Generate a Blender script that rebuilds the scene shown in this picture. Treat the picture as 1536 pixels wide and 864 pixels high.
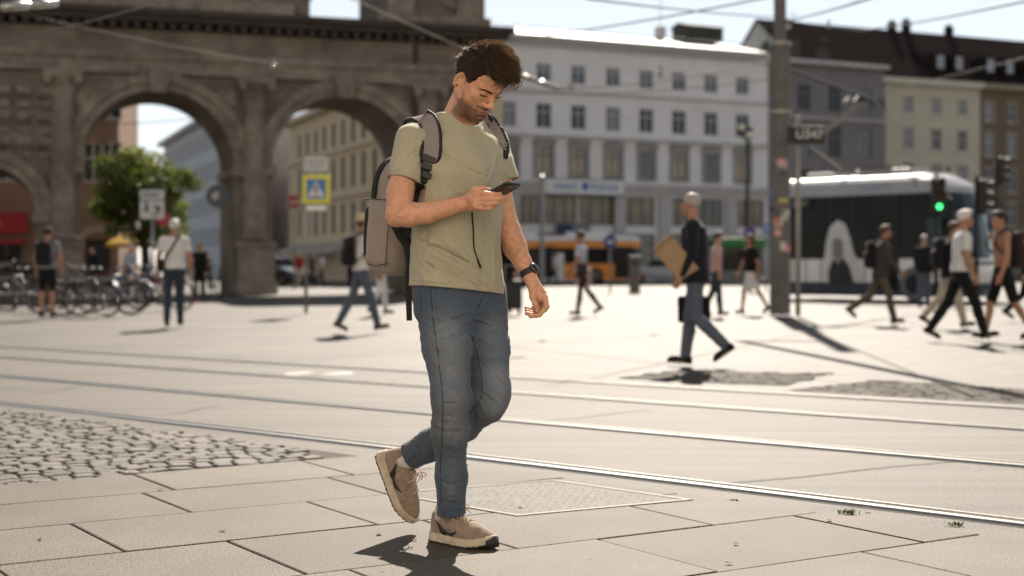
import bpy, math, random
import numpy as np
from mathutils import Vector, Matrix

for _o in list(bpy.data.objects):
    bpy.data.objects.remove(_o)
SC = bpy.context.scene
COL = SC.collection
R = math.radians
random.seed(7)
RNG = np.random.default_rng(7)

# ------------------------------------------------------------------ camera
cam_d = bpy.data.cameras.new('camera')
cam_d.lens = 50.0
cam_d.sensor_width = 36.0
cam_d.shift_y = -32.0 / 1536.0
cam_d.clip_start = 0.1
cam_d.clip_end = 3000
cam_d.dof.use_dof = True
cam_d.dof.focus_distance = 5.03
cam_d.dof.aperture_fstop = 2.1
cam = bpy.data.objects.new('camera', cam_d)
cam.location = (0, 0, 1.0)
cam.rotation_euler = (R(90), 0, 0)
COL.objects.link(cam)
SC.camera = cam

# ------------------------------------------------------------------ sky, sun, exposure
SUN_AZ, SUN_EL = R(7.0), R(40.0)          # azimuth from straight ahead (+Y) towards +X
w = bpy.data.worlds.new('World')
SC.world = w
w.use_nodes = True
nt = w.node_tree
bg = nt.nodes['Background']
sky = nt.nodes.new('ShaderNodeTexSky')
sky.sky_type = 'NISHITA'
sky.sun_disc = False
sky.sun_elevation = SUN_EL
sky.sun_rotation = SUN_AZ
sky.air_density = 1.0
sky.dust_density = 0.0
sky.ozone_density = 0.6
hs = nt.nodes.new('ShaderNodeHueSaturation')
hs.inputs['Saturation'].default_value = 0.38
nt.links.new(sky.outputs['Color'], hs.inputs['Color'])
nt.links.new(hs.outputs['Color'], bg.inputs['Color'])
bg.inputs['Strength'].default_value = 0.058
sun_d = bpy.data.lights.new('sun', 'SUN')
sun_d.energy = 4.8
sun_d.angle = R(0.5)
sun_d.color = (1.0, 0.89, 0.765)
sun = bpy.data.objects.new('sun', sun_d)
_sv = Vector((math.sin(SUN_AZ) * math.cos(SUN_EL), math.cos(SUN_AZ) * math.cos(SUN_EL), math.sin(SUN_EL)))
sun.rotation_euler = _sv.to_track_quat('Z', 'Y').to_euler()
sun.location = (20, 60, 60)
COL.objects.link(sun)
SC.view_settings.view_transform = 'Standard'
SC.view_settings.look = 'None'
SC.view_settings.gamma = 1.0
SC.view_settings.exposure = 0.98
SC.render.engine = 'CYCLES'
SC.cycles.use_denoising = True
SC.cycles.max_bounces = 8
SC.cycles.sample_clamp_indirect = 8.0

# ------------------------------------------------------------------ helpers
FPX = 2133.33


def W(px, py, d):
    """photo pixel and distance -> point of the place"""
    return np.array(((px - 768.0) / FPX * d, d, 1.0 + (400.0 - py) / FPX * d))


def G(px, py):
    """photo pixel on the ground -> (x, y)"""
    d = FPX / (py - 400.0)
    return np.array(((px - 768.0) / FPX * d, d))


def tag(o, label=None, cat=None, group=None, kind=None):
    if label: o['label'] = label
    if cat: o['category'] = cat
    if group: o['group'] = group
    if kind: o['kind'] = kind
    return o


def thing(name, label, cat, loc=(0, 0, 0), rz=0.0, group=None):
    o = bpy.data.objects.new(name, None)
    COL.objects.link(o)
    o.empty_display_size = 0.2
    o.location = loc
    o.rotation_euler = (0, 0, rz)
    return tag(o, label, cat, group)


def link_mesh(name, verts, faces, mats, parent=None, smooth=False, fmat=None, bevel=0.0, sub=0, attrs=None, angle=None):
    me = bpy.data.meshes.new(name)
    if isinstance(verts, np.ndarray):
        verts = verts.tolist()
    if isinstance(faces, np.ndarray):
        faces = faces.tolist()
    me.from_pydata(verts, [], faces)
    if not isinstance(mats, (list, tuple)):
        mats = [mats]
    for m in mats:
        me.materials.append(m)
    if fmat is not None and len(mats) > 1:
        me.polygons.foreach_set('material_index', np.asarray(fmat, dtype=np.int32))
    if smooth:
        me.polygons.foreach_set('use_smooth', np.ones(len(me.polygons), dtype=bool))
    if attrs:
        for k, v in attrs.items():
            a = me.attributes.new(k, 'FLOAT', 'POINT')
            a.data.foreach_set('value', np.asarray(v, dtype=np.float32))
    me.update()
    o = bpy.data.objects.new(name, me)
    COL.objects.link(o)
    if parent is not None:
        o.parent = parent
    if bevel > 0:
        b = o.modifiers.new('bevel', 'BEVEL')
        b.width = bevel
        b.segments = 2
        b.limit_method = 'ANGLE'
        b.angle_limit = R(40)
    if sub:
        s = o.modifiers.new('sub', 'SUBSURF')
        s.levels = sub
        s.render_levels = sub
    return o


def copy_tree(o, parent=None):
    c = o.copy()
    COL.objects.link(c)
    if parent is not None:
        c.parent = parent
    for ch in list(o.children):
        copy_tree(ch, c)
    return c


def rot_z(a):
    c, s = math.cos(a), math.sin(a)
    return np.array(((c, -s, 0), (s, c, 0), (0, 0, 1.0)))


def frame_from(axis):
    z = np.asarray(axis, float)
    z = z / (np.linalg.norm(z) + 1e-12)
    up = np.array((0, 0, 1.0)) if abs(z[2]) < 0.95 else np.array((0, 1.0, 0))
    x = np.cross(up, z)
    x /= np.linalg.norm(x)
    y = np.cross(z, x)
    return x, y, z


class MB:
    """collects boxes, tubes and sheets for ONE mesh object"""

    def __init__(self):
        self.v, self.f, self.m = [], [], []

    def add(self, vs, fs, mi=0):
        n = len(self.v)
        self.v += [tuple(map(float, p)) for p in vs]
        self.f += [tuple(i + n for i in f) for f in fs]
        self.m += [mi] * len(fs)
        return self

    def box(self, c, s, rot=None, mi=0):
        hx, hy, hz = s[0] / 2, s[1] / 2, s[2] / 2
        P = np.array([(x, y, z) for x in (-hx, hx) for y in (-hy, hy) for z in (-hz, hz)])
        if rot is not None:
            P = P @ np.asarray(rot).T
        P = P + np.asarray(c, float)
        F = [(0, 1, 3, 2), (4, 6, 7, 5), (0, 4, 5, 1), (2, 3, 7, 6), (0, 2, 6, 4), (1, 5, 7, 3)]
        return self.add(P, F, mi)

    def bar(self, a, b, wd, ht, mi=0):
        a, b = np.asarray(a, float), np.asarray(b, float)
        x, y, z = frame_from(b - a)
        L = np.linalg.norm(b - a)
        return self.box((a + b) / 2, (wd, ht, L), np.stack((x, y, z), 1), mi)

    def tube(self, pts, r, n=8, mi=0, cap=True, flat=None, closed=False):
        pts = np.asarray(pts, float)
        k = len(pts)
        rs = np.full(k, r) if np.isscalar(r) else np.asarray(r, float)
        if closed:
            tang = np.roll(pts, -1, 0) - np.roll(pts, 1, 0)
        else:
            tang = np.gradient(pts, axis=0) if k > 2 else np.repeat((pts[-1] - pts[0])[None], k, 0)
        vs, x0 = [], None
        for i in range(k):
            t = tang[i] / (np.linalg.norm(tang[i]) + 1e-12)
            if x0 is None:
                x, y, _ = frame_from(t)
            else:
                x = x0 - t * np.dot(x0, t)
                x /= np.linalg.norm(x) + 1e-12
                y = np.cross(t, x)
            x0 = x
            for j in range(n):
                a = 2 * math.pi * j / n
                vs.append(pts[i] + x * (math.cos(a) * rs[i]) + y * (math.sin(a) * rs[i] * (flat or 1.0)))
        fs = []
        kk = k if closed else k - 1
        for i in range(kk):
            i2 = (i + 1) % k
            for j in range(n):
                fs.append((i * n + j, i * n + (j + 1) % n, i2 * n + (j + 1) % n, i2 * n + j))
        if cap and not closed:
            fs.append(tuple(range(n))[::-1])
            fs.append(tuple((k - 1) * n + j for j in range(n)))
        return self.add(vs, fs, mi)

    def cyl(self, a, b, r0, r1=None, n=12, mi=0):
        return self.tube([a, b], [r0, r0 if r1 is None else r1], n, mi)

    def lathe(self, c, prof, n=20, mi=0, axis=None):
        """prof: list of (radius, height)"""
        x, y, z = (np.eye(3) if axis is None else frame_from(axis))
        c = np.asarray(c, float)
        vs = []
        for r, h in prof:
            for j in range(n):
                a = 2 * math.pi * j / n
                vs.append(c + x * (r * math.cos(a)) + y * (r * math.sin(a)) + z * h)
        fs = []
        for i in range(len(prof) - 1):
            for j in range(n):
                fs.append((i * n + j, i * n + (j + 1) % n, (i + 1) * n + (j + 1) % n, (i + 1) * n + j))
        fs.append(tuple(range(n))[::-1])
        fs.append(tuple((len(prof) - 1) * n + j for j in range(n)))
        return self.add(vs, fs, mi)

    def prism(self, poly, off, mi=0):
        """poly: 3-D outline (CCW), extruded by vector off"""
        P = np.asarray(poly, float)
        n = len(P)
        vs = np.concatenate((P, P + np.asarray(off, float)))
        fs = [tuple(range(n))[::-1], tuple(range(n, 2 * n))]
        for i in range(n):
            j = (i + 1) % n
            fs.append((i, j, j + n, i + n))
        return self.add(vs, fs, mi)

    def quad(self, a, b, c, d, mi=0):
        return self.add([a, b, c, d], [(0, 1, 2, 3)], mi)

    def strip(self, A, B, mi=0):
        n = len(A)
        return self.add(list(A) + list(B), [(i, i + 1, n + i + 1, n + i) for i in range(n - 1)], mi)

    def ribbon(self, pts, side, width, thick, mi=0):
        """flat strap along pts; side = width direction per point"""
        pts = np.asarray(pts, float)
        side = np.asarray(side, float)
        if side.ndim == 1:
            side = np.repeat(side[None], len(pts), 0)
        wd = np.full(len(pts), width) if np.isscalar(width) else np.asarray(width)
        tan = np.gradient(pts, axis=0)
        side = side / np.linalg.norm(side, axis=1)[:, None]
        nor = np.cross(tan, side)
        nor /= np.linalg.norm(nor, axis=1)[:, None] + 1e-12
        vs, fs = [], []
        for p, s, n_, w_ in zip(pts, side, nor, wd):
            vs += [p - s * w_ / 2 - n_ * thick / 2, p + s * w_ / 2 - n_ * thick / 2,
                   p + s * w_ / 2 + n_ * thick / 2, p - s * w_ / 2 + n_ * thick / 2]
        for i in range(len(pts) - 1):
            for j in range(4):
                fs.append((4 * i + j, 4 * i + (j + 1) % 4, 4 * i + 4 + (j + 1) % 4, 4 * i + 4 + j))
        fs.append((3, 2, 1, 0))
        e = 4 * (len(pts) - 1)
        fs.append((e, e + 1, e + 2, e + 3))
        return self.add(vs, fs, mi)

    def build(self, name, mats, parent=None, smooth=False, bevel=0.0, sub=0, shift=None):
        v = np.asarray(self.v, float)
        if shift is not None:
            v = v - np.asarray(shift, float)
        return link_mesh(name, v, self.f, mats, parent, smooth, self.m, bevel, sub)


def spline(pts, n):
    """Catmull-Rom through pts (rows may carry extra columns), n samples"""
    P = np.asarray(pts, float)
    P = np.concatenate((2 * P[:1] - P[1:2], P, 2 * P[-1:] - P[-2:-1]))
    k = len(P) - 3
    out = []
    for u in np.linspace(0, k - 1e-9, n):
        i = int(u)
        t = u - i
        p0, p1, p2, p3 = P[i:i + 4]
        out.append(0.5 * (2 * p1 + (p2 - p0) * t + (2 * p0 - 5 * p1 + 4 * p2 - p3) * t * t + (3 * p1 - p0 - 3 * p2 + p3) * t ** 3))
    return np.array(out)


# ------------------------------------------------------------------ materials
_MC = {}


def M(name, rgb, rough=0.7, var=0.15, scale=8.0, bump=0.0, bscale=60.0, metal=0.0, spec=0.4, emit=0.0, sss=0.0,
      alpha=None, sheen=0.0, coat=0.0, trans=0.0, detail=4.0, stretch=None, var2=0.0, scale2=1.0, rvar=0.0):
    if name in _MC:
        return _MC[name]
    m = bpy.data.materials.new(name)
    m.use_nodes = True
    N, L = m.node_tree.nodes, m.node_tree.links
    b = N['Principled BSDF']
    b.inputs['Roughness'].default_value = rough
    b.inputs['Metallic'].default_value = metal
    b.inputs['Specular IOR Level'].default_value = spec
    b.inputs['Base Color'].default_value = (*rgb, 1)
    if coat: b.inputs['Coat Weight'].default_value = coat
    if trans: b.inputs['Transmission Weight'].default_value = trans
    if sheen:
        b.inputs['Sheen Weight'].default_value = sheen
        b.inputs['Sheen Roughness'].default_value = 0.5
    if sss:
        b.inputs['Subsurface Weight'].default_value = sss
        b.inputs['Subsurface Radius'].default_value = (1.0, 0.35, 0.2)
        b.inputs['Subsurface Scale'].default_value = 0.012
    if emit:
        b.inputs['Emission Color'].default_value = (*rgb, 1)
        b.inputs['Emission Strength'].default_value = emit
    tc = N.new('ShaderNodeTexCoord')
    vec = tc.outputs['Object']
    if stretch:
        mp = N.new('ShaderNodeMapping')
        mp.inputs['Scale'].default_value = stretch
        L.new(vec, mp.inputs['Vector'])
        vec = mp.outputs['Vector']
    if var > 0:
        n = N.new('ShaderNodeTexNoise')
        n.inputs['Scale'].default_value = scale
        n.inputs['Detail'].default_value = detail
        L.new(vec, n.inputs['Vector'])
        rp = N.new('ShaderNodeValToRGB')
        rp.color_ramp.elements[0].position = 0.3
        rp.color_ramp.elements[1].position = 0.7
        lo = [max(0, c * (1 - var)) for c in rgb]
        hi = [min(1, c * (1 + var)) for c in rgb]
        rp.color_ramp.elements[0].color = (*lo, 1)
        rp.color_ramp.elements[1].color = (*hi, 1)
        L.new(n.outputs['Fac'], rp.inputs['Fac'])
        out = rp.outputs['Color']
        if var2 > 0:
            n2 = N.new('ShaderNodeTexNoise')
            n2.inputs['Scale'].default_value = scale2
            n2.inputs['Detail'].default_value = 6
            L.new(tc.outputs['Object'], n2.inputs['Vector'])
            mr = N.new('ShaderNodeMapRange')
            mr.inputs['From Min'].default_value = 0.3
            mr.inputs['From Max'].default_value = 0.7
            mr.inputs['To Min'].default_value = 1 - var2
            mr.inputs['To Max'].default_value = 1 + var2
            L.new(n2.outputs['Fac'], mr.inputs['Value'])
            mx = N.new('ShaderNodeVectorMath')
            mx.operation = 'SCALE'
            L.new(out, mx.inputs[0])
            L.new(mr.outputs['Result'], mx.inputs['Scale'])
            out = mx.outputs['Vector']
        L.new(out, b.inputs['Base Color'])
        if rvar:
            mr2 = N.new('ShaderNodeMapRange')
            mr2.inputs['To Min'].default_value = rough - rvar
            mr2.inputs['To Max'].default_value = rough + rvar
            L.new(n.outputs['Fac'], mr2.inputs['Value'])
            L.new(mr2.outputs['Result'], b.inputs['Roughness'])
    if bump > 0:
        nb = N.new('ShaderNodeTexNoise')
        nb.inputs['Scale'].default_value = bscale
        nb.inputs['Detail'].default_value = 5
        L.new(vec, nb.inputs['Vector'])
        bp = N.new('ShaderNodeBump')
        bp.inputs['Strength'].default_value = 1.0
        bp.inputs['Distance'].default_value = bump
        L.new(nb.outputs['Fac'], bp.inputs['Height'])
        L.new(bp.outputs['Normal'], b.inputs['Normal'])
    _MC[name] = m
    return m


def mix_attr(m, attr, rgb, noise=0.0, nscale=900.0):
    """blend the base colour of m towards rgb where the vertex mask attr says so"""
    N, L = m.node_tree.nodes, m.node_tree.links
    b = N['Principled BSDF']
    at = N.new('ShaderNodeAttribute')
    at.attribute_name = attr
    fac = at.outputs['Fac']
    if noise:
        tc = N.new('ShaderNodeTexCoord')
        n = N.new('ShaderNodeTexNoise')
        n.inputs['Scale'].default_value = nscale
        n.inputs['Detail'].default_value = 3
        L.new(tc.outputs['Object'], n.inputs['Vector'])
        mr = N.new('ShaderNodeMapRange')
        mr.inputs['From Min'].default_value = 0.3
        mr.inputs['From Max'].default_value = 0.7
        mr.inputs['To Min'].default_value = 1 - noise
        mr.inputs['To Max'].default_value = 1.0
        L.new(n.outputs['Fac'], mr.inputs['Value'])
        mu = N.new('ShaderNodeMath')
        mu.operation = 'MULTIPLY'
        L.new(fac, mu.inputs[0])
        L.new(mr.outputs['Result'], mu.inputs[1])
        fac = mu.outputs['Value']
    mx = N.new('ShaderNodeMix')
    mx.data_type = 'RGBA'
    L.new(fac, mx.inputs['Factor'])
    src = b.inputs['Base Color']
    if src.is_linked:
        L.new(src.links[0].from_socket, mx.inputs['A'])
    else:
        mx.inputs['A'].default_value = src.default_value
    mx.inputs['B'].default_value = (*rgb, 1)
    L.new(mx.outputs['Result'], src)
    return m


# ------------------------------------------------------------------ distance-field modelling
class Field:
    """signed-distance grid; shapes are blended in, then turned into a quad mesh"""

    def __init__(self, lo, hi, h):
        self.lo = np.asarray(lo, np.float32)
        self.h = h
        self.n = np.ceil((np.asarray(hi) - self.lo) / h).astype(int) + 1
        self.F = np.full(self.n, 0.3, np.float32)
        self.ax = [self.lo[i] + h * np.arange(self.n[i], dtype=np.float32) for i in range(3)]

    def _sub(self, lo, hi, mg):
        i0 = np.clip(np.floor((np.asarray(lo) - mg - self.lo) / self.h).astype(int), 0, self.n)
        i1 = np.clip(np.ceil((np.asarray(hi) + mg - self.lo) / self.h).astype(int) + 1, 0, self.n)
        if np.any(i1 <= i0):
            return None, None
        sl = tuple(slice(a, b) for a, b in zip(i0, i1))
        P = np.stack(np.meshgrid(*[self.ax[i][sl[i]] for i in range(3)], indexing='ij'), -1)
        return sl, P

    def put(self, prim, k=0.01, op='add'):
        fn, lo, hi = prim
        sl, P = self._sub(lo, hi, k + 3 * self.h + 0.01)
        if sl is None:
            return self
        d = fn(P).astype(np.float32)
        A = self.F[sl]
        if op == 'add':
            h = np.maximum(k - np.abs(A - d), 0) / max(k, 1e-6)
            self.F[sl] = np.minimum(A, d) - h * h * k * 0.25
        elif op == 'sub':
            h = np.maximum(k - np.abs(A + d), 0) / max(k, 1e-6)
            self.F[sl] = np.maximum(A, -d) + h * h * k * 0.25
        return self

    def cut(self, point, normal, k=0.0):
        """remove everything on the +normal side of a plane"""
        n = np.asarray(normal, float)
        n = n / np.linalg.norm(n)
        X, Y, Z = np.meshgrid(*self.ax, indexing='ij', sparse=True)
        d = (X - point[0]) * n[0] + (Y - point[1]) * n[1] + (Z - point[2]) * n[2]
        self.F = np.maximum(self.F, d.astype(np.float32))
        return self

    def disp(self, fn):
        """displace the skin by fn(P) (only near the surface)"""
        m = np.abs(self.F) < 0.05
        idx = np.argwhere(m)
        P = self.lo + idx * self.h
        self.F[m] -= fn(P).astype(np.float32)
        return self

    def mesh(self):
        F = self.F
        F[0], F[-1] = np.maximum(F[0], 1e-3), np.maximum(F[-1], 1e-3)
        F[:, 0], F[:, -1] = np.maximum(F[:, 0], 1e-3), np.maximum(F[:, -1], 1e-3)
        F[:, :, 0], F[:, :, -1] = np.maximum(F[:, :, 0], 1e-3), np.maximum(F[:, :, -1], 1e-3)
        s = F < 0
        c = np.zeros(tuple(self.n - 1), np.int8)
        for dx in (0, 1):
            for dy in (0, 1):
                for dz in (0, 1):
                    c += s[dx:self.n[0] - 1 + dx, dy:self.n[1] - 1 + dy, dz:self.n[2] - 1 + dz]
        act = (c > 0) & (c < 8)
        cells = np.argwhere(act)
        idx = np.full(act.shape, -1, np.int64)
        idx[act] = np.arange(len(cells))
        acc = np.zeros((len(cells), 3))
        cnt = np.zeros(len(cells))
        cor = [(dx, dy, dz) for dx in (0, 1) for dy in (0, 1) for dz in (0, 1)]
        val = {q: F[cells[:, 0] + q[0], cells[:, 1] + q[1], cells[:, 2] + q[2]].astype(np.float64) for q in cor}
        for q in cor:
            for a in range(3):
                if q[a] == 0:
                    q2 = list(q)
                    q2[a] = 1
                    q2 = tuple(q2)
                    f0, f1 = val[q], val[q2]
                    cr = (f0 < 0) != (f1 < 0)
                    den = f0 - f1
                    t = np.where(cr, f0 / np.where(np.abs(den) < 1e-12, 1e-12, den), 0)
                    p = np.repeat(np.array(q, float)[None], len(cells), 0)
                    p[:, a] = t
                    acc[cr] += p[cr]
                    cnt += cr
        V = self.lo + (cells + acc / np.maximum(cnt, 1)[:, None]) * self.h
        faces = []
        for a in range(3):
            b, d = (a + 1) % 3, (a + 2) % 3
            sa = [slice(None)] * 3
            sb = [slice(None)] * 3
            sa[a] = slice(0, -1)
            sb[a] = slice(1, None)
            s0, s1 = s[tuple(sa)], s[tuple(sb)]
            e = np.argwhere(s0 != s1)
            e = e[(e[:, b] > 0) & (e[:, d] > 0) & (e[:, b] < self.n[b] - 1) & (e[:, d] < self.n[d] - 1)]
            fl = s0[e[:, 0], e[:, 1], e[:, 2]]

            def at(ob, od):
                q = e.copy()
                q[:, b] += ob
                q[:, d] += od
                return idx[q[:, 0], q[:, 1], q[:, 2]]
            Q = np.stack((at(-1, -1), at(0, -1), at(0, 0), at(-1, 0)), 1)
            Q[~fl] = Q[~fl][:, ::-1]
            faces.append(Q)
        return V, np.concatenate(faces)


def cone(a, b, ra, rb, flat=None, fs=1.0):
    """tapered capsule; flat = direction squashed by factor fs"""
    a, b = np.asarray(a, np.float32), np.asarray(b, np.float32)
    ab = b - a
    L2 = float(ab @ ab) + 1e-12
    rm = max(ra, rb)
    if flat is not None:
        fl = np.asarray(flat, np.float32)
        fl = fl / np.linalg.norm(fl)

    def fn(P):
        q = P - a
        t = np.clip((q @ ab) / L2, 0, 1)
        v = q - t[..., None] * ab
        if flat is not None:
            c = v @ fl
            v = v + (c * (1 / fs - 1))[..., None] * fl
            return (np.sqrt((v * v).sum(-1)) - (ra + (rb - ra) * t)) * min(1, (fs + 1) / 2)
        return np.sqrt((v * v).sum(-1)) - (ra + (rb - ra) * t)
    return fn, np.minimum(a, b) - rm, np.maximum(a, b) + rm


def ell(c, r, axes=None):
    """ellipsoid; axes = rows of local axes"""
    c = np.asarray(c, np.float32)
    r = np.asarray(r, np.float32)
    A = np.eye(3, dtype=np.float32) if axes is None else np.asarray(axes, np.float32)
    m = float(max(r))

    def fn(P):
        q = (P - c) @ A.T
        k0 = np.sqrt(((q / r) ** 2).sum(-1))
        k1 = np.sqrt(((q / (r * r)) ** 2).sum(-1))
        return k0 * (k0 - 1) / np.maximum(k1, 1e-6)
    return fn, c - m, c + m


def rbox(c, hs, rad, axes=None):
    c = np.asarray(c, np.float32)
    hs = np.asarray(hs, np.float32)
    A = np.eye(3, dtype=np.float32) if axes is None else np.asarray(axes, np.float32)
    m = float(np.linalg.norm(hs))

    def fn(P):
        q = np.abs((P - c) @ A.T) - (hs - rad)
        return np.sqrt((np.maximum(q, 0) ** 2).sum(-1)) + np.minimum(q.max(-1), 0) - rad
    return fn, c - m, c + m


def loft(st, ax, ay, n=2.2):
    """upright tube of (super)ellipses; st rows: x, y, z, half-width along ax, half-depth along ay"""
    S = np.asarray(st, np.float32)
    S = S[np.argsort(S[:, 2])]
    ax = np.asarray(ax, np.float32)
    ay = np.asarray(ay, np.float32)
    z0, z1 = S[0, 2], S[-1, 2]
    m = float(S[:, 3:5].max())

    def fn(P):
        z = P[..., 2]
        zc = np.clip(z, z0, z1)
        cx, cy, a, b = (np.interp(zc, S[:, 2], S[:, i]).astype(np.float32) for i in (0, 1, 3, 4))
        dx, dy = P[..., 0] - cx, P[..., 1] - cy
        u = np.abs(dx * ax[0] + dy * ax[1]) / a
        v = np.abs(dx * ay[0] + dy * ay[1]) / b
        k = (u ** n + v ** n + 1e-9) ** (1 / n)
        d = (k - 1) * np.minimum(a, b)
        return np.maximum(d, np.maximum(z - z1, z0 - z))
    lo = np.array((S[:, 0].min() - m, S[:, 1].min() - m, z0))
    hi = np.array((S[:, 0].max() + m, S[:, 1].max() + m, z1))
    return fn, lo, hi


def chain(F, pts, k=0.006, op='add', flat=None, fs=1.0):
    """pts rows: x, y, z, r"""
    for a, b in zip(pts[:-1], pts[1:]):
        F.put(cone(a[:3], b[:3], a[3], b[3], flat, fs), k, op)
    return F


def wav(P, f, seed=0):
    """cheap smooth pseudo-noise in -1..1"""
    r = np.random.default_rng(seed)
    out = 0
    for i in range(4):
        d = r.normal(size=3)
        d /= np.linalg.norm(d)
        out = out + np.sin((P @ d) * f * (0.7 + 0.35 * i) + r.uniform(0, 6.28) + 1.3 * np.sin((P @ np.roll(d, 1)) * f * 0.6))
    return out / 4


def to_obj(F, name, mats, parent, base, attrs=None, smooth=True):
    V, Q = F.mesh() if isinstance(F, Field) else F
    at = {k: fn(V) for k, fn in attrs.items()} if attrs else None
    return link_mesh(name, V - np.asarray(base), Q, mats, parent, smooth, attrs=at)
# ================================================================== the ground
def tone_attr(m, attr='tone'):
    """multiply the base colour by a per-stone tone"""
    N, L = m.node_tree.nodes, m.node_tree.links
    b = N['Principled BSDF']
    at = N.new('ShaderNodeAttribute')
    at.attribute_name = attr
    vm = N.new('ShaderNodeVectorMath')
    vm.operation = 'SCALE'
    src = b.inputs['Base Color']
    L.new(src.links[0].from_socket, vm.inputs[0])
    L.new(at.outputs['Fac'], vm.inputs['Scale'])
    L.new(vm.outputs['Vector'], src)
    return m


def brick_joints(m, ang, bw, rh, mortar, dark, bump=0.0):
    """faint paving joints worked into a sheet material"""
    N, L = m.node_tree.nodes, m.node_tree.links
    b = N['Principled BSDF']
    tc = N.new('ShaderNodeTexCoord')
    mp = N.new('ShaderNodeMapping')
    mp.inputs['Rotation'].default_value = (0, 0, ang)
    L.new(tc.outputs['Object'], mp.inputs['Vector'])
    bt = N.new('ShaderNodeTexBrick')
    bt.inputs['Color1'].default_value = (1, 1, 1, 1)
    bt.inputs['Color2'].default_value = (.86, .86, .86, 1)
    bt.inputs['Mortar'].default_value = (dark, dark, dark, 1)
    bt.inputs['Scale'].default_value = 1.0
    bt.inputs['Mortar Size'].default_value = mortar
    bt.inputs['Brick Width'].default_value = bw
    bt.inputs['Row Height'].default_value = rh
    bt.inputs['Bias'].default_value = 0
    L.new(mp.outputs['Vector'], bt.inputs['Vector'])
    vm = N.new('ShaderNodeVectorMath')
    vm.operation = 'MULTIPLY'
    src = b.inputs['Base Color']
    L.new(src.links[0].from_socket, vm.inputs[0])
    L.new(bt.outputs['Color'], vm.inputs[1])
    L.new(vm.outputs['Vector'], src)
    return m


plaza_m = brick_joints(M('plaza_stone', (0.080, 0.070, 0.058), 0.66, 0.16, 1.7, 0.006, 22, spec=0.28, var2=0.28, scale2=0.45), R(38), 1.3, 0.85, 0.030, 0.42)
track_m = M('track_concrete', (0.068, 0.056, 0.043), 0.66, 0.28, 60, 0.006, 110, spec=0.32, var2=0.14, scale2=0.8, detail=8, rvar=.08)
bed_m = M('joint_dirt', (0.072, 0.060, 0.048), 0.95, 0.3, 30)
slab_m = tone_attr(M('granite_slab', (0.098, 0.082, 0.063), 0.70, 0.62, 95, 0.0035, 160, spec=0.30, var2=0.17, scale2=2.2, detail=8, rvar=.10))
cob_m = tone_attr(M('cobble_granite', (0.078, 0.067, 0.054), 0.70, 0.20, 60, 0.004, 90, spec=0.45, detail=8))

cob_far = tone_attr(M('plaza_cobble_granite', (0.064, 0.055, 0.045), 0.8, 0.20, 60, 0.004, 90, spec=0.2, detail=8))

# pits and old gum on the slabs
_N, _L = slab_m.node_tree.nodes, slab_m.node_tree.links
_tc = _N.new('ShaderNodeTexCoord')
_vo = _N.new('ShaderNodeTexVoronoi')
_vo.inputs['Scale'].default_value = 3.2
_L.new(_tc.outputs['Object'], _vo.inputs['Vector'])
_mr = _N.new('ShaderNodeMapRange')
_mr.inputs['From Min'].default_value = .028
_mr.inputs['From Max'].default_value = .050
_mr.inputs['To Min'].default_value = .45
_mr.inputs['To Max'].default_value = 1.0
_L.new(_vo.outputs['Distance'], _mr.inputs['Value'])
_vm = _N.new('ShaderNodeVectorMath')
_vm.operation = 'SCALE'
_b = _N['Principled BSDF']
_L.new(_b.inputs['Base Color'].links[0].from_socket, _vm.inputs[0])
_L.new(_mr.outputs['Result'], _vm.inputs['Scale'])
_L.new(_vm.outputs['Vector'], _b.inputs['Base Color'])

_N, _L = track_m.node_tree.nodes, track_m.node_tree.links
_tc = _N.new('ShaderNodeTexCoord')
_mp = _N.new('ShaderNodeMapping')
_mp.inputs['Rotation'].default_value = (0, 0, R(38))
_mp.inputs['Scale'].default_value = (.22, 3.2, 1)
_nz = _N.new('ShaderNodeTexNoise')
_nz.inputs['Scale'].default_value = 1.6
_nz.inputs['Detail'].default_value = 7
_L.new(_tc.outputs['Object'], _mp.inputs['Vector'])
_L.new(_mp.outputs['Vector'], _nz.inputs['Vector'])
_mr = _N.new('ShaderNodeMapRange')
_mr.inputs['From Min'].default_value = .3
_mr.inputs['From Max'].default_value = .7
_mr.inputs['To Min'].default_value = .60
_mr.inputs['To Max'].default_value = 1.25
_L.new(_nz.outputs['Fac'], _mr.inputs['Value'])
_vm = _N.new('ShaderNodeVectorMath')
_vm.operation = 'SCALE'
_b = _N['Principled BSDF']
_L.new(_b.inputs['Base Color'].links[0].from_socket, _vm.inputs[0])
_L.new(_mr.outputs['Result'], _vm.inputs['Scale'])
_L.new(_vm.outputs['Vector'], _b.inputs['Base Color'])

b = MB()
b.quad((-900, -60, -.030), (900, -60, -.030), (900, 1500, -.030), (-900, 1500, -.030))
tag(b.build('ground', plaza_m), kind='structure')


def clip_poly(poly, nx, ny, c):
    """keep the part where nx*x + ny*y <= c"""
    out = []
    for i in range(len(poly)):
        p, q = poly[i], poly[(i + 1) % len(poly)]
        dp, dq = nx * p[0] + ny * p[1] - c, nx * q[0] + ny * q[1] - c
        if dp <= 0:
            out.append(p)
        if (dp < 0 < dq) or (dq < 0 < dp):
            t = dp / (dp - dq)
            out.append((p[0] + (q[0] - p[0]) * t, p[1] + (q[1] - p[1]) * t))
    return out


def line_of(p, q):
    """half-plane below the line p->q (p left of q), as nx, ny, c"""
    d = np.array(q, float) - np.array(p, float)
    d /= np.linalg.norm(d)
    n = np.array((-d[1], d[0]))
    return n[0], n[1], float(n @ np.array(p, float))


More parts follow.
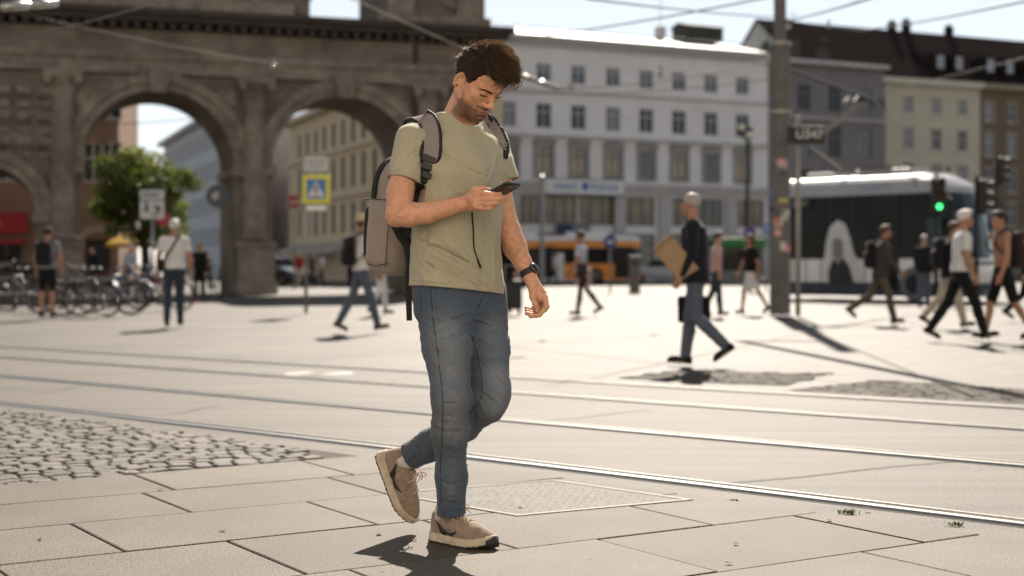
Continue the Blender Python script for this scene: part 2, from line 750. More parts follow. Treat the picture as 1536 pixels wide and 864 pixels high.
# rails first: their centre lines on the ground, extended past the frame
RAILPX = [
    [(0, 605), (300, 637), (560, 664), (800, 693), (1090, 724), (1310, 749), (1536, 778)],
    [(0, 562), (300, 588), (620, 617), (770, 629), (1000, 647), (1250, 668), (1536, 693)],
    [(0, 535), (400, 562), (780, 588), (1100, 608), (1536, 640)],
    [(0, 519), (400, 543), (790, 567), (1100, 583), (1536, 609)]]
RAILS = []
for pp in RAILPX:
    q = np.array([G(*p) for p in pp])
    d0, d1 = (q[0] - q[1]), (q[-1] - q[-2])
    d0, d1 = d0 / np.linalg.norm(d0), d1 / np.linalg.norm(d1)
    nrm = np.array((-d0[1], d0[0]))
    q = np.concatenate(([q[0] + d0 * 40, q[0] + d0 * 8], q, [q[-1] + d1 * 3, q[-1] + d1 * 7]))
    # smooth: least-squares cubic across
    t = np.cumsum(np.r_[0, np.linalg.norm(np.diff(q, axis=0), axis=1)])
    cx, cy = np.polyfit(t, q[:, 0], 3), np.polyfit(t, q[:, 1], 3)
    tt = np.linspace(t[0], t[-1], 120)
    RAILS.append(np.stack((np.polyval(cx, tt), np.polyval(cy, tt)), 1))

# strip of concrete that carries the rails
PA_, PB_ = np.array((.01, 6.97)), np.array((1.873, 5.203))
la = line_of(PA_ - (PB_ - PA_) * 3, PB_)
far4 = RAILS[3]
dA = (PB_ - PA_) / np.linalg.norm(PB_ - PA_)
near_edge = [PA_ + dA * s for s in np.linspace(-48, 12, 120)]
n4 = np.gradient(far4, axis=0)
n4 = np.stack((-n4[:, 1], n4[:, 0]), 1)
n4 /= np.linalg.norm(n4, axis=1)[:, None]
far_edge = far4 + n4 * .30
b = MB()
b.strip([(p[0], p[1], -.014) for p in near_edge], [(p[0], p[1], -.014) for p in far_edge])
for (p, q) in (((1090, 722), (1432, 688)), ((830, 628), (975, 612)), ((640, 745), (660, 740)), ((250, 620), (330, 606)), ((60, 588), (150, 572))):
    P0, P1 = G(*p), G(*q)
    d = (P1 - P0) / np.linalg.norm(P1 - P0)
    n_ = np.array((-d[1], d[0]))
    pts = [P0 + (P1 - P0) * t + n_ * .012 * math.sin(9 * t + 2) for t in np.linspace(0, 1, 14)]
    b.strip([(*(a - n_ * .006), -.010) for a in pts], [(*(a + n_ * .006), -.010) for a in pts], 1)
la2 = line_of(G(0, 613), G(545, 682))
lb = line_of((-2.363, 6.50), (-.79, 7.53))
poly = clip_poly(clip_poly(clip_poly([(-30, 3), (3, 3), (3, 40), (-30, 40)], *la), -la2[0], -la2[1], -la2[2]), -lb[0], -lb[1], -lb[2] - .02)
if len(poly) > 2:
    b.add([(x, y, -.0105) for x, y in poly], [tuple(range(len(poly)))])
tag(b.build('track_bed', [track_m, bed_m]), kind='structure')

steel_m = M('rail_steel', (0.36, 0.345, 0.32), 0.32, 0.12, 40, 0.0004, 120, metal=1.0, stretch=(1, 1, 1))
groove_m = M('rail_groove', (0.028, 0.026, 0.022), 0.85, 0.3, 50)
RL_LAB = ['nearest grooved tram rail, beside the paving slabs and cobblestones', 'second tram rail from the front, shining in the beige concrete',
          'third tram rail from the front, across the beige concrete', 'farthest tram rail, at the edge of the pale plaza']
for pts, lab in zip(RAILS, RL_LAB):
    mid = pts[len(pts) // 2]
    t = np.gradient(pts, axis=0)
    n_ = np.stack((-t[:, 1], t[:, 0]), 1)
    n_ /= np.linalg.norm(n_, axis=1)[:, None]

    def at(o, z):
        q = pts + n_ * o - mid
        return [(x, y, z) for x, y in q]
    r0 = thing('tram_rail', lab, 'rail', (mid[0], mid[1], 0), group='tram rails across the street')
    b = MB()
    b.strip(at(-.075, -.013), at(-.068, -.002))
    b.strip(at(-.068, -.002), at(-.026, -.002))
    b.strip(at(-.026, -.002), at(-.024, -.0132))
    b.build('rail_head', steel_m, r0)
    b = MB()
    b.strip(at(-.024, -.0132), at(.036, -.0132))
    b.build('groove', groove_m, r0)
    b = MB()
    b.strip(at(.036, -.0132), at(.038, -.003))
    b.strip(at(.038, -.003), at(.052, -.003))
    b.strip(at(.052, -.003), at(.054, -.013))
    b.build('guard_lip', steel_m, r0)
    b = MB()
    b.strip(at(.054, -.0125), at(.085, -.0125))
    b.strip(at(-.100, -.0125), at(-.075, -.0125))
    b.build('joint_seal', groove_m, r0)

# paving slabs
lb = line_of((-2.363, 6.50), (-.79, 7.53))
AS = R(31.5)
us, ns = np.array((math.cos(AS), math.sin(AS))), np.array((-math.sin(AS), math.cos(AS)))
sk = R(2)
vs_ = np.array((-math.sin(AS + sk), math.cos(AS + sk)))
rowc = [1.0, 1.65, 2.30, 2.96, 3.62, 4.29, 4.97, 5.62, 6.22, 6.85, 7.5]
joint0 = {4.29: .05, 4.97: 1.58, 5.62: 1.83, 3.62: 1.95, 2.96: .3, 6.22: .5}
b = MB()
tones = []
rs = random.Random(3)
for r0_, r1_ in zip(rowc[:-1], rowc[1:]):
    off = joint0.get(r0_, rs.random())
    L = .95
    u = off - 7 * L
    while u < 9:
        ln = L * rs.uniform(.82, 1.15)
        g = .0045
        quad = []
        for (uu, rr) in ((u + g, r0_ + g), (u + ln - g, r0_ + g), (u + ln - g, r1_ - g), (u + g, r1_ - g)):
            p = us * uu + ns * rr + (vs_ - ns) * (rr - r0_)
            quad.append(tuple(p))
        u += ln
        quad = clip_poly(quad, *la)
        if len(quad) > 2:
            quad = clip_poly(quad, *lb)
        if len(quad) < 3:
            continue
        c = np.mean(quad, axis=0)
        if abs(c[0]) > 6 or c[1] < .3:
            continue
        zt = rs.uniform(-.0018, .0012)
        tilt = rs.uniform(-.0015, .0015)
        k = len(quad)
        P = np.array(quad)
        inn = P + (c - P) / np.linalg.norm(c - P, axis=1)[:, None] * .006
        vs2 = [(x, y, -.0125) for x, y in P] + [(x, y, zt - .003) for x, y in P] + [(x, y, zt + tilt * (x - c[0])) for x, y in inn]
        fs2 = []
        for o in (0, k):
            fs2 += [(o + i, o + (i + 1) % k, o + k + (i + 1) % k, o + k + i) for i in range(k)]
        fs2.append(tuple(range(2 * k, 3 * k)))
        b.add(vs2, fs2)
        tones += [rs.uniform(.80, 1.14)] * len(vs2)
pv = b.build('pavement', slab_m)
a = pv.data.attributes.new('tone', 'FLOAT', 'POINT')
a.data.foreach_set('value', np.array(tones, np.float32))
tag(pv, kind='structure')
b = MB()
poly = [(-9, -3), (9, -3), (9, 12), (-9, 12)]
poly = clip_poly(clip_poly(poly, *la), lb[0], lb[1], lb[2] + 1.4)
poly = clip_poly(poly, *la)
b.add([(x, y, -.0118) for x, y in poly], [tuple(range(len(poly)))])
tag(b.build('pavement_bed', bed_m), kind='structure')


def cobbles(name, poly_ok, ang, x0, x1, y0, y1, sz, seed, zbase=-.012, zt=0.0):
    rs = random.Random(seed)
    ua, na = np.array((math.cos(ang), math.sin(ang))), np.array((-math.sin(ang), math.cos(ang)))
    b = MB()
    tones = []
    r = y0
    while r < y1:
        rh = sz * rs.uniform(.85, 1.1)
        u = x0 + rs.uniform(0, sz)
        while u < x1:
            ln = sz * rs.uniform(.85, 1.55)
            c = ua * (u + ln / 2) + na * (r + rh / 2)
            if poly_ok(c):
                g = rs.uniform(.002, .005)
                cs = []
                for (uu, rr) in ((u + g, r + g), (u + ln * .5, r + g * .3), (u + ln - g, r + g), (u + ln - g * .4, r + rh * .5), (u + ln - g, r + rh - g), (u + ln * .5, r + rh - g * .3), (u + g, r + rh - g), (u + g * .4, r + rh * .5)):
                    p = ua * (uu + rs.uniform(-.006, .006)) + na * (rr + .010 * math.sin(uu * 9) + rs.uniform(-.005, .005))
                    cs.append(p)
                cs = np.array(cs)
                z = zt + rs.uniform(-.004, .003)
                tx, ty = rs.uniform(-.05, .05), rs.uniform(-.05, .05)
                i1 = c + (cs - c) * .90
                i2 = c + (cs - c) * .76
                n = len(cs)
                V = [(x, y, zbase - .004) for x, y in cs] + [(x, y, z - .0042 + tx * (x - c[0]) + ty * (y - c[1])) for x, y in i1] + [(x, y, z + tx * (x - c[0]) + ty * (y - c[1])) for x, y in i2]
                F_ = []
                for o in (0, n):
                    F_ += [(o + i, o + (i + 1) % n, o + n + (i + 1) % n, o + n + i) for i in range(n)]
                F_.append(tuple(range(2 * n, 3 * n)))
                b.add(V, F_)
                tones += [rs.uniform(.72, 1.2)] * len(V)
            u += ln
        r += rh
    o = b.build(name, cob_m if zt == 0.0 else cob_far, None, False)
    a = o.data.attributes.new('tone', 'FLOAT', 'POINT')
    a.data.foreach_set('value', np.array(tones, np.float32))
    return tag(o, kind='structure')


la2 = line_of(G(0, 613), G(545, 682))
below = lambda l, c, m=0.0: l[0] * c[0] + l[1] * c[1] < l[2] - m
cobbles('cobblestones', lambda c: below(la2, c, .0) and not below(lb, c, -.02), R(31.5), -7.5, 3.0, 6.2, 13.0, .098, 5)
# setts beyond the tracks, at the right
q1 = [G(930, 563), G(1010, 553), G(1240, 556), G(1180, 574), G(1040, 569)]
q2 = [G(1180, 580), G(1330, 566), G(1536, 580), G(1600, 600), G(1536, 606)]


def inpoly(poly):
    P = np.array(poly)

    def f(c):
        r = False
        j = len(P) - 1
        for i in range(len(P)):
            if (P[i, 1] > c[1]) != (P[j, 1] > c[1]) and c[0] < (P[j, 0] - P[i, 0]) * (c[1] - P[i, 1]) / (P[j, 1] - P[i, 1]) + P[i, 0]:
                r = not r
            j = i
        return r
    return f


def both(c):
    return inp1(c) or inp2(c)


inp1, inp2 = inpoly(q1), inpoly(q2)
ok4 = line_of(far_edge[20], far_edge[-5])
cobbles('plaza_cobblestones', lambda c: both(c), R(-36), -9, 9, 7, 16, .125, 9, -.026, -.020)
b = MB()
for q in (q1, q2):
    b.add([(x, y, -.0265) for x, y in q], [tuple(range(len(q)))])
tag(b.build('cobble_bed', M('cobble_bed_dirt', (.10, .085, .07), .95, .2, 20)), kind='structure')

# inspection cover let into the pavement
A_, B_, C_ = np.array((.194, 6.66)), np.array((.777, 6.09)), np.array((.02, 5.69))
ca = math.atan2(*(B_ - A_)[::-1])
mid = (B_ + (A_ + C_ - B_)) / 2
mc = thing('inspection_cover', 'pale square metal inspection cover set in the paving slabs beside the young man', 'cover', (mid[0], mid[1], 0), ca)
e1, e2 = B_ - A_, A_ - B_ + C_ - A_
w1, w2 = np.linalg.norm(B_ - A_), np.linalg.norm(C_ - B_)
a2 = math.atan2(*(A_ - (A_ + 0) + (B_ - C_))[::-1])
plate_m = M('cover_plate', (0.100, 0.090, 0.076), 0.70, 0.30, 30, 0.003, 90, spec=.25, var2=.1, scale2=5)
cr = rot_z(-ca)[:2, :2]
loc4 = [cr @ (p - mid) for p in (A_, B_, C_, A_ + C_ - B_)]


def ring4(s, z):
    return [(p[0] * s, p[1] * s, z) for p in loc4]


b = MB()
b.add(ring4(1.0, -.011) + ring4(.995, .004) + ring4(.94, .004) + ring4(.935, -.004), [(o + i, o + (i + 1) % 4, o + 4 + (i + 1) % 4, o + 4 + i) for o in (0, 4, 8) for i in range(4)])
b.build('cover_frame', M('cover_iron', (.10, .09, .08), .6, .15, 60, .001, 200), mc)
b = MB()
b.add(ring4(.925, -.006) + ring4(.920, .0025), [(i, (i + 1) % 4, 4 + (i + 1) % 4, 4 + i) for i in range(4)] + [(4, 5, 6, 7)])
rs = random.Random(4)
for i in range(17):
    for j in range(17):
        s, t = (i + .5) / 17, (j + .5) / 17
        p = (np.array(loc4[0]) * (1 - s) * (1 - t) + np.array(loc4[1]) * s * (1 - t) + np.array(loc4[2]) * s * t + np.array(loc4[3]) * (1 - s) * t) * .90
        if rs.random() < .8:
            b.lathe((p[0] + rs.uniform(-.006, .006), p[1] + rs.uniform(-.006, .006), .0024), [(.008, 0), (.006, .0011), (.003, .0012)], 8)
b.build('plate', plate_m, mc)

# round iron cover among the rails
c = G(478, 559)
rc = thing('manhole_cover', 'round shiny iron manhole cover between the tram rails behind the young man', 'cover', (c[0], c[1], -.014))
b = MB()
b.lathe((0, 0, 0), [(.335, .0), (.33, .006), (.29, .006), (.285, .002)], 36)
b.build('cover_frame', M('iron_bright', (.20, .19, .175), .5, .15, 30, .001, 60, metal=.3), rc)
b = MB()
b.lathe((0, 0, .001), [(.282, .0), (.280, .005), (.001, .006)], 36)
for k in range(3):
    b.lathe((0, 0, .006), [(.07 + .07 * k, 0), (.075 + .07 * k, .004), (.09 + .07 * k, .004), (.095 + .07 * k, 0)], 30)
b.build('plate', M('iron_bright', (.20, .19, .175), .5), rc)

# weeds in the pavement edge
grass_m = M('weed_green', (.09, .14, .035), .7, .3, 50)
for (px, py, n, s, lab) in ((1273, 766, 34, .03, 'bright green weed tuft between the paving slabs and the nearest rail'), (1432, 784, 26, .028, 'olive weed tuft at the pavement edge, rightmost of the three'), (1098, 748, 16, .018, 'tiny yellowish weed at the pavement edge near the square cover')):
    c = G(px, py)
    b = MB()
    for i in range(n):
        a = rs.uniform(0, 6.28)
        r = rs.uniform(0, s * 1.1)
        p = np.array((r * math.cos(a) * 1.4, r * math.sin(a) * .5, 0))
        e = p + np.array((rs.uniform(-1, 1) * s * .6, rs.uniform(-1, 1) * s * .6, s * rs.uniform(.25, .7)))
        m_ = (p + e) / 2 + (0, 0, s * .2)
        b.ribbon([p, m_, e], (rs.uniform(-1, 1), rs.uniform(-1, 1), .1), np.array((.005, .006, .001)), .0006)
    o = b.build('weed', grass_m)
    o.location = (c[0], c[1], -.012)
    tag(o, lab, 'weed', 'weeds along the pavement edge')
# bits of litter and leaf on the slabs
litter_m = M('dry_leaf', (.10, .06, .035), .9, .3, 40)
for i, (px, py) in enumerate([(333, 798), (1093, 846), (1104, 817), (1245, 782), (568, 803), (621, 811), (242, 735), (60, 810), (780, 763), (1301, 763)]):
    c = G(px, py)
    b = MB()
    n = 7
    rr = [rs.uniform(.006, .013) for _ in range(n)]
    b.add([(rr[k] * math.cos(6.28 * k / n) * 1.5, rr[k] * math.sin(6.28 * k / n), .002 + rs.uniform(0, .005)) for k in range(n)] + [(0, 0, .006)], [(k, (k + 1) % n, n) for k in range(n)])
    o = b.build('leaf_scrap', litter_m)
    o.location = (c[0], c[1], .001)
    o.rotation_euler = (0, 0, rs.uniform(0, 6))
    tag(o, 'small brown scrap of dry leaf lying on the pavement', 'leaf', 'scraps of dry leaf on the pavement')
# ================================================================== buildings
def ashlar(m, bw, rh, mortar=.012, dark=.72, bump=.01):
    N, L = m.node_tree.nodes, m.node_tree.links
    b = N['Principled BSDF']
    tc = N.new('ShaderNodeTexCoord')
    mp = N.new('ShaderNodeMapping')
    mp.inputs['Rotation'].default_value = (R(90), 0, 0)
    L.new(tc.outputs['Object'], mp.inputs['Vector'])
    bt = N.new('ShaderNodeTexBrick')
    bt.inputs['Color1'].default_value = (1, 1, 1, 1)
    bt.inputs['Color2'].default_value = (.74, .74, .76, 1)
    bt.inputs['Mortar'].default_value = (dark, dark, dark, 1)
    bt.inputs['Scale'].default_value = 1
    bt.inputs['Mortar Size'].default_value = mortar
    bt.inputs['Brick Width'].default_value = bw
    bt.inputs['Row Height'].default_value = rh
    L.new(mp.outputs['Vector'], bt.inputs['Vector'])
    vm = N.new('ShaderNodeVectorMath')
    vm.operation = 'MULTIPLY'
    src = b.inputs['Base Color']
    L.new(src.links[0].from_socket, vm.inputs[0])
    L.new(bt.outputs['Color'], vm.inputs[1])
    L.new(vm.outputs['Vector'], src)
    return m


glass_d = M('window_glass', (.016, .020, .026), .06, .3, .6, spec=.45)
glass_b = M('window_sky_reflection', (.085, .11, .14), .1, .5, .7, spec=.6)  # sky reflection painted into the pane colour
glass_w = M('window_tan_reflection', (.50, .40, .29), .35, .18, 1.2, spec=.6)  # no blind: reflection of sunlit houses opposite, painted as a tan pane
glass_c = M('window_curtain', (.16, .17, .19), .18, .35, 2.0, spec=.7)
frame_w = M('window_frame_white', (.55, .54, .53), .5, .06, 5)
frame_g = M('window_frame_grey', (.16, .16, .17), .5, .1, 5)


def cross2(a, b):
    return a[0] * b[1] - a[1] * b[0]


class Facade:
    """a straight front from p0 to p1 (left to right as seen), with its own axes"""

    def __init__(self, p0, p1):
        self.p0, self.p1 = np.array(p0, float), np.array(p1, float)
        d = self.p1 - self.p0
        self.L = np.linalg.norm(d)
        self.U = d / self.L
        self.N = np.array((self.U[1], -self.U[0]))
        self.rz = math.atan2(self.U[1], self.U[0])

    def u(self, px):
        """distance along the front met by a photo column"""
        k = np.array(((px - 768.0) / FPX, 1.0))
        return cross2(k, self.p0) / cross2(self.U, k) if True else 0

    def d(self, px):
        return (self.p0 + self.U * self.u(px))[1]

    def z(self, px, py):
        return 1 + (400 - py) / FPX * self.d(px)


_WIN = {}


def window_proto(wd, ht, glass, frame, mull=1, trans=.68, dep=.16, arch=False):
    """frame (part) with its pane (sub-part); local x across, y inwards, z up, origin at sill middle"""
    key = (round(wd, 2), round(ht, 2), glass.name, frame.name, mull, trans)
    if key in _WIN:
        return _WIN[key]
    b = MB()
    t = min(.09, wd * .12)
    b.box((-wd / 2 + t / 2, dep - .03, ht / 2), (t, .06, ht))
    b.box((wd / 2 - t / 2, dep - .03, ht / 2), (t, .06, ht))
    b.box((0, dep - .031, t / 2), (wd - 2 * t, .058, t))
    b.box((0, dep - .031, ht - t / 2), (wd - 2 * t, .058, t))
    for i in range(mull):
        x = -wd / 2 + wd * (i + 1) / (mull + 1)
        b.box((x, dep - .034, ht / 2), (t * .9, .052, ht - 2 * t))
    if trans:
        b.box((0, dep - .036, ht * trans), (wd - 2 * t, .050, t * .8))
    me = b.build('window', frame)
    b = MB()
    b.box((0, dep + .015, ht / 2), (wd - .01, .02, ht - .01))
    pn = b.build('pane', glass)
    m1, m2 = me.data, pn.data
    bpy.data.objects.remove(me)
    bpy.data.objects.remove(pn)
    _WIN[key] = (m1, m2)
    return _WIN[key]


def put_window(parent, F, uc, z0, wd, ht, glass, frame, mull=1, trans=.68, name='window'):
    m1, m2 = window_proto(wd, ht, glass, frame, mull, trans)
    o = bpy.data.objects.new(name, m1)
    COL.objects.link(o)
    o.parent = parent
    o.location = (uc, 0, z0)
    p = bpy.data.objects.new('pane', m2)
    COL.objects.link(p)
    p.parent = o
    return o


def wall_with_holes(b, L, H, holes, dep=.18, mi=0, z0=0.0):
    """front in local axes (x along, y inwards, z up) with real openings"""
    xs = sorted({0, L} | {h[0] for h in holes} | {h[1] for h in holes})
    zs = sorted({z0, H} | {h[2] for h in holes} | {h[3] for h in holes})
    xs = [x for x in xs if 0 <= x <= L]
    for i in range(len(xs) - 1):
        for j in range(len(zs) - 1):
            xc, zc = (xs[i] + xs[i + 1]) / 2, (zs[j] + zs[j + 1]) / 2
            if any(h[0] < xc < h[1] and h[2] < zc < h[3] for h in holes):
                continue
            b.quad((xs[i], 0, zs[j]), (xs[i + 1], 0, zs[j]), (xs[i + 1], 0, zs[j + 1]), (xs[i], 0, zs[j + 1]), mi)
    for x0, x1, za, zb in holes:
        b.quad((x0, 0, za), (x0, dep, za), (x0, dep, zb), (x0, 0, zb), mi)
        b.quad((x1, dep, za), (x1, 0, za), (x1, 0, zb), (x1, dep, zb), mi)
        b.quad((x0, 0, zb), (x0, dep, zb), (x1, dep, zb), (x1, 0, zb), mi)
        b.quad((x0, dep, za), (x0, 0, za), (x1, 0, za), (x1, dep, za), mi)


def shell(b, L, H, D, mi=0):
    """side, back and top of a block behind its front"""
    b.quad((0, D, 0), (0, 0, 0), (0, 0, H), (0, D, H), mi)
    b.quad((L, 0, 0), (L, D, 0), (L, D, H), (L, 0, H), mi)
    b.quad((L, D, 0), (0, D, 0), (0, D, H), (L, D, H), mi)
    b.quad((0, 0, H), (L, 0, H), (L, D, H), (0, D, H), mi)
    # dark floor plane behind the windows
    b.quad((.3, .6, 0), (L - .3, .6, 0), (L - .3, .6, H - .2), (.3, .6, H - .2), mi)


def block(name, label, F, H, D, mat_, cat='building'):
    return thing(name, label, cat, (F.p0[0], F.p0[1], 0), F.rz)


# ---- white corner building with three rows of windows
Pw = lambda px, d: np.array(((px - 768) / FPX * d, d))
wA, wB = Pw(767, 92.0), Pw(1152, 100.7)
dirw = (wB - wA) / np.linalg.norm(wB - wA)
FW = Facade(wA - dirw * 7.0, wB)
white_m = M('white_stucco', (.80, .77, .76), .85, .05, .8, .002, 60, var2=.05, scale2=.25)
stone_g = M('grey_stone_trim', (.50, .48, .47), .85, .10, 2.0, .003, 40)
roof_l = M('pale_roof_sheet', (.40, .41, .40), .5, .12, 1.2)
WBLD = block('white_building', 'long white stucco building with a pale metal roof behind the orange bus', FW, 15.8, 14, white_m)
HW = 15.75
colpx = [763, 816, 868, 920, 970, 1019, 1067, 1114]
ucs = [FW.u(p) for p in colpx]
step = ucs[2] - ucs[1]
ucs = [ucs[1] + step * k for k in range(-3, 0)] + ucs[1:]
ucs = [u for u in ucs if .8 < u < FW.L - .8]
rows = [(13.05, 14.30, 1.12), (10.05, 11.70, 1.15), (6.95, 8.85, 1.12)]
holes = []
for u in ucs:
    for (z0, z1, wd) in rows:
        holes.append((u - wd / 2, u + wd / 2, z0, z1))
shop = []
sh_px = [(700, 765), (775, 810), (816, 865), (868, 924), (930, 982), (1008, 1042), (1046, 1084), (1106, 1146)]
for a_, c_ in sh_px:
    ua_, ub_ = max(.3, FW.u(a_)), FW.u(c_)
    shop.append((ua_, ub_, .35, 3.2))
    shop.append((ua_, ub_, 3.75, 5.7))
b = MB()
wall_with_holes(b, FW.L, HW, holes + shop, .22)
shell(b, FW.L, HW, 14)
b.build('wall', white_m, WBLD)
b = MB()
b.box((FW.L / 2, -.32, HW + .12), (FW.L + .5, .75, .30))
b.box((FW.L / 2, -.20, HW - .18), (FW.L + .2, .42, .28))
b.box((FW.L / 2, -.10, 9.55), (FW.L, .22, .18))
b.box((FW.L / 2, -.10, 12.5), (FW.L, .20, .12))
b.box((FW.L / 2, -.16, 6.40), (FW.L, .34, .34))
b.box((FW.L / 2, -.12, 6.0), (FW.L, .26, .22))
for i in range(int(FW.L / .8)):
    b.box((.4 + i * .8, -.22, HW - .12), (.25, .40, .20))
b.build('cornice', stone_g, WBLD)
b = MB()
b.prism([(-.2, -.4, HW + .28), (-.2, 5.5, HW + 1.75), (-.2, 8, HW + 1.75), (-.2, 14, HW + .28)], (FW.L + .4, 0, 0))
rf = b.build('roof', roof_l, WBLD)
b = MB()
for u in np.linspace(.5, FW.L - .5, 30):
    b.cyl((u, .25, HW + .4), (u, .25, HW + .95), .02, n=5)
b.tube([(.3, .25, HW + .95), (FW.L - .3, .25, HW + .95)], .025, 5)
b.build('snow_rail', frame_g, rf)
ux = FW.u(1105)
b = MB()
b.box((ux, 5.0, HW + 2.15), (3.0, 2.2, 1.0))
b.prism([(ux - 1.7, 3.8, HW + 2.66), (ux - 1.7, 5.0, HW + 3.0), (ux - 1.7, 6.2, HW + 2.66)], (3.4, 0, 0))
b.build('roof_hut', M('dark_hut', (.05, .045, .04), .8, .2, 3), rf)
b = MB()
b.box((FW.u(1042), 4.5, HW + 2.0), (.6, .6, .9))
b.cyl((FW.u(1042), 4.5, HW + 2.4), (FW.u(1042), 4.5, HW + 4.6), .03, n=5)
b.build('chimney', stone_g, rf)
rr = random.Random(21)
for k, u in enumerate(ucs):
    for ri, (z0, z1, wd) in enumerate(rows):
        gl = (glass_b, glass_d, glass_w)[ri]
        if ri == 1 and k in (2, 5):
            gl = glass_c
        if ri == 2 and k in (6, 8):
            gl = glass_c
        put_window(WBLD, FW, u, z0, wd, z1 - z0, gl, frame_w if ri < 2 else frame_g, 1, .66 if ri == 1 else .72)
    b = MB()
    z1 = 8.85
    b.box((u, -.06, z1 + .16), (1.6, .14, .14))
    b.prism([(u - .95, -.20, z1 + .30), (u + .95, -.20, z1 + .30), (u + .80, -.20, z1 + .42), (u, -.20, z1 + .78), (u - .80, -.20, z1 + .42)], (0, .20, 0))
    for s in (-1, 1):
        b.box((u + s * .68, -.05, z1 - .9), (.18, .11, 1.95))
    b.box((u, -.08, 6.88), (1.6, .18, .12))
    b.build('window_surround', M('hood_stone', (.30, .285, .275), .9, .12, 2), WBLD)
shopg = M('shop_glass', (.05, .045, .04), .05, .5, .35, spec=.8)
shopw = M('shop_warm_reflection', (.22, .165, .105), .15, .65, .5, spec=.6)  # warm reflections on the upper shop panes, put into the glass colour
for i, (ua_, ub_, z0, z1) in enumerate(shop):
    hi_ = z0 > 3
    put_window(WBLD, FW, (ua_ + ub_) / 2, z0, ub_ - ua_, z1 - z0, shopw if hi_ and i < 12 or i == 15 else shopg, frame_g, 2 if hi_ else 1, 0 if hi_ else .75, 'shop_window')
for px in (995, 1095, 928, 768):
    u = FW.u(px)
    b = MB()
    b.box((u, -.14, 2.9), (.85, .26, 5.75))
    b.box((u, -.18, .45), (1.0, .34, .9))
    b.build('pilaster', stone_g, WBLD)


def text_obj(name, body, size, mat_, parent, loc, rz=0.0, ext=.004, align='CENTER'):
    cu = bpy.data.curves.new(name, 'FONT')
    cu.body = body
    cu.size = size
    cu.extrude = ext
    cu.align_x = align
    cu.align_y = 'CENTER'
    o = bpy.data.objects.new(name, cu)
    COL.objects.link(o)
    dg = bpy.context.evaluated_depsgraph_get()
    me = bpy.data.meshes.new_from_object(o.evaluated_get(dg))
    bpy.data.objects.remove(o)
    me.materials.clear()
    me.materials.append(mat_)
    o = bpy.data.objects.new(name, me)
    COL.objects.link(o)
    o.parent = parent
    o.location = loc
    o.rotation_euler = (R(90), 0, rz)
    return o


blue_t = M('sign_blue', (.06, .16, .42), .5, .05)
white_t = M('sign_white', (.78, .78, .78), .5, .03)
navy_m = M('sign_navy', (.03, .04, .10), .5, .05)


def front_point(F, px, z, out):
    u = F.u(px)
    p = F.p0 + F.U * u + F.N * out
    return (p[0], p[1], z)


ua_, ub_ = FW.u(814), FW.u(931)
pp = front_point(FW, 872, 5.75, .45)
sg = thing('shop_sign', 'long white shop sign with blue lettering above the white building ground floor', 'sign', pp, FW.rz)
b = MB()
b.box((0, 0, .5), (ub_ - ua_, .18, 1.05))
b.build('sign_panel', white_t, sg, bevel=.02)
b = MB()
for z in (.0, 1.03):
    b.box((0, -.02, z), (ub_ - ua_ + .1, .24, .06))
b.build('sign_frame', frame_g, sg)
text_obj('lettering', 'smart', .75, blue_t, sg, (-1.45, -.11, .55))
text_obj('lettering', 'finance', .75, blue_t, sg, (1.45, -.11, .55))
b = MB()
b.lathe((0, -.10, .55), [(.26, 0), (.26, .02), (.12, .02), (.12, 0)], 16, axis=(0, -1, 0))
b.build('emblem', blue_t, sg)
pp = front_point(FW, 855, 3.2, .5)
sg = thing('shop_sign', 'small navy shop sign with white letters above the orange bus', 'sign', pp, FW.rz)
b = MB()
b.box((0, 0, .3), (2.5, .16, .62))
b.build('sign_panel', navy_m, sg, bevel=.02)
text_obj('lettering', 'TTWS', .5, white_t, sg, (.55, -.1, .3))

# ---- mauve building next to it
mB = np.array((18.1, 100.7)) + dirw * 10.4
FM = Facade(wB + dirw * .02, mB)
mauve_m = M('mauve_stucco', (.22, .20, .205), .88, .08, .9, .003, 50, var2=.06, scale2=.3)
MBLD = block('mauve_building', 'dull mauve building with tall windows between the white building and the cream house', FM, 15.6, 14, mauve_m)
HM = 15.55
mu = [FM.u(p) for p in (1172, 1206, 1252, 1298)]
mu = [u for u in mu if .6 < u < FM.L - .6]
rows_m = [(12.2, 14.1, 1.15), (8.9, 11.2, 1.15), (6.0, 8.0, 1.15)]
holes = [(u - w_ / 2, u + w_ / 2, a_, c_) for u in mu for a_, c_, w_ in rows_m] + [(1.0, 4.6, .4, 4.8), (5.6, 9.3, .4, 4.8)]
b = MB()
wall_with_holes(b, FM.L, HM, holes, .22)
shell(b, FM.L, HM, 14)
b.build('wall', mauve_m, MBLD)
for c_, s_ in (((FM.L / 2, -.3, HM + .1), (FM.L + .1, .7, .3)), ((FM.L / 2, -.12, 5.3), (FM.L, .3, .35)), ((FM.L / 2, -.10, 11.7), (FM.L, .2, .15))):
    MB().box(c_, s_).build('cornice', stone_g, MBLD)
b = MB()
b.prism([(0, -.3, HM + .27), (0, 5, HM + 1.2), (0, 14, HM + .27)], (FM.L, 0, 0))
rfm = b.build('roof', M('mid_roof_sheet', (.36, .36, .35), .5, .12, 1.2), MBLD)
for uu, hh in ((2.5, 2.4), (4.8, 3.4), (7.5, 1.8)):
    b = MB()
    b.box((uu, 3.5, HM + 1.3), (.7, .7, hh * .6))
    b.cyl((uu, 3.5, HM + 1), (uu, 3.5, HM + 1 + hh), .03, n=5)
    b.cyl((uu - .6, 3.5, HM + .8 + hh), (uu + .6, 3.5, HM + .8 + hh), .02, n=5)
    b.build('chimney', M('dark_hut', (.05, .045, .04), .8), rfm)
for u in mu:
    for a_, c_, w_ in rows_m:
        put_window(MBLD, FM, u, a_, w_, c_ - a_, glass_c if rr.random() < .4 else glass_d, frame_g, 1, .66)
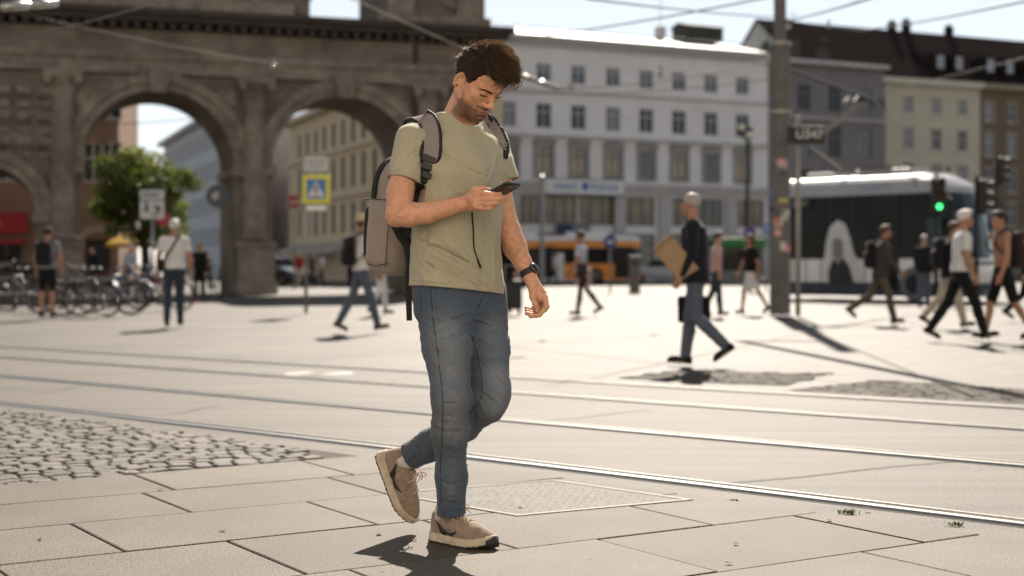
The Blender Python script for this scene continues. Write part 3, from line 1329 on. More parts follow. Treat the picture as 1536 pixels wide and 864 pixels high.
for (u0, u1) in ((1.0, 4.6), (5.6, 9.3)):
    put_window(MBLD, FM, (u0 + u1) / 2, .4, u1 - u0, 4.4, shopg, frame_g, 2, .75, 'shop_window')

# ---- cream house and brown house under one steep dark roof
cA, cB = Pw(1322, 110.0), Pw(1470, 114.0)
dirc = (cB - cA) / np.linalg.norm(cB - cA)
cream_m = M('cream_stucco', (.56, .51, .40), .88, .05, .8, .002, 50, var2=.06, scale2=.3)
brown_m = M('brown_stucco', (.17, .128, .085), .88, .08, .8, .002, 50, var2=.06, scale2=.3)
roof_d = M('dark_tile_roof', (.033, .026, .025), 1.0, .25, 3, .02, 8, spec=0.0)
HC = 15.5
for nm, lab, p0, p1, mt, cols_, trim in (
        ('cream_house', 'cream house with small square windows under the steep dark roof', cA - dirc * 7.5, cB, cream_m, [1363, 1405, 1444], M('cream_trim', (.60, .56, .46), .85, .05)),
        ('brown_house', 'brown house at the right edge beside the cream house', cB + dirc * .03, cB + dirc * 13, brown_m, [1484, 1518, 1552], M('brown_trim', (.30, .25, .18), .85, .05))):
    FC = Facade(p0, p1)
    H0 = block(nm, lab, FC, HC, 12, mt)
    uu = [FC.u(p) for p in cols_]
    if nm == 'cream_house':
        uu = [uu[0] - (uu[1] - uu[0]) * k for k in (3, 2, 1)] + uu
        rws = [(13.0, 14.3, .95), (10.15, 11.85, .98), (7.4, 9.1, .98), (4.6, 6.4, .98)]
    else:
        rws = [(12.7, 14.2, .98), (9.9, 11.8, .98), (7.0, 8.9, .98), (4.2, 6.2, .98)]
    uu = [u for u in uu if .6 < u < FC.L - .6]
    holes = [(u - w_ / 2, u + w_ / 2, a_, c_) for u in uu for a_, c_, w_ in rws] + [(1, FC.L - 1, .4, 3.3)]
    b = MB()
    wall_with_holes(b, FC.L, HC, holes, .2)
    shell(b, FC.L, HC, 12)
    b.build('wall', mt, H0)
    MB().box((FC.L / 2, -.25, HC - .05), (FC.L, .6, .45)).build('cornice', trim, H0)
    MB().box((FC.L / 2, -.08, 3.7), (FC.L, .2, .3)).build('cornice', trim, H0)
    for u in uu:
        for a_, c_, w_ in rws:
            put_window(H0, FC, u, a_, w_, c_ - a_, glass_c if rr.random() < .5 else glass_d, frame_w, 1, .6)
    for u in uu:
        for a_, c_, w_ in rws:
            b = MB()
            b.box((u, -.04, a_ - .1), (w_ + .36, .12, .14))
            b.box((u, -.03, c_ + .1), (w_ + .3, .09, .14))
            for s in (-1, 1):
                b.box((u + s * (w_ / 2 + .08), -.02, (a_ + c_) / 2), (.12, .07, c_ - a_ + .04))
            b.build('window_surround', trim, H0)
    put_window(H0, FC, FC.L / 2, .4, FC.L - 2, 2.9, shopg, frame_g, 4, .75, 'shop_window')
    b = MB()
    zr = 20.6
    x0 = 0 if nm == 'cream_house' else -.02
    b.quad((x0, -.55, HC + .18), (FC.L, -.55, HC + .18), (FC.L, 6, zr), (x0, 6, zr))
    b.quad((FC.L, 12, HC + .18), (x0, 12, HC + .18), (x0, 6, zr), (FC.L, 6, zr))
    b.quad((x0, -.55, HC + .18), (x0, 12, HC + .18), (FC.L, 12, HC + .18), (FC.L, -.55, HC + .18))
    rf = b.build('roof', roof_d, H0)
    so2 = rf.modifiers.new('thick', 'SOLIDIFY')
    so2.thickness = .12
    if nm == 'cream_house':
        b = MB()
        b.add([(.15, 0, HC + .2), (.15, 12, HC + .2), (.15, 6, zr - .2)], [(0, 1, 2)])
        b.build('gable_wall', M('pale_gable', (.36, .36, .35), .9, .1, 1), H0)
        b = MB()
        b.box((FC.u(1322), -.2, 8), (.22, .22, 15))
        b.build('downpipe', frame_g, H0)
    dz = 3.05
    dpx = (1408, 1436) if nm == 'cream_house' else (1483, 1512, 1545)
    for p in dpx:
        u = FC.u(p)
        b = MB()
        zc = HC + 1.15
        b.box((u, .62, zc + .35), (1.15, 1.6, 1.5))
        b.prism([(u - .75, -.3, zc + 1.1), (u + .75, -.3, zc + 1.1), (u + .75, 2.3, zc + 1.6), (u - .75, 2.3, zc + 1.6)], (0, 0, .1))
        dm = b.build('dormer', roof_d, rf)
        m1, m2 = window_proto(.62, 1.0, glass_c, frame_w, 0, 0)
        o = bpy.data.objects.new('dormer_window', m1)
        COL.objects.link(o)
        o.parent = rf
        o.location = (u, -.36, zc + 0.0)
        o2 = bpy.data.objects.new('pane', M and window_proto(.62, 1.0, M('dormer_glass', (.30, .38, .45), .15, .2, 2), frame_w, 0, 0)[1])
        COL.objects.link(o2)
        o2.parent = rf
        o2.location = (u, -.352, zc)
    for p, hh in (((1412, .35), (1434, .6)) if nm == 'cream_house' else ((1500, .4),)):
        b = MB()
        u = FC.u(p)
        b.box((u, 6, zr + hh / 2), (.5, .6, hh + .6))
        for k in (-.2, .2):
            b.cyl((u + k * .6, 6, zr + hh * .8), (u + k * .6, 6, zr + hh + .5), .08, n=8)
        b.build('chimney', roof_d, rf)

# ---- buildings seen through the arches
yA, yB = Pw(434, 112.0), Pw(690, 84.0)
yB = yA + (Pw(505, 98.5) - yA) / np.linalg.norm(Pw(505, 98.5) - yA) * 42
FY = Facade(yA, yB)
FY = Facade(yA, yA + FY.U * FY.u(612))
yel_m = M('yellow_stucco', (.60, .50, .345), .88, .05, .8, .002, 50, var2=.05, scale2=.3)
YB = block('yellow_building', 'pale yellow building with rows of shuttered windows seen through the right arch', FY, 12, 10, yel_m)
HY = 12.1
yu = [FY.u(p) for p in (449, 461, 473, 486, 500, 514, 529, 545)]
stp = np.median(np.diff(yu))
yu = [yu[0] + stp * k for k in range(0, int((FY.L - yu[0] - 1) / stp))]
ry = [(9.3, 11.0, .95), (6.3, 8.5, .95), (3.3, 5.3, .95)]
holes = [(u - w_ / 2, u + w_ / 2, a_, c_) for u in yu for a_, c_, w_ in ry]
b = MB()
wall_with_holes(b, FY.L, HY, holes, .2)
shell(b, FY.L, HY, 6)
b.build('wall', yel_m, YB)
ytrim = M('yellow_trim', (.56, .48, .36), .85, .06)
for c_, s_ in (((FY.L / 2, -.3, HY + .05), (FY.L + .6, .8, .35)), ((FY.L / 2, -.1, 8.95), (FY.L, .25, .2)), ((FY.L / 2, -.1, 5.8), (FY.L, .25, .2))):
    MB().box(c_, s_).build('cornice', ytrim, YB)
b = MB()
b.prism([(-.2, -.4, HY + .23), (-.2, 3, HY + 1.3), (-.2, 6, HY + .23)], (FY.L, 0, 0))
b.build('roof', M('grey_tile', (.14, .13, .125), .8, .2, 4), YB)
shut_m = M('brown_shutter', (.13, .11, .085), .6, .2, 3)
for u in yu:
    for a_, c_, w_ in ry:
        put_window(YB, FY, u, a_, w_, c_ - a_, glass_c, shut_m, 1, .5)
for u0 in np.arange(3, FY.L - 6, 6.2):
    MB().prism([(u0, -.1, 2.7), (u0, -1.9, 2.1), (u0, -1.9, 1.85), (u0, -.1, 2.3)], (5.4, 0, 0)).build('awning', M('striped_awning', (.42, .38, .33), .9, .25, 3), YB)

pA, pB = Pw(392, 128.0), Pw(437, 118.0)
FP_ = Facade(pA - (pB - pA) * .8, pB)
PBD = block('rose_building', 'rose-grey building beyond the yellow building seen through the right arch', FP_, 12, 10, mauve_m)
rose_m = M('rose_stucco', (.42, .34, .32), .88, .06, .8)
b = MB()
pu = np.arange(1.5, FP_.L - 1, 2.3)
holes = [(u - .45, u + .45, a_, a_ + 1.8) for u in pu for a_ in (3.5, 6.6, 9.7)]
wall_with_holes(b, FP_.L, 13.0, holes, .2)
shell(b, FP_.L, 13.0, 10)
b.build('wall', rose_m, PBD)
for u in pu:
    for a_ in (3.5, 6.6, 9.7):
        put_window(PBD, FP_, u, a_, .9, 1.8, glass_d, frame_w, 1, .6)
b = MB()
b.prism([(-.2, -.4, 13.02), (-.2, 5, 15.0), (-.2, 10, 13.02)], (FP_.L, 0, 0))
b.build('roof', M('grey_tile', (.14, .13, .125), .8), PBD)

bA, bB = Pw(246, 150.0), Pw(300, 127.0)
bB = bA + (bB - bA) / np.linalg.norm(bB - bA) * 38
FB = Facade(bA, bB)
BB_ = block('pale_blue_building', 'pale blue-grey office block seen through the left arch behind the tree', FB, 13.6, 12, white_m)
pale_m = M('pale_blue_stucco', (.47, .50, .53), .85, .05, .8)
HB_ = 13.7
bu = np.arange(1.2, FB.L - 1, 2.1)
holes = [(u - .6, u + .6, a_, a_ + 1.7) for u in bu for a_ in (2.6, 5.4, 8.2, 11.0)]
b = MB()
wall_with_holes(b, FB.L, HB_, holes, .2)
shell(b, FB.L, HB_, 3)
b.build('wall', pale_m, BB_)
b = MB()
b.box((FB.L / 2, -.3, HB_ + .1), (FB.L + .6, .8, .4))
b.build('cornice', stone_g, BB_)
b = MB()
b.prism([(-.2, -.4, HB_ + .3), (-.2, 1.5, HB_ + 1.2), (-.2, 3, HB_ + .3)], (FB.L, 0, 0))
b.build('roof', M('grey_tile', (.14, .13, .125), .8), BB_)
for i, u in enumerate(bu):
    for a_ in (2.6, 5.4, 8.2, 11.0):
        if i < 25:
            put_window(BB_, FB, u, a_, 1.2, 1.7, glass_c, frame_w, 1, 0)

rA, rB = Pw(-120, 66.0), Pw(178, 67.5)
FR_ = Facade(rA, rB)
red_m = M('terracotta_stucco', (.26, .16, .11), .88, .1, .8, .003, 40, var2=.08, scale2=.4)
RB = block('terracotta_building', 'terracotta building with a red shop front seen through the left arches', FR_, 13, 10, red_m)
ru = [FR_.u(p) for p in (-80, -40, 10, 60, 100, 140, 166)]
holes = [(u - .5, u + .5, a_, a_ + 1.9) for u in ru for a_ in (5.0, 8.0, 11.0)]
us0, us1 = FR_.u(-40), FR_.u(34)
ud0, ud1 = FR_.u(128), FR_.u(166)
holes += [(us0, us1, .3, 2.2), (ud0, ud1, 0.02, 2.3)]
b = MB()
wall_with_holes(b, FR_.L, 14.0, holes, .3)
shell(b, FR_.L, 14.0, 10)
b.build('wall', red_m, RB)
for u in ru:
    for a_ in (5.0, 8.0, 11.0):
        put_window(RB, FR_, u, a_, 1.0, 1.9, glass_d, frame_w, 1, .6)
put_window(RB, FR_, (us0 + us1) / 2, .3, us1 - us0, 1.9, shopg, frame_g, 2, 0, 'shop_window')
b = MB()
b.box(((ud0 + ud1) / 2, .25, 1.15), (ud1 - ud0 - .02, .08, 2.26))
b.build('gateway_door', M('dark_door', (.03, .03, .035), .6), RB)
b = MB()
for i in range(9):
    a0, a1 = math.pi * i / 9, math.pi * (i + 1) / 9
    uc, rr_ = (ud0 + ud1) / 2, (ud1 - ud0) / 2
    P = [(uc + (rr_ + e) * math.cos(a), -.08, 2.3 + (.55 * rr_ + e) * math.sin(a)) for e, a in ((0, a0), (.35, a0), (.35, a1), (0, a1))]
    b.prism(P, (0, .08, 0))
b.build('door_arch', M('sand_trim', (.36, .30, .24), .9, .1), RB)
pp = front_point(FR_, 0, 2.6, .5)
sg = thing('shop_sign', 'red shop sign band seen through the small arch at the left edge', 'sign', pp, FR_.rz)
b = MB()
b.box((0, 0, .45), (2.6, .2, 1.0))
b.box((0, -.25, -.45), (2.6, .7, .22))
b.build('sign_panel', M('shop_red', (.35, .015, .02), .5, .05), sg)
text_obj('lettering', 'N', .6, M('sign_orange', (.75, .22, .03), .5), sg, (-.06, -.13, .45))

# ---- the sunlit side of the square, behind the photographer (it lights the shade and shows in the windows)
for k, (x0, x1, yy, hh, rgb, lab) in enumerate(((-52, -17, -17.0, 19.0, (.74, .63, .50), 'cream apartment house behind the photographer, left of the three'), (-16.9, 15, -16.0, 20.5, (.80, .72, .60), 'pale apartment house straight behind the photographer'), (15.1, 52, -17.0, 18.0, (.76, .64, .50), 'sand-coloured apartment house behind the photographer, right of the three'))):
    FO = Facade((x1, yy), (x0, yy))
    OB = block('apartment_house', lab, FO, hh, 10, white_m)
    OB['group'] = 'apartment houses behind the photographer'
    mo = M('opposite_stucco_%d' % k, rgb, .88, .05, .8)
    uo = np.arange(1.6, FO.L - 1.2, 3.4)
    holes = [(u - .55, u + .55, z, z + 1.8) for u in uo for z in np.arange(4.6, hh - 2.2, 3.3)] + [(u - .9, u + .9, .3, 3.0) for u in uo]
    b = MB()
    wall_with_holes(b, FO.L, hh, holes, .2)
    shell(b, FO.L, hh, 10)
    b.build('wall', mo, OB)
    for h_ in holes:
        put_window(OB, FO, (h_[0] + h_[1]) / 2, h_[2], h_[1] - h_[0], h_[3] - h_[2], glass_c, frame_w, 1, .66)
    MB().box((FO.L / 2, -.25, hh - .1), (FO.L, .6, .4)).build('cornice', mo, OB)
    b = MB()
    b.prism([(0, -.4, hh + .12), (0, 5, hh + 3), (0, 10, hh + .12)], (FO.L, 0, 0))
    b.build('roof', M('opposite_roof', (.20, .09, .06), .9, .2, 3), OB)

# ================================================================== the stone gate with its arches
GA, GB = np.array((-18.0, 50.0)), np.array((-.86, 55.5))
GU = (GB - GA) / np.linalg.norm(GB - GA)
FG = Facade(GA - GU * 9, GB)
GT = 4.6
gate_m = ashlar(M('gate_sandstone', (.205, .172, .138), .92, .25, .9, .02, 9, var2=.25, scale2=.35, detail=8), 1.1, .48)
gate_t = M('gate_trim_stone', (.225, .190, .154), .92, .28, 2.5, .012, 12, var2=.25, scale2=.5)
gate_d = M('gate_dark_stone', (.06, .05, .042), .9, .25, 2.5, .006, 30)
GATE = thing('city_gate', 'dark sandstone city gate with two large arches behind the young man', 'gate', (FG.p0[0], FG.p0[1], 0), FG.rz)
gu = FG.u
Lg = FG.L
ARCH = [((gu(-20)), 1.62, 2.9), ((gu(120) + gu(352)) / 2, 2.72, 4.68), ((gu(410) + gu(618)) / 2, 2.68, 4.75)]
ZT = 7.95
b = MB()
cur = 0.0
for (uc, rr_, zs) in ARCH:
    for y0, flip in ((0, False), (GT, True)):
        def q(a1, a2, a3, a4):
            b.add([a1, a2, a3, a4], [(0, 1, 2, 3) if not flip else (3, 2, 1, 0)])
        q((cur, y0, 0), (uc - rr_, y0, 0), (uc - rr_, y0, ZT), (cur, y0, ZT))
        n = 24
        for i in range(n):
            a0, a1 = math.pi - math.pi * i / n, math.pi - math.pi * (i + 1) / n
            p0 = (uc + rr_ * math.cos(a0), zs + rr_ * math.sin(a0))
            p1 = (uc + rr_ * math.cos(a1), zs + rr_ * math.sin(a1))
            q((p0[0], y0, p0[1]), (p1[0], y0, p1[1]), (p1[0], y0, ZT), (p0[0], y0, ZT))
    for i in range(24):
        a0, a1 = math.pi - math.pi * i / 24, math.pi - math.pi * (i + 1) / 24
        p0 = (uc + rr_ * math.cos(a0), zs + rr_ * math.sin(a0))
        p1 = (uc + rr_ * math.cos(a1), zs + rr_ * math.sin(a1))
        b.quad((p0[0], 0, p0[1]), (p0[0], GT, p0[1]), (p1[0], GT, p1[1]), (p1[0], 0, p1[1]))
    b.quad((uc - rr_, 0, 0), (uc - rr_, GT, 0), (uc - rr_, GT, zs), (uc - rr_, 0, zs))
    b.quad((uc + rr_, GT, 0), (uc + rr_, 0, 0), (uc + rr_, 0, zs), (uc + rr_, GT, zs))
    cur = uc + rr_
for y0 in (0, GT):
    b.quad((cur, y0, 0), (Lg, y0, 0), (Lg, y0, ZT), (cur, y0, ZT))
b.quad((Lg, 0, 0), (Lg, GT, 0), (Lg, GT, ZT), (Lg, 0, ZT))
b.quad((0, 0, ZT), (Lg, 0, ZT), (Lg, GT, ZT), (0, GT, ZT))
b.build('wall', gate_m, GATE)
# entablature: architrave, frieze, dentils, cornice
b = MB()
b.box((Lg / 2, GT / 2, 8.22), (Lg + .2, GT + .5, .50))
b.box((Lg / 2, GT / 2, 8.60), (Lg + .35, GT + .7, .24))
b.build('architrave', gate_t, GATE)
b = MB()
b.box((Lg / 2, GT / 2, 9.15), (Lg + .1, GT + .3, .84))
b.build('frieze', gate_m, GATE)
b = MB()
for i in range(int(Lg / .42)):
    b.box((.2 + i * .42, -.36, 9.68), (.24, .42, .22))
b.box((Lg / 2, GT / 2, 9.90), (Lg + 1.1, GT + 1.5, .20))
b.box((Lg / 2, GT / 2, 10.12), (Lg + 1.5, GT + 1.9, .22))
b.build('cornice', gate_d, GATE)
# attic blocks with the open gap
b = MB()
u0, u1 = -1, gu(440)
b.box(((u0 + u1) / 2, GT / 2, 11.6), (u1 - u0, GT - .4, 2.74))
u0, u1 = gu(440), gu(467)
b.box(((u0 + u1) / 2, GT / 2, 10.75), (u1 - u0, GT - .6, 1.04))
u0, u1 = gu(574), Lg - .15
b.box(((u0 + u1) / 2, GT / 2, 12.6), (u1 - u0, GT - .4, 4.74))
b.build('attic', gate_m, GATE)
b = MB()
u0, u1 = gu(440), gu(467)
b.box(((u0 + u1) / 2 + .1, GT / 2, 11.36), (u1 - u0 + .3, GT - .2, .18))
u0, u1 = gu(574), Lg - .15
for uu in (u0 + .45, u1 - .45, (u0 + u1) / 2 - 1.1, (u0 + u1) / 2 + 1.1):
    b.box((uu, .06, 12.6), (.5, .4, 4.7))
b.box(((u0 + u1) / 2, .1, 10.45), (u1 - u0 + .3, .5, .4))
for uu in np.arange(gu(60), gu(430), 1.9):
    b.box((uu, .08, 11.4), (.28, .34, 2.3))
b.box(((gu(-60) + gu(440)) / 2, .08, 10.55), (gu(440) - gu(-60), .5, .5))
b.build('attic_pilaster', gate_t, GATE)
um = gu(690)
b = MB()
b.lathe((um, .22, 11.9), [(.95, 0), (.95, .22), (.78, .22), (.74, .08), (.3, .16), (.02, .22)], 28, axis=(0, -1, 0))
b.build('medallion', gate_t, GATE)
# archivolts, keystones, impost bands
for (uc, rr_, zs) in ARCH:
    b = MB()
    n = 21
    for (ri, ro, out) in ((rr_ + .002, rr_ + .30, .10), (rr_ + .30, rr_ + .62, .20)):
        for i in range(n):
            a0, a1 = math.pi * i / n, math.pi * (i + 1) / n
            P = [(uc + r_ * math.cos(a), -out, zs + r_ * math.sin(a)) for r_, a in ((ri, a0), (ro, a0), (ro, a1), (ri, a1))]
            b.prism(P, (0, out + .004, 0))
    b.build('archivolt', gate_t, GATE)
    b = MB()
    b.prism([(uc - .26, -.42, zs + rr_ - .10), (uc + .26, -.42, zs + rr_ - .10), (uc + .40, -.42, zs + rr_ + .78), (uc - .40, -.42, zs + rr_ + .78)], (0, .46, 0))
    b.build('keystone', gate_t, GATE)
    for s in (-1, 1):
        b = MB()
        x0 = uc + s * (rr_ + .45)
        b.box((x0, -.02, zs - .18), (1.1, .50, .36))
        b.box((uc + s * (rr_ - .06), GT / 2, zs - .18), (.16, GT + .1, .30))
        b.build('impost', gate_t, GATE)
# half columns with plinths and capitals
for px, wpx in ((94, 1.0), (382, 1.05), (640, 1.0), (706, .9)):
    uc = gu(px)
    b = MB()
    b.lathe((uc, -.05, 1.95), [(.55, 0), (.58, .08), (.50, .18), (.47, .28), (.445, 2.5), (.40, 5.2), (.44, 5.3), (.42, 5.36)], 20)
    cl = b.build('column', gate_t, GATE, True)
    b = MB()
    b.lathe((uc, -.05, 7.28), [(.42, 0), (.46, .12), (.58, .30), (.66, .42)], 16)
    b.box((uc, -.05, 7.83), (1.34, 1.24, .22))
    for s in (-1, 1):
        b.lathe((uc + s * .52, -.68, 7.60), [(.15, 0), (.15, .12), (.05, .14)], 10, axis=(0, -1, 0))
    b.build('capital', gate_t, cl)
    b = MB()
    b.box((uc, -.12, .85), (1.30, 1.20, 1.70))
    b.box((uc, -.12, 1.80), (1.46, 1.36, .22))
    b.box((uc, -.12, .20), (1.50, 1.40, .40))
    b.build('plinth', gate_t, cl)
# spandrel roundels, niche, fall pipe
for px in (130, 352 - 12, 428, 598):
    uc = gu(px)
    b = MB()
    b.lathe((uc, .01, 7.2 if px > 300 else 7.0), [(.36, 0), (.36, .10), (.27, .10), (.24, .03), (.02, .05)], 22, axis=(0, -1, 0))
    b.build('roundel', gate_t, GATE)
uc = gu(676)
b = MB()
for i in range(12):
    a0, a1 = math.pi * i / 12, math.pi * (i + 1) / 12
    P = [(uc + r_ * math.cos(a), -.12, 6.0 + r_ * math.sin(a)) for r_, a in ((.5, a0), (.75, a0), (.75, a1), (.5, a1))]
    b.prism(P, (0, .124, 0))
for s in (-1, 1):
    b.box((uc + s * .62, -.06, 5.0), (.25, .124, 2.0))
b.box((uc, -.10, 3.9), (1.7, .2, .2))
b.build('niche_frame', gate_t, GATE)
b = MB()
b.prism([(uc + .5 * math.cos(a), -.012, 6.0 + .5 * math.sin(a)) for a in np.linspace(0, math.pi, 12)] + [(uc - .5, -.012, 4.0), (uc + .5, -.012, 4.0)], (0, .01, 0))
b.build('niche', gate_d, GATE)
b = MB()
b.cyl((gu(622), -.12, 0), (gu(622), -.12, 9.5), .12, n=10)
b.build('downpipe', gate_d, GATE)
b = MB()
for i in range(6):
    for j in range(3):
        b.box((gu(36) + (i % 3) * .7 - .7, -.06, 5.1 + j * .9 + (i // 3) * .2), (.45, .15, .5))
b.build('relief', gate_t, GATE)
# ================================================================== street furniture, vehicles, tree, wires
pole_m = M('pole_grey', (.135, .125, .112), .6, .15, 6, .001, 60, var2=.12, scale2=1.5)
galv = M('galvanised', (.30, .30, .29), .42, .12, 12, metal=.6)
black_m = M('signal_black', (.012, .012, .013), .5, .1, 20)
green_dk = M('lamp_green', (.018, .035, .028), .5, .1, 20)
white_p = M('white_paint', (.72, .72, .71), .4, .04, 10)
glow_w = M('lamp_globe', (.72, .69, .58), .25, .03, 5)
tyre_m = M('tyre_rubber', (.015, .015, .016), .8, .2, 40)
rim_m = M('wheel_rim', (.12, .12, .12), .45, .1, 20, metal=.4)
wire_m = M('wire_dark', (.03, .03, .03), .5, .1)
wire_l = M('wire_copper', (.16, .14, .12), .6, .1, metal=.3)


def gp(px, py):
    x, y = G(px, py)
    return (x, y, 0)


def at_d(px, d):
    return ((px - 768) / FPX * d, d, 0)


# ---- big catenary pole with stickers
p0 = gp(1170, 472)
pl_ = thing('catenary_pole', 'thick grey catenary pole with stickers on its lower part', 'pole', p0)
d0 = p0[1]
zz = lambda py, d: 1 + (400 - py) / FPX * d
b = MB()
b.lathe((0, 0, 0), [(.235, 0), (.215, .02), (.212, 5.2), (.185, 5.6), (.132, 5.72), (.128, 5.76), (.118, 10.5)], 24)
b.build('shaft', pole_m, pl_, True)
b = MB()
_A, _B = np.array((4.4, 29.8, 8.5)) - np.array(p0), np.array((5.27, 21.25, 8.5)) - np.array(p0)
b.tube([(0, 0, 8.5), _A, _A * .5 + _B * .5, _B, _B + (_B - _A) * .25], .085, 10)
b.build('bracket_arm', pole_m, pl_, True)
for z in (5.60, 4.18, 7.05):
    b = MB()
    b.lathe((0, 0, z), [(.19 if z < 5.65 else .14, 0), (.235 if z < 5.65 else .15, .005), (.235 if z < 5.65 else .15, .07), (.19 if z < 5.65 else .14, .075)], 24)
    b.build('band', galv, pl_)
rs = random.Random(12)
for i in range(17):
    z = rs.uniform(1.15, 3.1)
    a = R(-90 + rs.uniform(-75, 75))
    wd, ht = rs.uniform(.10, .24), rs.uniform(.08, .20)
    c = rs.choice([(.6, .58, .55), (.55, .1, .08), (.10, .16, .30), (.5, .4, .15), (.08, .08, .08), (.35, .33, .32), (.6, .35, .3)])
    b = MB()
    P, Q = [], []
    for t in np.linspace(-.5, .5, 5):
        aa = a + t * wd / .22
        rr_ = .217
        P.append((rr_ * math.cos(aa), rr_ * math.sin(aa), z))
        Q.append((rr_ * math.cos(aa), rr_ * math.sin(aa), z + ht))
    b.strip(P, Q)
    b.build('sticker', M('sticker_%02d' % (hash(c) % 97), c, .6, .25, 20), pl_)

# ---- slim stop pole with black board
p0 = gp(1197, 474)
sp = thing('stop_sign_pole', 'slim grey pole carrying a black route board beside the thick catenary pole', 'sign', p0)
b = MB()
b.cyl((0, 0, 0), (0, 0, 4.0), .052, n=12)
b.lathe((0, 0, 4.0), [(.055, 0), (.05, .04), (.01, .06)], 12)
b.build('post', M('post_beige', (.30, .275, .24), .5, .1, 8), sp, True)
b = MB()
b.box((.14, -.10, 3.66), (.74, .10, .34))
bd = b.build('board', black_m, sp, bevel=.015)
text_obj('lettering', 'U347', .25, white_t, bd, (.20, -.156, 3.66), ext=.003)

# ---- street lamps
for (px, d, H, lab) in ((1121, 60, 7.1, 'dark green street lamp with round globes left of the thick catenary pole'), (1421, 62, 5.4, 'dark street lamp with a small pale globe behind the tram roof')):
    s = thing('street_lamp', lab, 'lamp', at_d(px, d), group='street lamps on the square')
    b = MB()
    b.lathe((0, 0, 0), [(.20, 0), (.20, .5), (.13, .6), (.10, 1.1), (.075, H - 1.0), (.06, H)], 14)
    b.build('post', green_dk, s, True)
    gl = ((.12, -.1, H - .55, .19), (-.22, .1, H - .2, .17)) if d == 60 else ((.05, -.1, H - .4, .18), (-.35, .0, H - .55, .12))
    for (x, y, z, r) in gl:
        b = MB()
        b.tube(spline([(0, 0, z - .6), (x * .8, y * .8, z - .5), (x, y, z - r)], 8), .03, 6)
        b.lathe((x, y, z + r * .8), [(r * .7, 0), (r * .8, .04), (.03, .2)], 12)
        ar = b.build('arm', green_dk, s, True)
        b = MB()
        b.lathe((x, y, z), [(r * math.cos(t), r * math.sin(t)) for t in np.linspace(-1.5, 1.5, 9)], 14)
        b.build('globe', glow_w, ar, True)


# ---- traffic signs
def post_sign(name, lab, base, H, r, cat='sign', group=None, mat_=galv):
    s = thing(name, lab, cat, base, group=group)
    b = MB()
    b.cyl((0, 0, 0), (0, 0, H), r, n=10)
    b.build('post', mat_, s, True)
    return s


p0 = gp(459, 470)
d0 = p0[1]
cs = post_sign('crossing_sign', 'yellow-edged blue pedestrian crossing sign on a grey post before the right arch', p0, zz(235, d0), .038)
k = d0 / FPX
cx, cz = (475 - 459) * k, zz(284, d0)
b = MB()
b.box((cx, -.06, cz), (.58, .03, .60))
b.build('sign_plate', M('sign_yellow', (.72, .66, .04), .4, .03), cs, bevel=.02)
b = MB()
b.box((cx, -.079, cz), (.41, .010, .43))
b.build('blue_field', M('crossing_blue', (.03, .17, .45), .4, .03), cs)
b = MB()
b.prism([(cx - .17, -.086, cz - .17), (cx + .17, -.086, cz - .17), (cx, -.086, cz + .18)], (0, -.004, 0))
tri = b.build('triangle', white_t, cs)
b = MB()
b.lathe((cx + .005, -.091, cz + .085), [(.022, 0), (.022, .004)], 10, axis=(0, -1, 0))
for pts, wd in (([(0, .055), (-.01, -.02)], .045), ([(-.01, -.02), (-.05, -.10), (-.075, -.155)], .026), ([(-.01, -.02), (.03, -.08), (.05, -.155)], .026), ([(0, .05), (-.045, .01), (-.06, -.03)], .018), ([(0, .05), (.04, .02), (.06, -.02)], .018)):
    b.ribbon([(cx + x, -.092, cz + z) for x, z in pts], np.cross(np.array((pts[-1][0] - pts[0][0], 0, pts[-1][1] - pts[0][1])), (0, 1, 0)), wd, .004)
for i in range(4):
    b.box((cx - .09 + i * .06, -.092, cz - .162), (.03, .004, .012))
b.build('walking_figure', black_m, cs)
b = MB()
b.box((cx + .0, -.05, zz(247, d0)), (.50, .03, .30))
b.build('upper_plate', M('plate_pale', (.50, .51, .52), .5, .06, 6), cs, bevel=.01)
b = MB()
for i, wd in enumerate((.36, .30)):
    b.box((cx, -.067, zz(247, d0) + .06 - i * .1), (wd, .004, .035))
b.build('plate_writing', M('plate_grey_text', (.30, .30, .32), .6), cs)
b = MB()
b.box((cx, -.05, zz(312, d0)), (.42, .02, .11))
b.build('lower_plate', white_t, cs)
b = MB()
for z in (zz(284, d0), zz(247, d0)):
    b.box((.0, 0, z), (.12, .11, .05))
    b.box((cx * .6, -.03, z), (cx * 1.1, .02, .04))
b.build('bracket', galv, cs)

p0 = gp(229, 446)
d0 = p0[1]
ws = post_sign('direction_sign', 'white sign with dark symbols on a post in front of the tree', p0, zz(283, d0), .05)
b = MB()
b.box((0, -.07, zz(292, d0)), (.80, .03, .30))
b.box((0, -.07, zz(315, d0)), (.80, .03, .60))
b.build('sign_panel', M('sign_dull_white', (.62, .62, .60), .5, .05, 5), ws, bevel=.02)
b = MB()
b.box((-.05, -.087, zz(292, d0)), (.55, .004, .08))
for (x, z, wx, wz) in ((-.18, .12, .10, .30), (-.18, .0, .22, .05), (.14, .14, .28, .05), (.16, .02, .05, .26), (.08, -.14, .22, .05), (.22, .02, .12, .14)):
    b.box((x, -.087, zz(315, d0) + z - .02), (wx, .004, wz))
b.build('symbol', M('sign_dark_ink', (.06, .06, .06), .6), ws)
b = MB()
b.lathe((.36, -.05, zz(329, d0)), [(.22, 0), (.22, .02), (.02, .021)], 18, axis=(0, -1, 0))
b.build('red_disc', M('sign_red', (.40, .03, .04), .5, .05), ws)

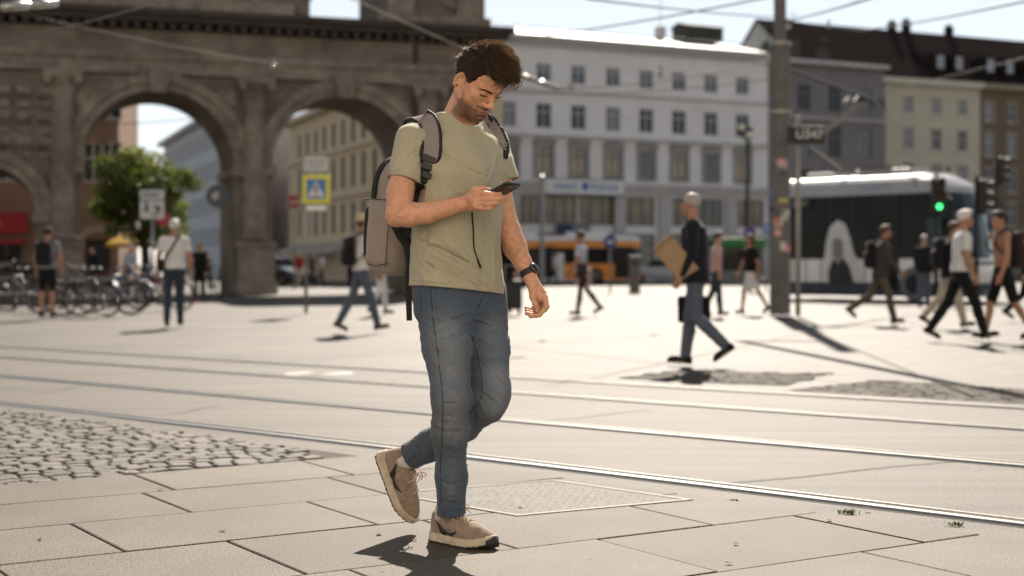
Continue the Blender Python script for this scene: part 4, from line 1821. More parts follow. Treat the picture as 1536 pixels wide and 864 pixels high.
p0 = gp(333, 447)
d0 = p0[1]
rs_ = post_sign('round_sign', 'round grey sign seen from behind on a post beside the middle gate pier', p0, zz(276, d0), .055, mat_=M('post_brown', (.14, .12, .10), .6, .1, 8))
b = MB()
b.lathe((-.12, -.08, zz(294, d0)), [(.36, 0), (.37, .01), (.37, .03), (.02, .032)], 28, axis=(0, -1, 0))
b.build('disc', M('disc_grey', (.085, .085, .095), .6, .1, 5), rs_)
b = MB()
b.box((-.20, -.117, zz(295, d0)), (.20, .006, .20))
b.box((-.14, -.118, zz(291, d0)), (.14, .006, .14))
b.build('symbol', M('disc_mark', (.42, .38, .36), .6, .2, 9), rs_)

s = post_sign('no_entry_sign', 'small red sign with a white bar seen through the right arch', at_d(441, 62), zz(290, 62), .04)
b = MB()
b.box((0, -.06, zz(302, 62)), (.42, .03, .52))
b.build('sign_panel', M('sign_red', (.40, .03, .04), .5), s, bevel=.02)
b = MB()
b.box((0, -.08, zz(303, 62)), (.30, .006, .10))
b.build('bar', white_t, s)

for (px, py, d, H, r, col, lab) in ((915, 363, 54, 2.3, .26, (.04, .07, .22), 'round blue sign on a thin post before the orange bus'), (1124, 347, 57, 2.75, .24, (.30, .04, .10), 'round red and blue no-stopping sign near the green lamp post'), (1149, 343, 57.5, 2.8, .20, (.10, .22, .45), 'round light blue sign just left of the thick catenary pole')):
    s = post_sign('traffic_sign', lab, at_d(px, d), zz(py, d) + r, .035, group='round traffic signs')
    b = MB()
    b.lathe((0, -.06, zz(py, d)), [(r, 0), (r, .02), (.01, .021)], 20, axis=(0, -1, 0))
    b.build('disc', M('disc_%d' % px, col, .5, .05), s)
    b = MB()
    if px == 1124:
        b.lathe((0, -.082, zz(py, d)), [(r * .75, 0), (r * .75, .006), (.01, .0062)], 20, axis=(0, -1, 0))
        mm = M('disc_in_blue', (.06, .10, .30), .5, .05)
    else:
        b.box((0, -.084, zz(py, d)), (r * .9, .006, r * .3))
        mm = white_t
    b.build('symbol', mm, s)

# banner mast
s = thing('banner_mast', 'plain grey mast standing left of the white shop sign', 'mast', at_d(813, 70))
b = MB()
b.lathe((0, 0, 0), [(.16, 0), (.15, .3), (.12, .4), (.11, zz(266, 70))], 14)
b.build('shaft', M('mast_grey', (.26, .26, .265), .5, .1, 5), s, True)
b = MB()
b.lathe((0, 0, zz(266, 70)), [(.13, 0), (.13, .08), (.02, .12)], 14)
b.build('cap', galv, s)

# litter bin / advertising stele
p0 = gp(952, 440)
s = thing('litter_bin', 'tall grey litter bin standing on the plaza right of the orange bus', 'bin', p0)
b = MB()
b.box((0, 0, .70), (.38, .38, 1.24))
b.build('body', M('bin_grey', (.13, .125, .12), .55, .15, 6), s, bevel=.03)
b = MB()
b.box((0, 0, 1.36), (.44, .44, .08))
b.build('lid', black_m, s, bevel=.02)
MB().box((0, 0, .04), (.42, .42, .08)).build('foot', black_m, s)
MB().box((0, -.192, 1.12), (.24, .02, .14)).build('slot', black_m, s)


# ---- traffic signals
def signal(lab, px, py, d, lit=None, rz=0.0, pole=True):
    z = zz(py, d)
    s = thing('traffic_signal', lab, 'traffic light', at_d(px, d), rz, 'traffic signals by the tram')
    if pole:
        b = MB()
        b.cyl((.0, .16, 0), (.0, .16, z + .7), .06, n=10)
        b.build('post', black_m, s, True)
    b = MB()
    b.box((0, 0, z + .12), (.34, .24, .95))
    hd = b.build('head', black_m, s, bevel=.04)
    for i, (c, nm) in enumerate((((.10, .012, .01), 'red'), ((.10, .06, .01), 'amber'), ((.01, .07, .02), 'green'))):
        zc = z + .42 - .30 * i
        b = MB()
        b.lathe((0, -.12, zc), [(.07, 0), (.07, .02), (.01, .03)], 16, axis=(0, -1, 0))
        on = lit == nm
        mm = M('lens_%s_lit' % nm, (.06, 1.0, .22), .3, 0, emit=1.8) if on else M('lens_' + nm, c, .3, .05)
        b.build('lens', mm, hd, True)
        b = MB()
        P = [(.13 * math.cos(a), -.13, zc + .13 * math.sin(a)) for a in np.linspace(-.2, math.pi + .2, 11)]
        Q = [(.13 * math.cos(a), -.28, zc + .01 + .12 * math.sin(a)) for a in np.linspace(-.2, math.pi + .2, 11)]
        b.strip(P, Q)
        b.build('visor', black_m, hd)
    return s


signal('black traffic signal showing green in front of the tram cab', 1407, 300, 37.5, 'green')
signal('unlit black traffic signal right of the tram windscreen', 1474, 302, 39, None, R(70))
signal('unlit black traffic signal high up at the right edge', 1502, 262, 48, None, R(60))


# ---- vehicles with a rounded nose: rings of plan outlines
def plan_ring(L, w, nose, z, tail=.15, n=10, p=2.6):
    pts = [(-L + tail, -w), (-L * .75, -w), (-L * .5, -w), (-L * .25, -w), (-nose, -w)]
    for i in range(1, n):
        a = math.pi * i / n - math.pi / 2
        c, s_ = math.cos(a), math.sin(a)
        pts.append((-nose + nose * abs(c) ** (2 / p), w * math.copysign(abs(s_) ** (2 / p), s_)))
    pts += [(-nose, w), (-L * .25, w), (-L * .5, w), (-L * .75, w), (-L + tail, w), (-L, w - tail), (-L, -w + tail)]
    return [(x, y, z) for x, y in pts]


def loft_rings(b, rings, sel=None, mi=0):
    n = len(rings[0])
    for r0_, r1_ in zip(rings[:-1], rings[1:]):
        for i in range(n):
            j = (i + 1) % n
            c = (np.array(r0_[i]) + np.array(r1_[j])) / 2
            if sel is None or sel(c):
                b.quad(r0_[i], r0_[j], r1_[j], r1_[i], mi)
    return b


# tram
TA = R(-46)
tr_h = np.array((math.cos(TA), math.sin(TA)))
tr_y = np.array((-math.sin(TA), math.cos(TA)))
tp = np.array((12.15, 41.0)) + tr_h * .95 + tr_y * 1.2
TRAM = thing('tram', 'white and dark blue tram with black windows and a rounded front', 'tram', (tp[0], tp[1], 0), TA)
TL = 6.4
tw = M('tram_white', (.80, .80, .79), .25, .04, 2, coat=.3)
tn = M('tram_navy', (.045, .055, .085), .3, .08, 2, coat=.3)
tg = M('tram_glass', (.010, .011, .012), .08, .5, .8, spec=.16)
tgf = M('tram_windscreen', (.015, .034, .038), .05, .3, 1.5, spec=.35)
ringp = lambda z, w, nose, off=0.0: [(x + off * (x > -1.6), y, z) for x, y, _ in plan_ring(TL, w, nose, z)]
b = MB()
loft_rings(b, [ringp(.12, 1.14, .9, -.12), ringp(.20, 1.18, .95), ringp(.53, 1.2, 1.0)])
b.build('skirt', tn, TRAM)
b = MB()
loft_rings(b, [ringp(.53, 1.2, 1.0), ringp(.85, 1.2, 1.0, .02), ringp(1.23, 1.2, 1.0, 0.0)])
body = b.build('body', tw, TRAM)
b = MB()
R3 = [ringp(1.23, 1.195, 1.0, 0), ringp(1.8, 1.195, 1.0, -.08), ringp(2.4, 1.19, 1.0, -.2), ringp(3.15, 1.18, 1.0, -.42)]
loft_rings(b, R3, lambda c: c[0] < -.95)
b.build('window_band', tg, TRAM)
b = MB()
loft_rings(b, R3, lambda c: c[0] >= -.95)
wsn = b.build('windscreen', tgf, TRAM, True)
b = MB()
for y in (-1.10, 1.10):
    b.tube([(-.30, y, 1.25), (-.42, y, 2.2), (-.72, y, 3.1)], .07, 6)
b.tube([(-.0, -.55, 1.28), (-.10, -.25, 1.7), (-.18, .1, 2.1)], .015, 5)
b.build('windscreen_pillar', black_m, wsn)
b = MB()
R4 = [ringp(3.15, 1.18, 1.0, -.42), ringp(3.35, 1.17, 1.0, -.52), ringp(3.55, 1.08, .95, -.80), ringp(3.68, .92, .85, -1.1), ringp(3.75, .70, .7, -1.35)]
loft_rings(b, R4)
b.add(R4[-1], [tuple(range(len(R4[-1])))])
rf = b.build('roof', M('tram_roof_silver', (.40, .41, .42), .35, .06, 2), TRAM, True)
b = MB()
b.box((-3.0, 0, 3.83), (1.9, 1.2, .22))
b.box((-5.2, 0, 3.82), (1.0, 1.2, .2))
b.build('roof_box', M('roof_grey', (.32, .33, .33), .5, .1, 3), rf, bevel=.04)
b = MB()
b.box((-.62, 0, 3.02), (.10, 1.5, .30))
ds = b.build('destination_display', black_m, TRAM, bevel=.01)
for x in (-2.08,):
    b = MB()
    b.box((x, -1.205, 1.72), (.04, .02, 2.8))
    b.box((x - .66, -1.205, 1.72), (.04, .02, 2.8))
    b.box((x - .33, -1.205, 1.72), (.03, .02, 2.8))
    b.box((x - .33, -1.203, 1.72), (.64, .012, 2.78), mi=1)
    b.build('door', [black_m, tg], TRAM)
b = MB()
for x in (-2.75, -3.6, -4.4, -5.9):
    b.box((x, -1.206, 2.2), (.05, .016, 1.9))
b.build('window_post', M('post_dark_grey', (.05, .05, .052), .5, .1), TRAM)
b = MB()
for x in (-3.2, -4.75, -5.3, -5.8):
    b.box((x, -1.210, .88), (.025, .012, .68))
b.build('panel_gap', black_m, body)
b = MB()
b.box((-5.55, -1.215, 2.95), (.95, .03, .34))
db = b.build('side_display', black_m, TRAM)
text_obj('lettering', 'B347', .26, M('display_dim', (.45, .43, .38), .6), db, (-5.5, -1.234, 2.95))
t_ = text_obj('lettering', 'stadtbahn', .30, blue_t, rf, (-2.9, -1.16, 3.36))
t_.rotation_euler = (R(82), 0, 0)
for x in (-1.55,):
    wh = MB()
    wh.lathe((x, -1.12, .50), [(.50, 0), (.50, .10), (.42, .12), (.40, .105), (.01, .105)], 26, axis=(0, -1, 0))
    o = wh.build('wheel_cover', M('wheel_cover_grey', (.14, .14, .15), .4, .1, 5), TRAM)
    b = MB()
    b.lathe((x, -1.226, .50), [(.30, 0), (.28, .02), (.12, .03), (.01, .032)], 22, axis=(0, -1, 0))
    b.build('hub', black_m, o)
for y in (-.75, .75):
    b = MB()
    b.lathe((-.10, y, .82), [(.13, 0), (.13, .06), (.09, .08), (.01, .085)], 16, axis=(1, 0, 0))
    b.build('headlight', M('headlight_glass', (.6, .6, .58), .1, .05, metal=.3), TRAM, True)
b = MB()
b.box((.0, 0, .42), (.14, 1.5, .22))
b.box((-.03, 0, 1.10), (.10, 1.4, .10))
b.build('bumper', black_m, TRAM, bevel=.03)
for s in (-1, 1):
    b = MB()
    b.tube(spline([(-.55, s * 1.16, 3.0), (-.25, s * 1.42, 2.9), (-.18, s * 1.5, 2.6)], 8), .025, 6)
    b.box((-.18, s * 1.5, 2.35), (.10, .20, .5))
    b.build('mirror', black_m, TRAM)
# portrait advertisement on the side: a flat printed film
y0 = -1.222
uX = lambda px: None
b = MB()
b.prism([(x, y0, z) for x, z in [(-4.62, .60), (-4.66, 1.1), (-4.55, 1.8), (-4.42, 2.22), (-4.15, 2.42), (-3.88, 2.30), (-3.72, 1.9), (-3.58, 1.4), (-3.36, 1.1), (-3.22, .7), (-3.45, .52), (-3.9, .6), (-4.3, .52)]][::-1], (0, -.004, 0))
ad = b.build('portrait_poster', M('poster_white', (.62, .62, .62), .5, .12, 6), TRAM)
b = MB()
b.prism([(x, y0 + .003, z) for x, z in [(-4.34, 1.35), (-4.34, 1.75), (-4.2, 1.90), (-3.98, 1.80), (-3.93, 1.4), (-4.12, 1.12)]][::-1], (0, -.009, 0))
b.build('portrait_face', M('poster_grey', (.22, .22, .22), .5, .1, 5), ad)
b = MB()
b.prism([(x, y0 + .003, z) for x, z in [(-4.45, .44), (-4.48, .85), (-4.32, 1.25), (-4.12, 1.10), (-3.96, 1.30), (-3.72, .98), (-3.55, .44)]][::-1], (0, -.010, 0))
b.build('portrait_coat', M('poster_black', (.03, .03, .035), .5, .1, 5), ad)
# pantograph
b = MB()
b.box((-3.3, 0, 4.0), (1.1, 1.0, .10))
pg_ = b.build('pantograph', pole_m, TRAM)
tloc = lambda px, py, d: (lambda w_: np.array(((w_[0] - tp[0]) * tr_h[0] + (w_[1] - tp[1]) * tr_h[1], (w_[0] - tp[0]) * tr_y[0] + (w_[1] - tp[1]) * tr_y[1], w_[2])))(W(px, py, d))
k0, k1, k2 = tloc(1268, 258, 43.6), tloc(1209, 217, 44.8), tloc(1297, 149, 43.4)
b = MB()
b.tube([k0 + (0, -.2, 0), k1], [.07, .05], 8)
b.tube([k0 + (0, .2, 0), k1], [.04, .04], 8)
b.build('lower_arm', pole_m, pg_)
b = MB()
b.tube([k1, k2], [.055, .04], 8)
b.tube([k1 + (0, .2, 0), k2 + (0, .25, 0)], .025, 6)
b.build('upper_arm', M('arm_light', (.30, .27, .24), .4, .1, 5, metal=.3), pg_)
b = MB()
for o in (-.16, .16):
    b.tube([k2 + (o, -.85, -.16), k2 + (o, -.6, .02), k2 + (o, .6, .02), k2 + (o, .85, -.16)], .04, 6)
b.box(k2 + (0, 0, -.03), (.42, .12, .06))
b.build('collector_head', black_m, pg_)

# bus
BA = R(-9)
bpos = at_d(962, 84)
BUS = thing('bus', 'orange and white city bus passing in front of the white building', 'bus', bpos, BA)
BL_ = 11.5
bo = M('bus_orange', (.85, .30, .035), .35, .05, 2, coat=.3)
rg_ = lambda z, w=1.25, nose=.5, off=0.0: [(x + off * (x > -1.2), y, z) for x, y, _ in plan_ring(BL_, w, nose, z, p=4)]
b = MB()
loft_rings(b, [rg_(.22), rg_(1.18)])
bd = b.build('body', bo, BUS)
b = MB()
loft_rings(b, [rg_(1.18, 1.24), rg_(2.10, 1.23, .5, -.05)])
b.build('window_band', tg, BUS)
b = MB()
loft_rings(b, [rg_(2.10, 1.25, .5, -.03), rg_(2.52, 1.25, .5, -.06)])
b.build('upper_band', bo, BUS)
b = MB()
R5 = [rg_(2.52, 1.24, .5, -.06), rg_(2.75, 1.15, .5, -.15), rg_(2.82, .9, .4, -.4)]
loft_rings(b, R5)
b.add(R5[-1], [tuple(range(len(R5[-1])))])
b.box((-3.2, 0, 2.92), (2.4, 1.5, .28))
b.box((-8.0, 0, 2.92), (3.4, 1.6, .30))
b.build('roof', M('bus_white', (.80, .80, .79), .4, .04, 2), BUS)
b = MB()
b.box((-8.8, -1.262, .80), (4.2, .03, .55))
b.box((-5.0, -1.262, 1.0), (1.1, .03, 1.6))
b.build('white_panel', M('bus_white', (.80, .80, .79), .4), BUS)
for x in (-.95, -5.6):
    b = MB()
    b.box((x, -1.263, 1.25), (1.05, .03, 1.85))
    b.box((x, -1.28, 1.25), (.05, .02, 1.85))
    b.build('door', black_m, BUS)
for x in (-2.6, -8.9):
    for s in (-1, 1):
        b = MB()
        b.lathe((x, s * 1.05, .47), [(.47, 0), (.47, .22), (.36, .235), (.34, .21)], 22, axis=(0, s, 0))
        wh = b.build('wheel', tyre_m, BUS)
        b = MB()
        b.lathe((x, s * 1.24, .47), [(.33, 0), (.30, .03), (.08, .05), (.01, .05)], 18, axis=(0, s, 0))
        b.build('rim', rim_m, wh)
for s in (-1, 1):
    b = MB()
    b.lathe((-.0, s * .85, .75), [(.13, 0), (.12, .04), (.01, .05)], 14, axis=(1, 0, 0))
    b.build('headlight', M('headlight_glass', (.6, .6, .58), .1), BUS)


# ---- cars
def car(lab, pos, rz, paint, group='cars in the street behind the plaza'):
    c = thing('car', lab, 'car', pos, rz, group)
    F = Field((-2.2, -.95, .1), (2.2, .95, 1.6), .035)
    F.put(rbox((0, 0, .58), (2.08, .86, .34), .22), .02)
    F.put(rbox((-.1, 0, .80), (1.6, .82, .18), .15), .15)
    for x in (-1.28, 1.3):
        F.put(cone((x, -1.0, .33), (x, 1.0, .33), .37, .37), .02, 'sub')
    F.cut((1.0, 0, 1.0), (.25, 0, 1))
    to_obj(F, 'body', paint, c, (0, 0, 0))
    F = Field((-2.2, -.9, .7), (1.6, .9, 1.65), .035)
    F.put(rbox((-.25, 0, 1.0), (1.55, .74, .46), .2), .02)
    F.cut((.75, 0, 1.0), (.8, 0, .55))
    F.cut((-1.45, 0, 1.1), (-.8, 0, .40))
    to_obj(F, 'windows', tg, c, (0, 0, 0))
    b = MB()
    b.box((-.35, 0, 1.462), (1.45, 1.22, .05))
    b.build('roof', paint, c, bevel=.02)
    for x in (-1.28, 1.3):
        for s in (-1, 1):
            b = MB()
            b.lathe((x, s * .66, .32), [(.32, 0), (.33, .03), (.33, .18), (.24, .2)], 18, axis=(0, s, 0))
            wh = b.build('wheel', tyre_m, c, True)
            b = MB()
            b.lathe((x, s * .845, .32), [(.22, 0), (.2, .02), (.05, .03), (.01, .03)], 14, axis=(0, s, 0))
            b.build('rim', rim_m, wh)
    for s in (-1, 1):
        b = MB()
        b.box((2.02, s * .62, .68), (.14, .36, .13))
        b.build('headlight', M('headlight_glass', (.6, .6, .58), .1), c, bevel=.03)
        b = MB()
        b.box((-2.03, s * .66, .75), (.14, .26, .16))
        b.build('tail_light', M('tail_red', (.45, .01, .012), .25, .05), c, bevel=.03)
    return c


car('white car parked in the street right of the orange bus', at_d(990, 89), R(170), M('car_white', (.62, .63, .64), .2, .03, coat=.5))
car('dark blue car seen through the right arch beside the middle pier', at_d(412, 72), R(-35), M('car_blue', (.03, .05, .09), .2, .05, coat=.5))
car('dark red car half hidden behind the hip of the young man', at_d(752, 66), R(75), M('car_red', (.10, .012, .014), .2, .05, coat=.5))
car('black car seen through the small arch at the left edge', at_d(12, 60), R(10), M('car_black', (.012, .012, .014), .2, .05, coat=.5))

# green kiosk
s = thing('kiosk', 'small green-roofed kiosk in the street behind the man in the dark blazer', 'kiosk', at_d(1108, 80), R(5))
b = MB()
b.box((0, .6, 1.1), (2.5, 1.2, 2.2))
b.build('cabin', M('kiosk_grey', (.20, .20, .20), .6, .1, 3), s)
b = MB()
b.box((0, .2, 2.35), (2.9, 2.0, .5))
b.build('roof', M('kiosk_green', (.03, .20, .05), .5, .05), s, bevel=.04)
b = MB()
b.box((0, -.02, 1.35), (2.1, .05, 1.1))
b.build('hatch', tg, s)

# yellow parasol by the left arch
s = thing('parasol', 'yellow parasol open beside the tree seen through the left arch', 'parasol', at_d(194, 64))
b = MB()
b.cyl((0, 0, 0), (0, 0, 2.6), .03, n=8)
b.build('pole', galv, s)
b = MB()
n = 8
ring = [(1.05 * math.cos(6.283 * i / n), 1.05 * math.sin(6.283 * i / n), 2.05) for i in range(n)]
low = [(x, y, 1.88) for x, y, z in ring]
b.add(ring + [(0, 0, 2.6)], [(i, (i + 1) % n, n) for i in range(n)])
b.add(ring + low, [(i, (i + 1) % n, n + (i + 1) % n, n + i) for i in range(n)])
cn = b.build('canopy', M('parasol_yellow', (.62, .36, .02), .7, .06), s)
so2 = cn.modifiers.new('thick', 'SOLIDIFY')
so2.thickness = .02

# ---- tree seen through the left arch
TD = 62.0
tb = at_d(217, TD)
TREE = thing('leafy_tree', 'round leafy green tree seen through the left arch of the gate', 'tree', tb)
bark = M('bark', (.07, .05, .035), .9, .3, 12, .01, 30)
b = MB()
b.tube(spline([(0, 0, 0), (.05, 0, 1.2), (-.05, .1, 2.4), (.1, 0, 3.6)], 10), np.linspace(.26, .12, 10), 10)
rt = random.Random(8)
limbs = []
for i in range(16):
    a = 6.283 * i / 16 + rt.uniform(-.2, .2)
    z0 = rt.uniform(1.9, 3.4)
    e = np.array((math.cos(a) * rt.uniform(1.2, 2.3), math.sin(a) * rt.uniform(1.2, 2.3), z0 + rt.uniform(.6, 2.6)))
    m_ = e * .5 + np.array((0, 0, z0 * .5 + .2))
    b.tube(spline([(0, 0, z0), m_, e], 7), np.linspace(.09, .02, 7), 6)
    limbs.append(e)
b.build('trunk', bark, TREE, True)
leaf = bpy.data.materials.new('leaf_green')
leaf.use_nodes = True
_N, _L = leaf.node_tree.nodes, leaf.node_tree.links
_p = _N['Principled BSDF']
_p.inputs['Roughness'].default_value = .5
_at = _N.new('ShaderNodeAttribute')
_at.attribute_name = 'tone'
_rp = _N.new('ShaderNodeValToRGB')
_rp.color_ramp.elements[0].color = (.030, .055, .012, 1)
_rp.color_ramp.elements[1].color = (.20, .24, .045, 1)
_L.new(_at.outputs['Fac'], _rp.inputs['Fac'])
_L.new(_rp.outputs['Color'], _p.inputs['Base Color'])
_tr = _N.new('ShaderNodeBsdfTranslucent')
_L.new(_rp.outputs['Color'], _tr.inputs['Color'])
_ms = _N.new('ShaderNodeMixShader')
_ms.inputs['Fac'].default_value = .5
_L.new(_p.outputs['BSDF'], _ms.inputs[1])
_L.new(_tr.outputs['BSDF'], _ms.inputs[2])
_L.new(_ms.outputs['Shader'], _N['Material Output'].inputs['Surface'])
KS = .88
rg2 = np.random.default_rng(5)
cl_ = []
for i in range(75):
    d_ = rg2.normal(size=3)
    d_ /= np.linalg.norm(d_)
    r_ = rg2.uniform(.15, 1.25) ** .6
    cl_.append((np.array((0, 0, 4.0)) + d_ * np.array((2.2, 2.2, 1.95)) * r_, rg2.uniform(.35, .75), rg2.uniform(0, 1)))
V, Fc_, T_ = [], [], []
for c, r_, tn_ in cl_:
    for j in range(int(190 * r_ ** 1.5 / .35)):
        d_ = rg2.normal(size=3)
        d_ *= r_ * rg2.uniform(.4, 1) / np.linalg.norm(d_)
        p = c + d_ * np.array((1.1, 1.1, .8))
        if p[2] < 1.7:
            continue
        a1 = rg2.normal(size=3)
        a1 /= np.linalg.norm(a1)
        a2 = np.cross(a1, rg2.normal(size=3))
        a2 /= np.linalg.norm(a2) + 1e-9
        s_ = rg2.uniform(.06, .12)
        k = len(V)
        V += [p - a1 * s_, p + a2 * s_ * .55, p + a1 * s_, p - a2 * s_ * .55]
        Fc_.append((k, k + 1, k + 2, k + 3))
        T_ += [np.clip(tn_ * .7 + rg2.uniform(0, .4), 0, 1)] * 4
link_mesh('crown', np.array(V), Fc_, leaf, TREE, attrs={'tone': T_})


# ---- bicycles
def ring_pts(c, r, ax1, ax2, n=26):
    return [np.array(c) + np.array(ax1) * r * math.cos(6.283 * i / n) + np.array(ax2) * r * math.sin(6.283 * i / n) for i in range(n)]


def make_bike(paint):
    t = thing('bicycle', 'bicycle', 'bicycle')
    for x in (-.52, .52):
        b = MB()
        b.tube(ring_pts((x, 0, .34), .33, (1, 0, 0), (0, 0, 1)), .02, 6, closed=True)
        wh = b.build('wheel', tyre_m, t, True)
        b = MB()
        b.tube(ring_pts((x, 0, .34), .305, (1, 0, 0), (0, 0, 1)), .011, 5, closed=True)
        for i in range(12):
            a = 6.283 * i / 12
            b.tube([(x, 0, .34), (x + .30 * math.cos(a), 0, .34 + .30 * math.sin(a))], .0035, 3)
        b.cyl((x, -.04, .34), (x, .04, .34), .025, n=8)
        b.build('rim', rim_m, wh)
        b = MB()
        P = [(x + .365 * math.cos(a), 0, .34 + .365 * math.sin(a)) for a in np.linspace(.3, 2.9, 12)]
        b.ribbon(P, (0, 1, 0), .05, .004)
        b.build('mudguard', paint, t)
    b = MB()
    bb, st, hd = (-.08, 0, .28), (-.22, 0, .82), (.36, 0, .84)
    for p, q, r in ((bb, st, .018), (bb, (.39, 0, .72), .022), ((-.20, 0, .74), hd, .018), (bb, (-.52, 0, .34), .012), ((-.2, 0, .76), (-.52, 0, .34), .010)):
        b.cyl(p, q, r, n=8)
    b.build('frame', paint, t, True)
    b = MB()
    b.tube([(.33, 0, .95), (.37, 0, .80), (.42, 0, .66), (.52, 0, .34)], .016, 8)
    b.build('fork', paint, t, True)
    b = MB()
    b.tube(spline([(.20, -.30, 1.02), (.30, -.2, 1.05), (.34, 0, 1.0), (.30, .2, 1.05), (.20, .30, 1.02)], 14), .013, 8)
    b.build('handlebar', black_m, t, True)
    b = MB()
    b.cyl((-.22, 0, .80), (-.245, 0, .92), .013, n=8)
    b.lathe((-.30, 0, .93), [(.085, 0), (.095, .03), (.07, .055), (.01, .06)], 12)
    b.tube([(-.28, 0, .955), (-.12, 0, .965), (-.05, 0, .95)], [.06, .03, .018], 8, flat=.5)
    b.build('saddle', black_m, t, True)
    b = MB()
    b.tube(ring_pts((-.08, -.05, .28), .09, (1, 0, 0), (0, 0, 1), 16), .006, 5, closed=True)
    b.cyl((-.08, -.06, .28), (-.02, -.07, .12), .01, n=6)
    b.cyl((-.08, .06, .28), (-.14, .07, .44), .01, n=6)
    b.box((-.02, -.11, .115), (.08, .08, .02))
    b.box((-.14, .11, .445), (.08, .08, .02))
    b.build('crank', galv, t)
    b = MB()
    b.box((-.50, 0, .74), (.36, .12, .015))
    b.tube([(-.34, .05, .74), (-.52, .05, .36)], .007, 5)
    b.tube([(-.34, -.05, .74), (-.52, -.05, .36)], .007, 5)
    b.build('luggage_rack', galv, t)
    b = MB()
    b.lathe((.45, 0, .80), [(.045, 0), (.045, .04), (.01, .06)], 10, axis=(-1, 0, 0))
    b.build('lamp', rim_m, t)
    return t


pnts = {'dark grey': M('bike_dark', (.02, .02, .025), .3, .1, coat=.4), 'blue': M('bike_blue', (.03, .10, .32), .3, .1, coat=.4), 'silver': M('bike_silver', (.16, .16, .165), .35, .1, metal=.3), 'red': M('bike_red', (.25, .02, .02), .3, .1, coat=.4)}
protos = {k: make_bike(v) for k, v in pnts.items()}
bspots = [(100, 470, 12, 'dark grey', 'dark grey bicycle directly right of the man with the black backpack'), (128, 474, -18, 'dark grey', 'dark grey bicycle parked second in the row, near the gate pier'),
          (158, 473, 28, 'silver', 'silver bicycle whose large wheel stands left of the blue bicycle'), (186, 462, -35, 'blue', 'blue bicycle in the middle of the row before the left arch'),
          (214, 458, 10, 'red', 'red bicycle behind the blue one before the left arch'), (240, 465, -10, 'silver', 'silver bicycle left of the man in the white T-shirt'),
          (150, 455, 60, 'red', 'red bicycle farther back, beside the left gate pier'), (204, 450, 40, 'dark grey', 'dark grey bicycle farther back under the yellow parasol'), (46, 466, 5, 'silver', 'silver bicycle leaning by the railing left of the man with the black backpack'),
          (232, 448, 75, 'blue', 'blue bicycle farther back behind the white direction sign post'), (20, 462, -8, 'dark grey', 'dark grey bicycle at the railing, nearest the left edge'), (322, 446, 80, 'dark grey', 'dark grey bicycle beside the round sign post')]
used = set()
for px, py, a, k, lab in bspots:
    o = protos[k] if k not in used else copy_tree(protos[k])
    used.add(k)
    g_ = gp(px, py)
    o.location = g_
    o.rotation_euler = (0, 0, R(a + (180 if px % 4 == 0 else 0)))
    o['label'] = lab
    o['group'] = 'bicycles parked in front of the gate'

# ---- railing at the left edge
s = thing('railing', 'dark metal railing at the left edge before the small arch', 'railing', gp(20, 466))
b = MB()
for z in (.35, .75, 1.1):
    b.tube([(-1.6, 0, z), (.75, 0, z)], .025, 8)
for x in (-1.6, -.8, 0, .75):
    b.cyl((x, 0, 0), (x, 0, 1.1), .03, n=8)
b.build('rail_bars', black_m, s)
b = MB()
for x in (-1.6, -.8, 0, .75):
    b.lathe((x, 0, 1.1), [(.04, 0), (.04, .04), (.01, .06)], 8)
    b.lathe((x, 0, 0), [(.07, 0), (.07, .02), (.03, .03)], 8)
b.build('post_caps', black_m, s)


# ---- overhead wires and insulators
def wire(lab, a, c, r=.011, sag=.05, m=wire_m, mid=None):
    a, c = W(*a), W(*c)
    t = np.linspace(0, 1, 14)[:, None]
    P = a + (c - a) * t
    P[:, 2] -= (4 * sag * t * (1 - t))[:, 0]
    b = MB()
    b.tube(P - a, r, 6)
    o = b.build('overhead_wire', m, None, True)
    o.location = a
    return tag(o, lab, 'wire', 'overhead tram wires')


wire('dark overhead wire crossing the top left corner of the gate', (-60, 82, 14), (330, -22, 17), .009, .02)
wire('pale overhead wire running down across the frieze of the gate', (30, 20, 26), (420, 97, 30), .007, .05, wire_l)
wire('overhead wire crossing the right attic block of the gate', (480, -24, 20), (838, 132, 24), .010, .03, wire_l)
wire('overhead wire rising over the roof of the white building to the top edge', (745, 62, 26), (1190, -12, 18), .012, .06)
wire('overhead wire from the top edge down to the catenary pole', (880, -2, 17), (1166, 26, 29.4), .012, .03)
wire('overhead wire rising from the catenary pole to the top edge', (1175, 33, 29.4), (1330, -10, 16), .014, .02)
wire('overhead wire rising over the dark roof to the top right corner', (1285, 46, 34), (1600, -12, 15), .014, .05)
wire('overhead wire running right from the catenary pole towards the dark roof', (1175, 30, 29.6), (1300, 46, 42), .014, .02)
wire('overhead wire strung across the top windows of the white building', (838, 133, 24), (1160, 88, 29.5), .012, .12, wire_l)
wire('overhead wire strung low across the white building from the gate', (420, 97, 30), (1160, 118, 29.6), .010, .45, wire_l)
wire('overhead wire seen against the sky inside the left arch', (150, 187, 62), (345, 170, 62), .02, .1)
wire('contact wire running above the tram to the pantograph', (1290, 146, 43.4), (1620, 66, 36), .014, .02)
wire('dark bracket tube reaching from the catenary pole towards the pantograph', (1172, 100, 29.6), (1316, 152, 36), .035, .0)
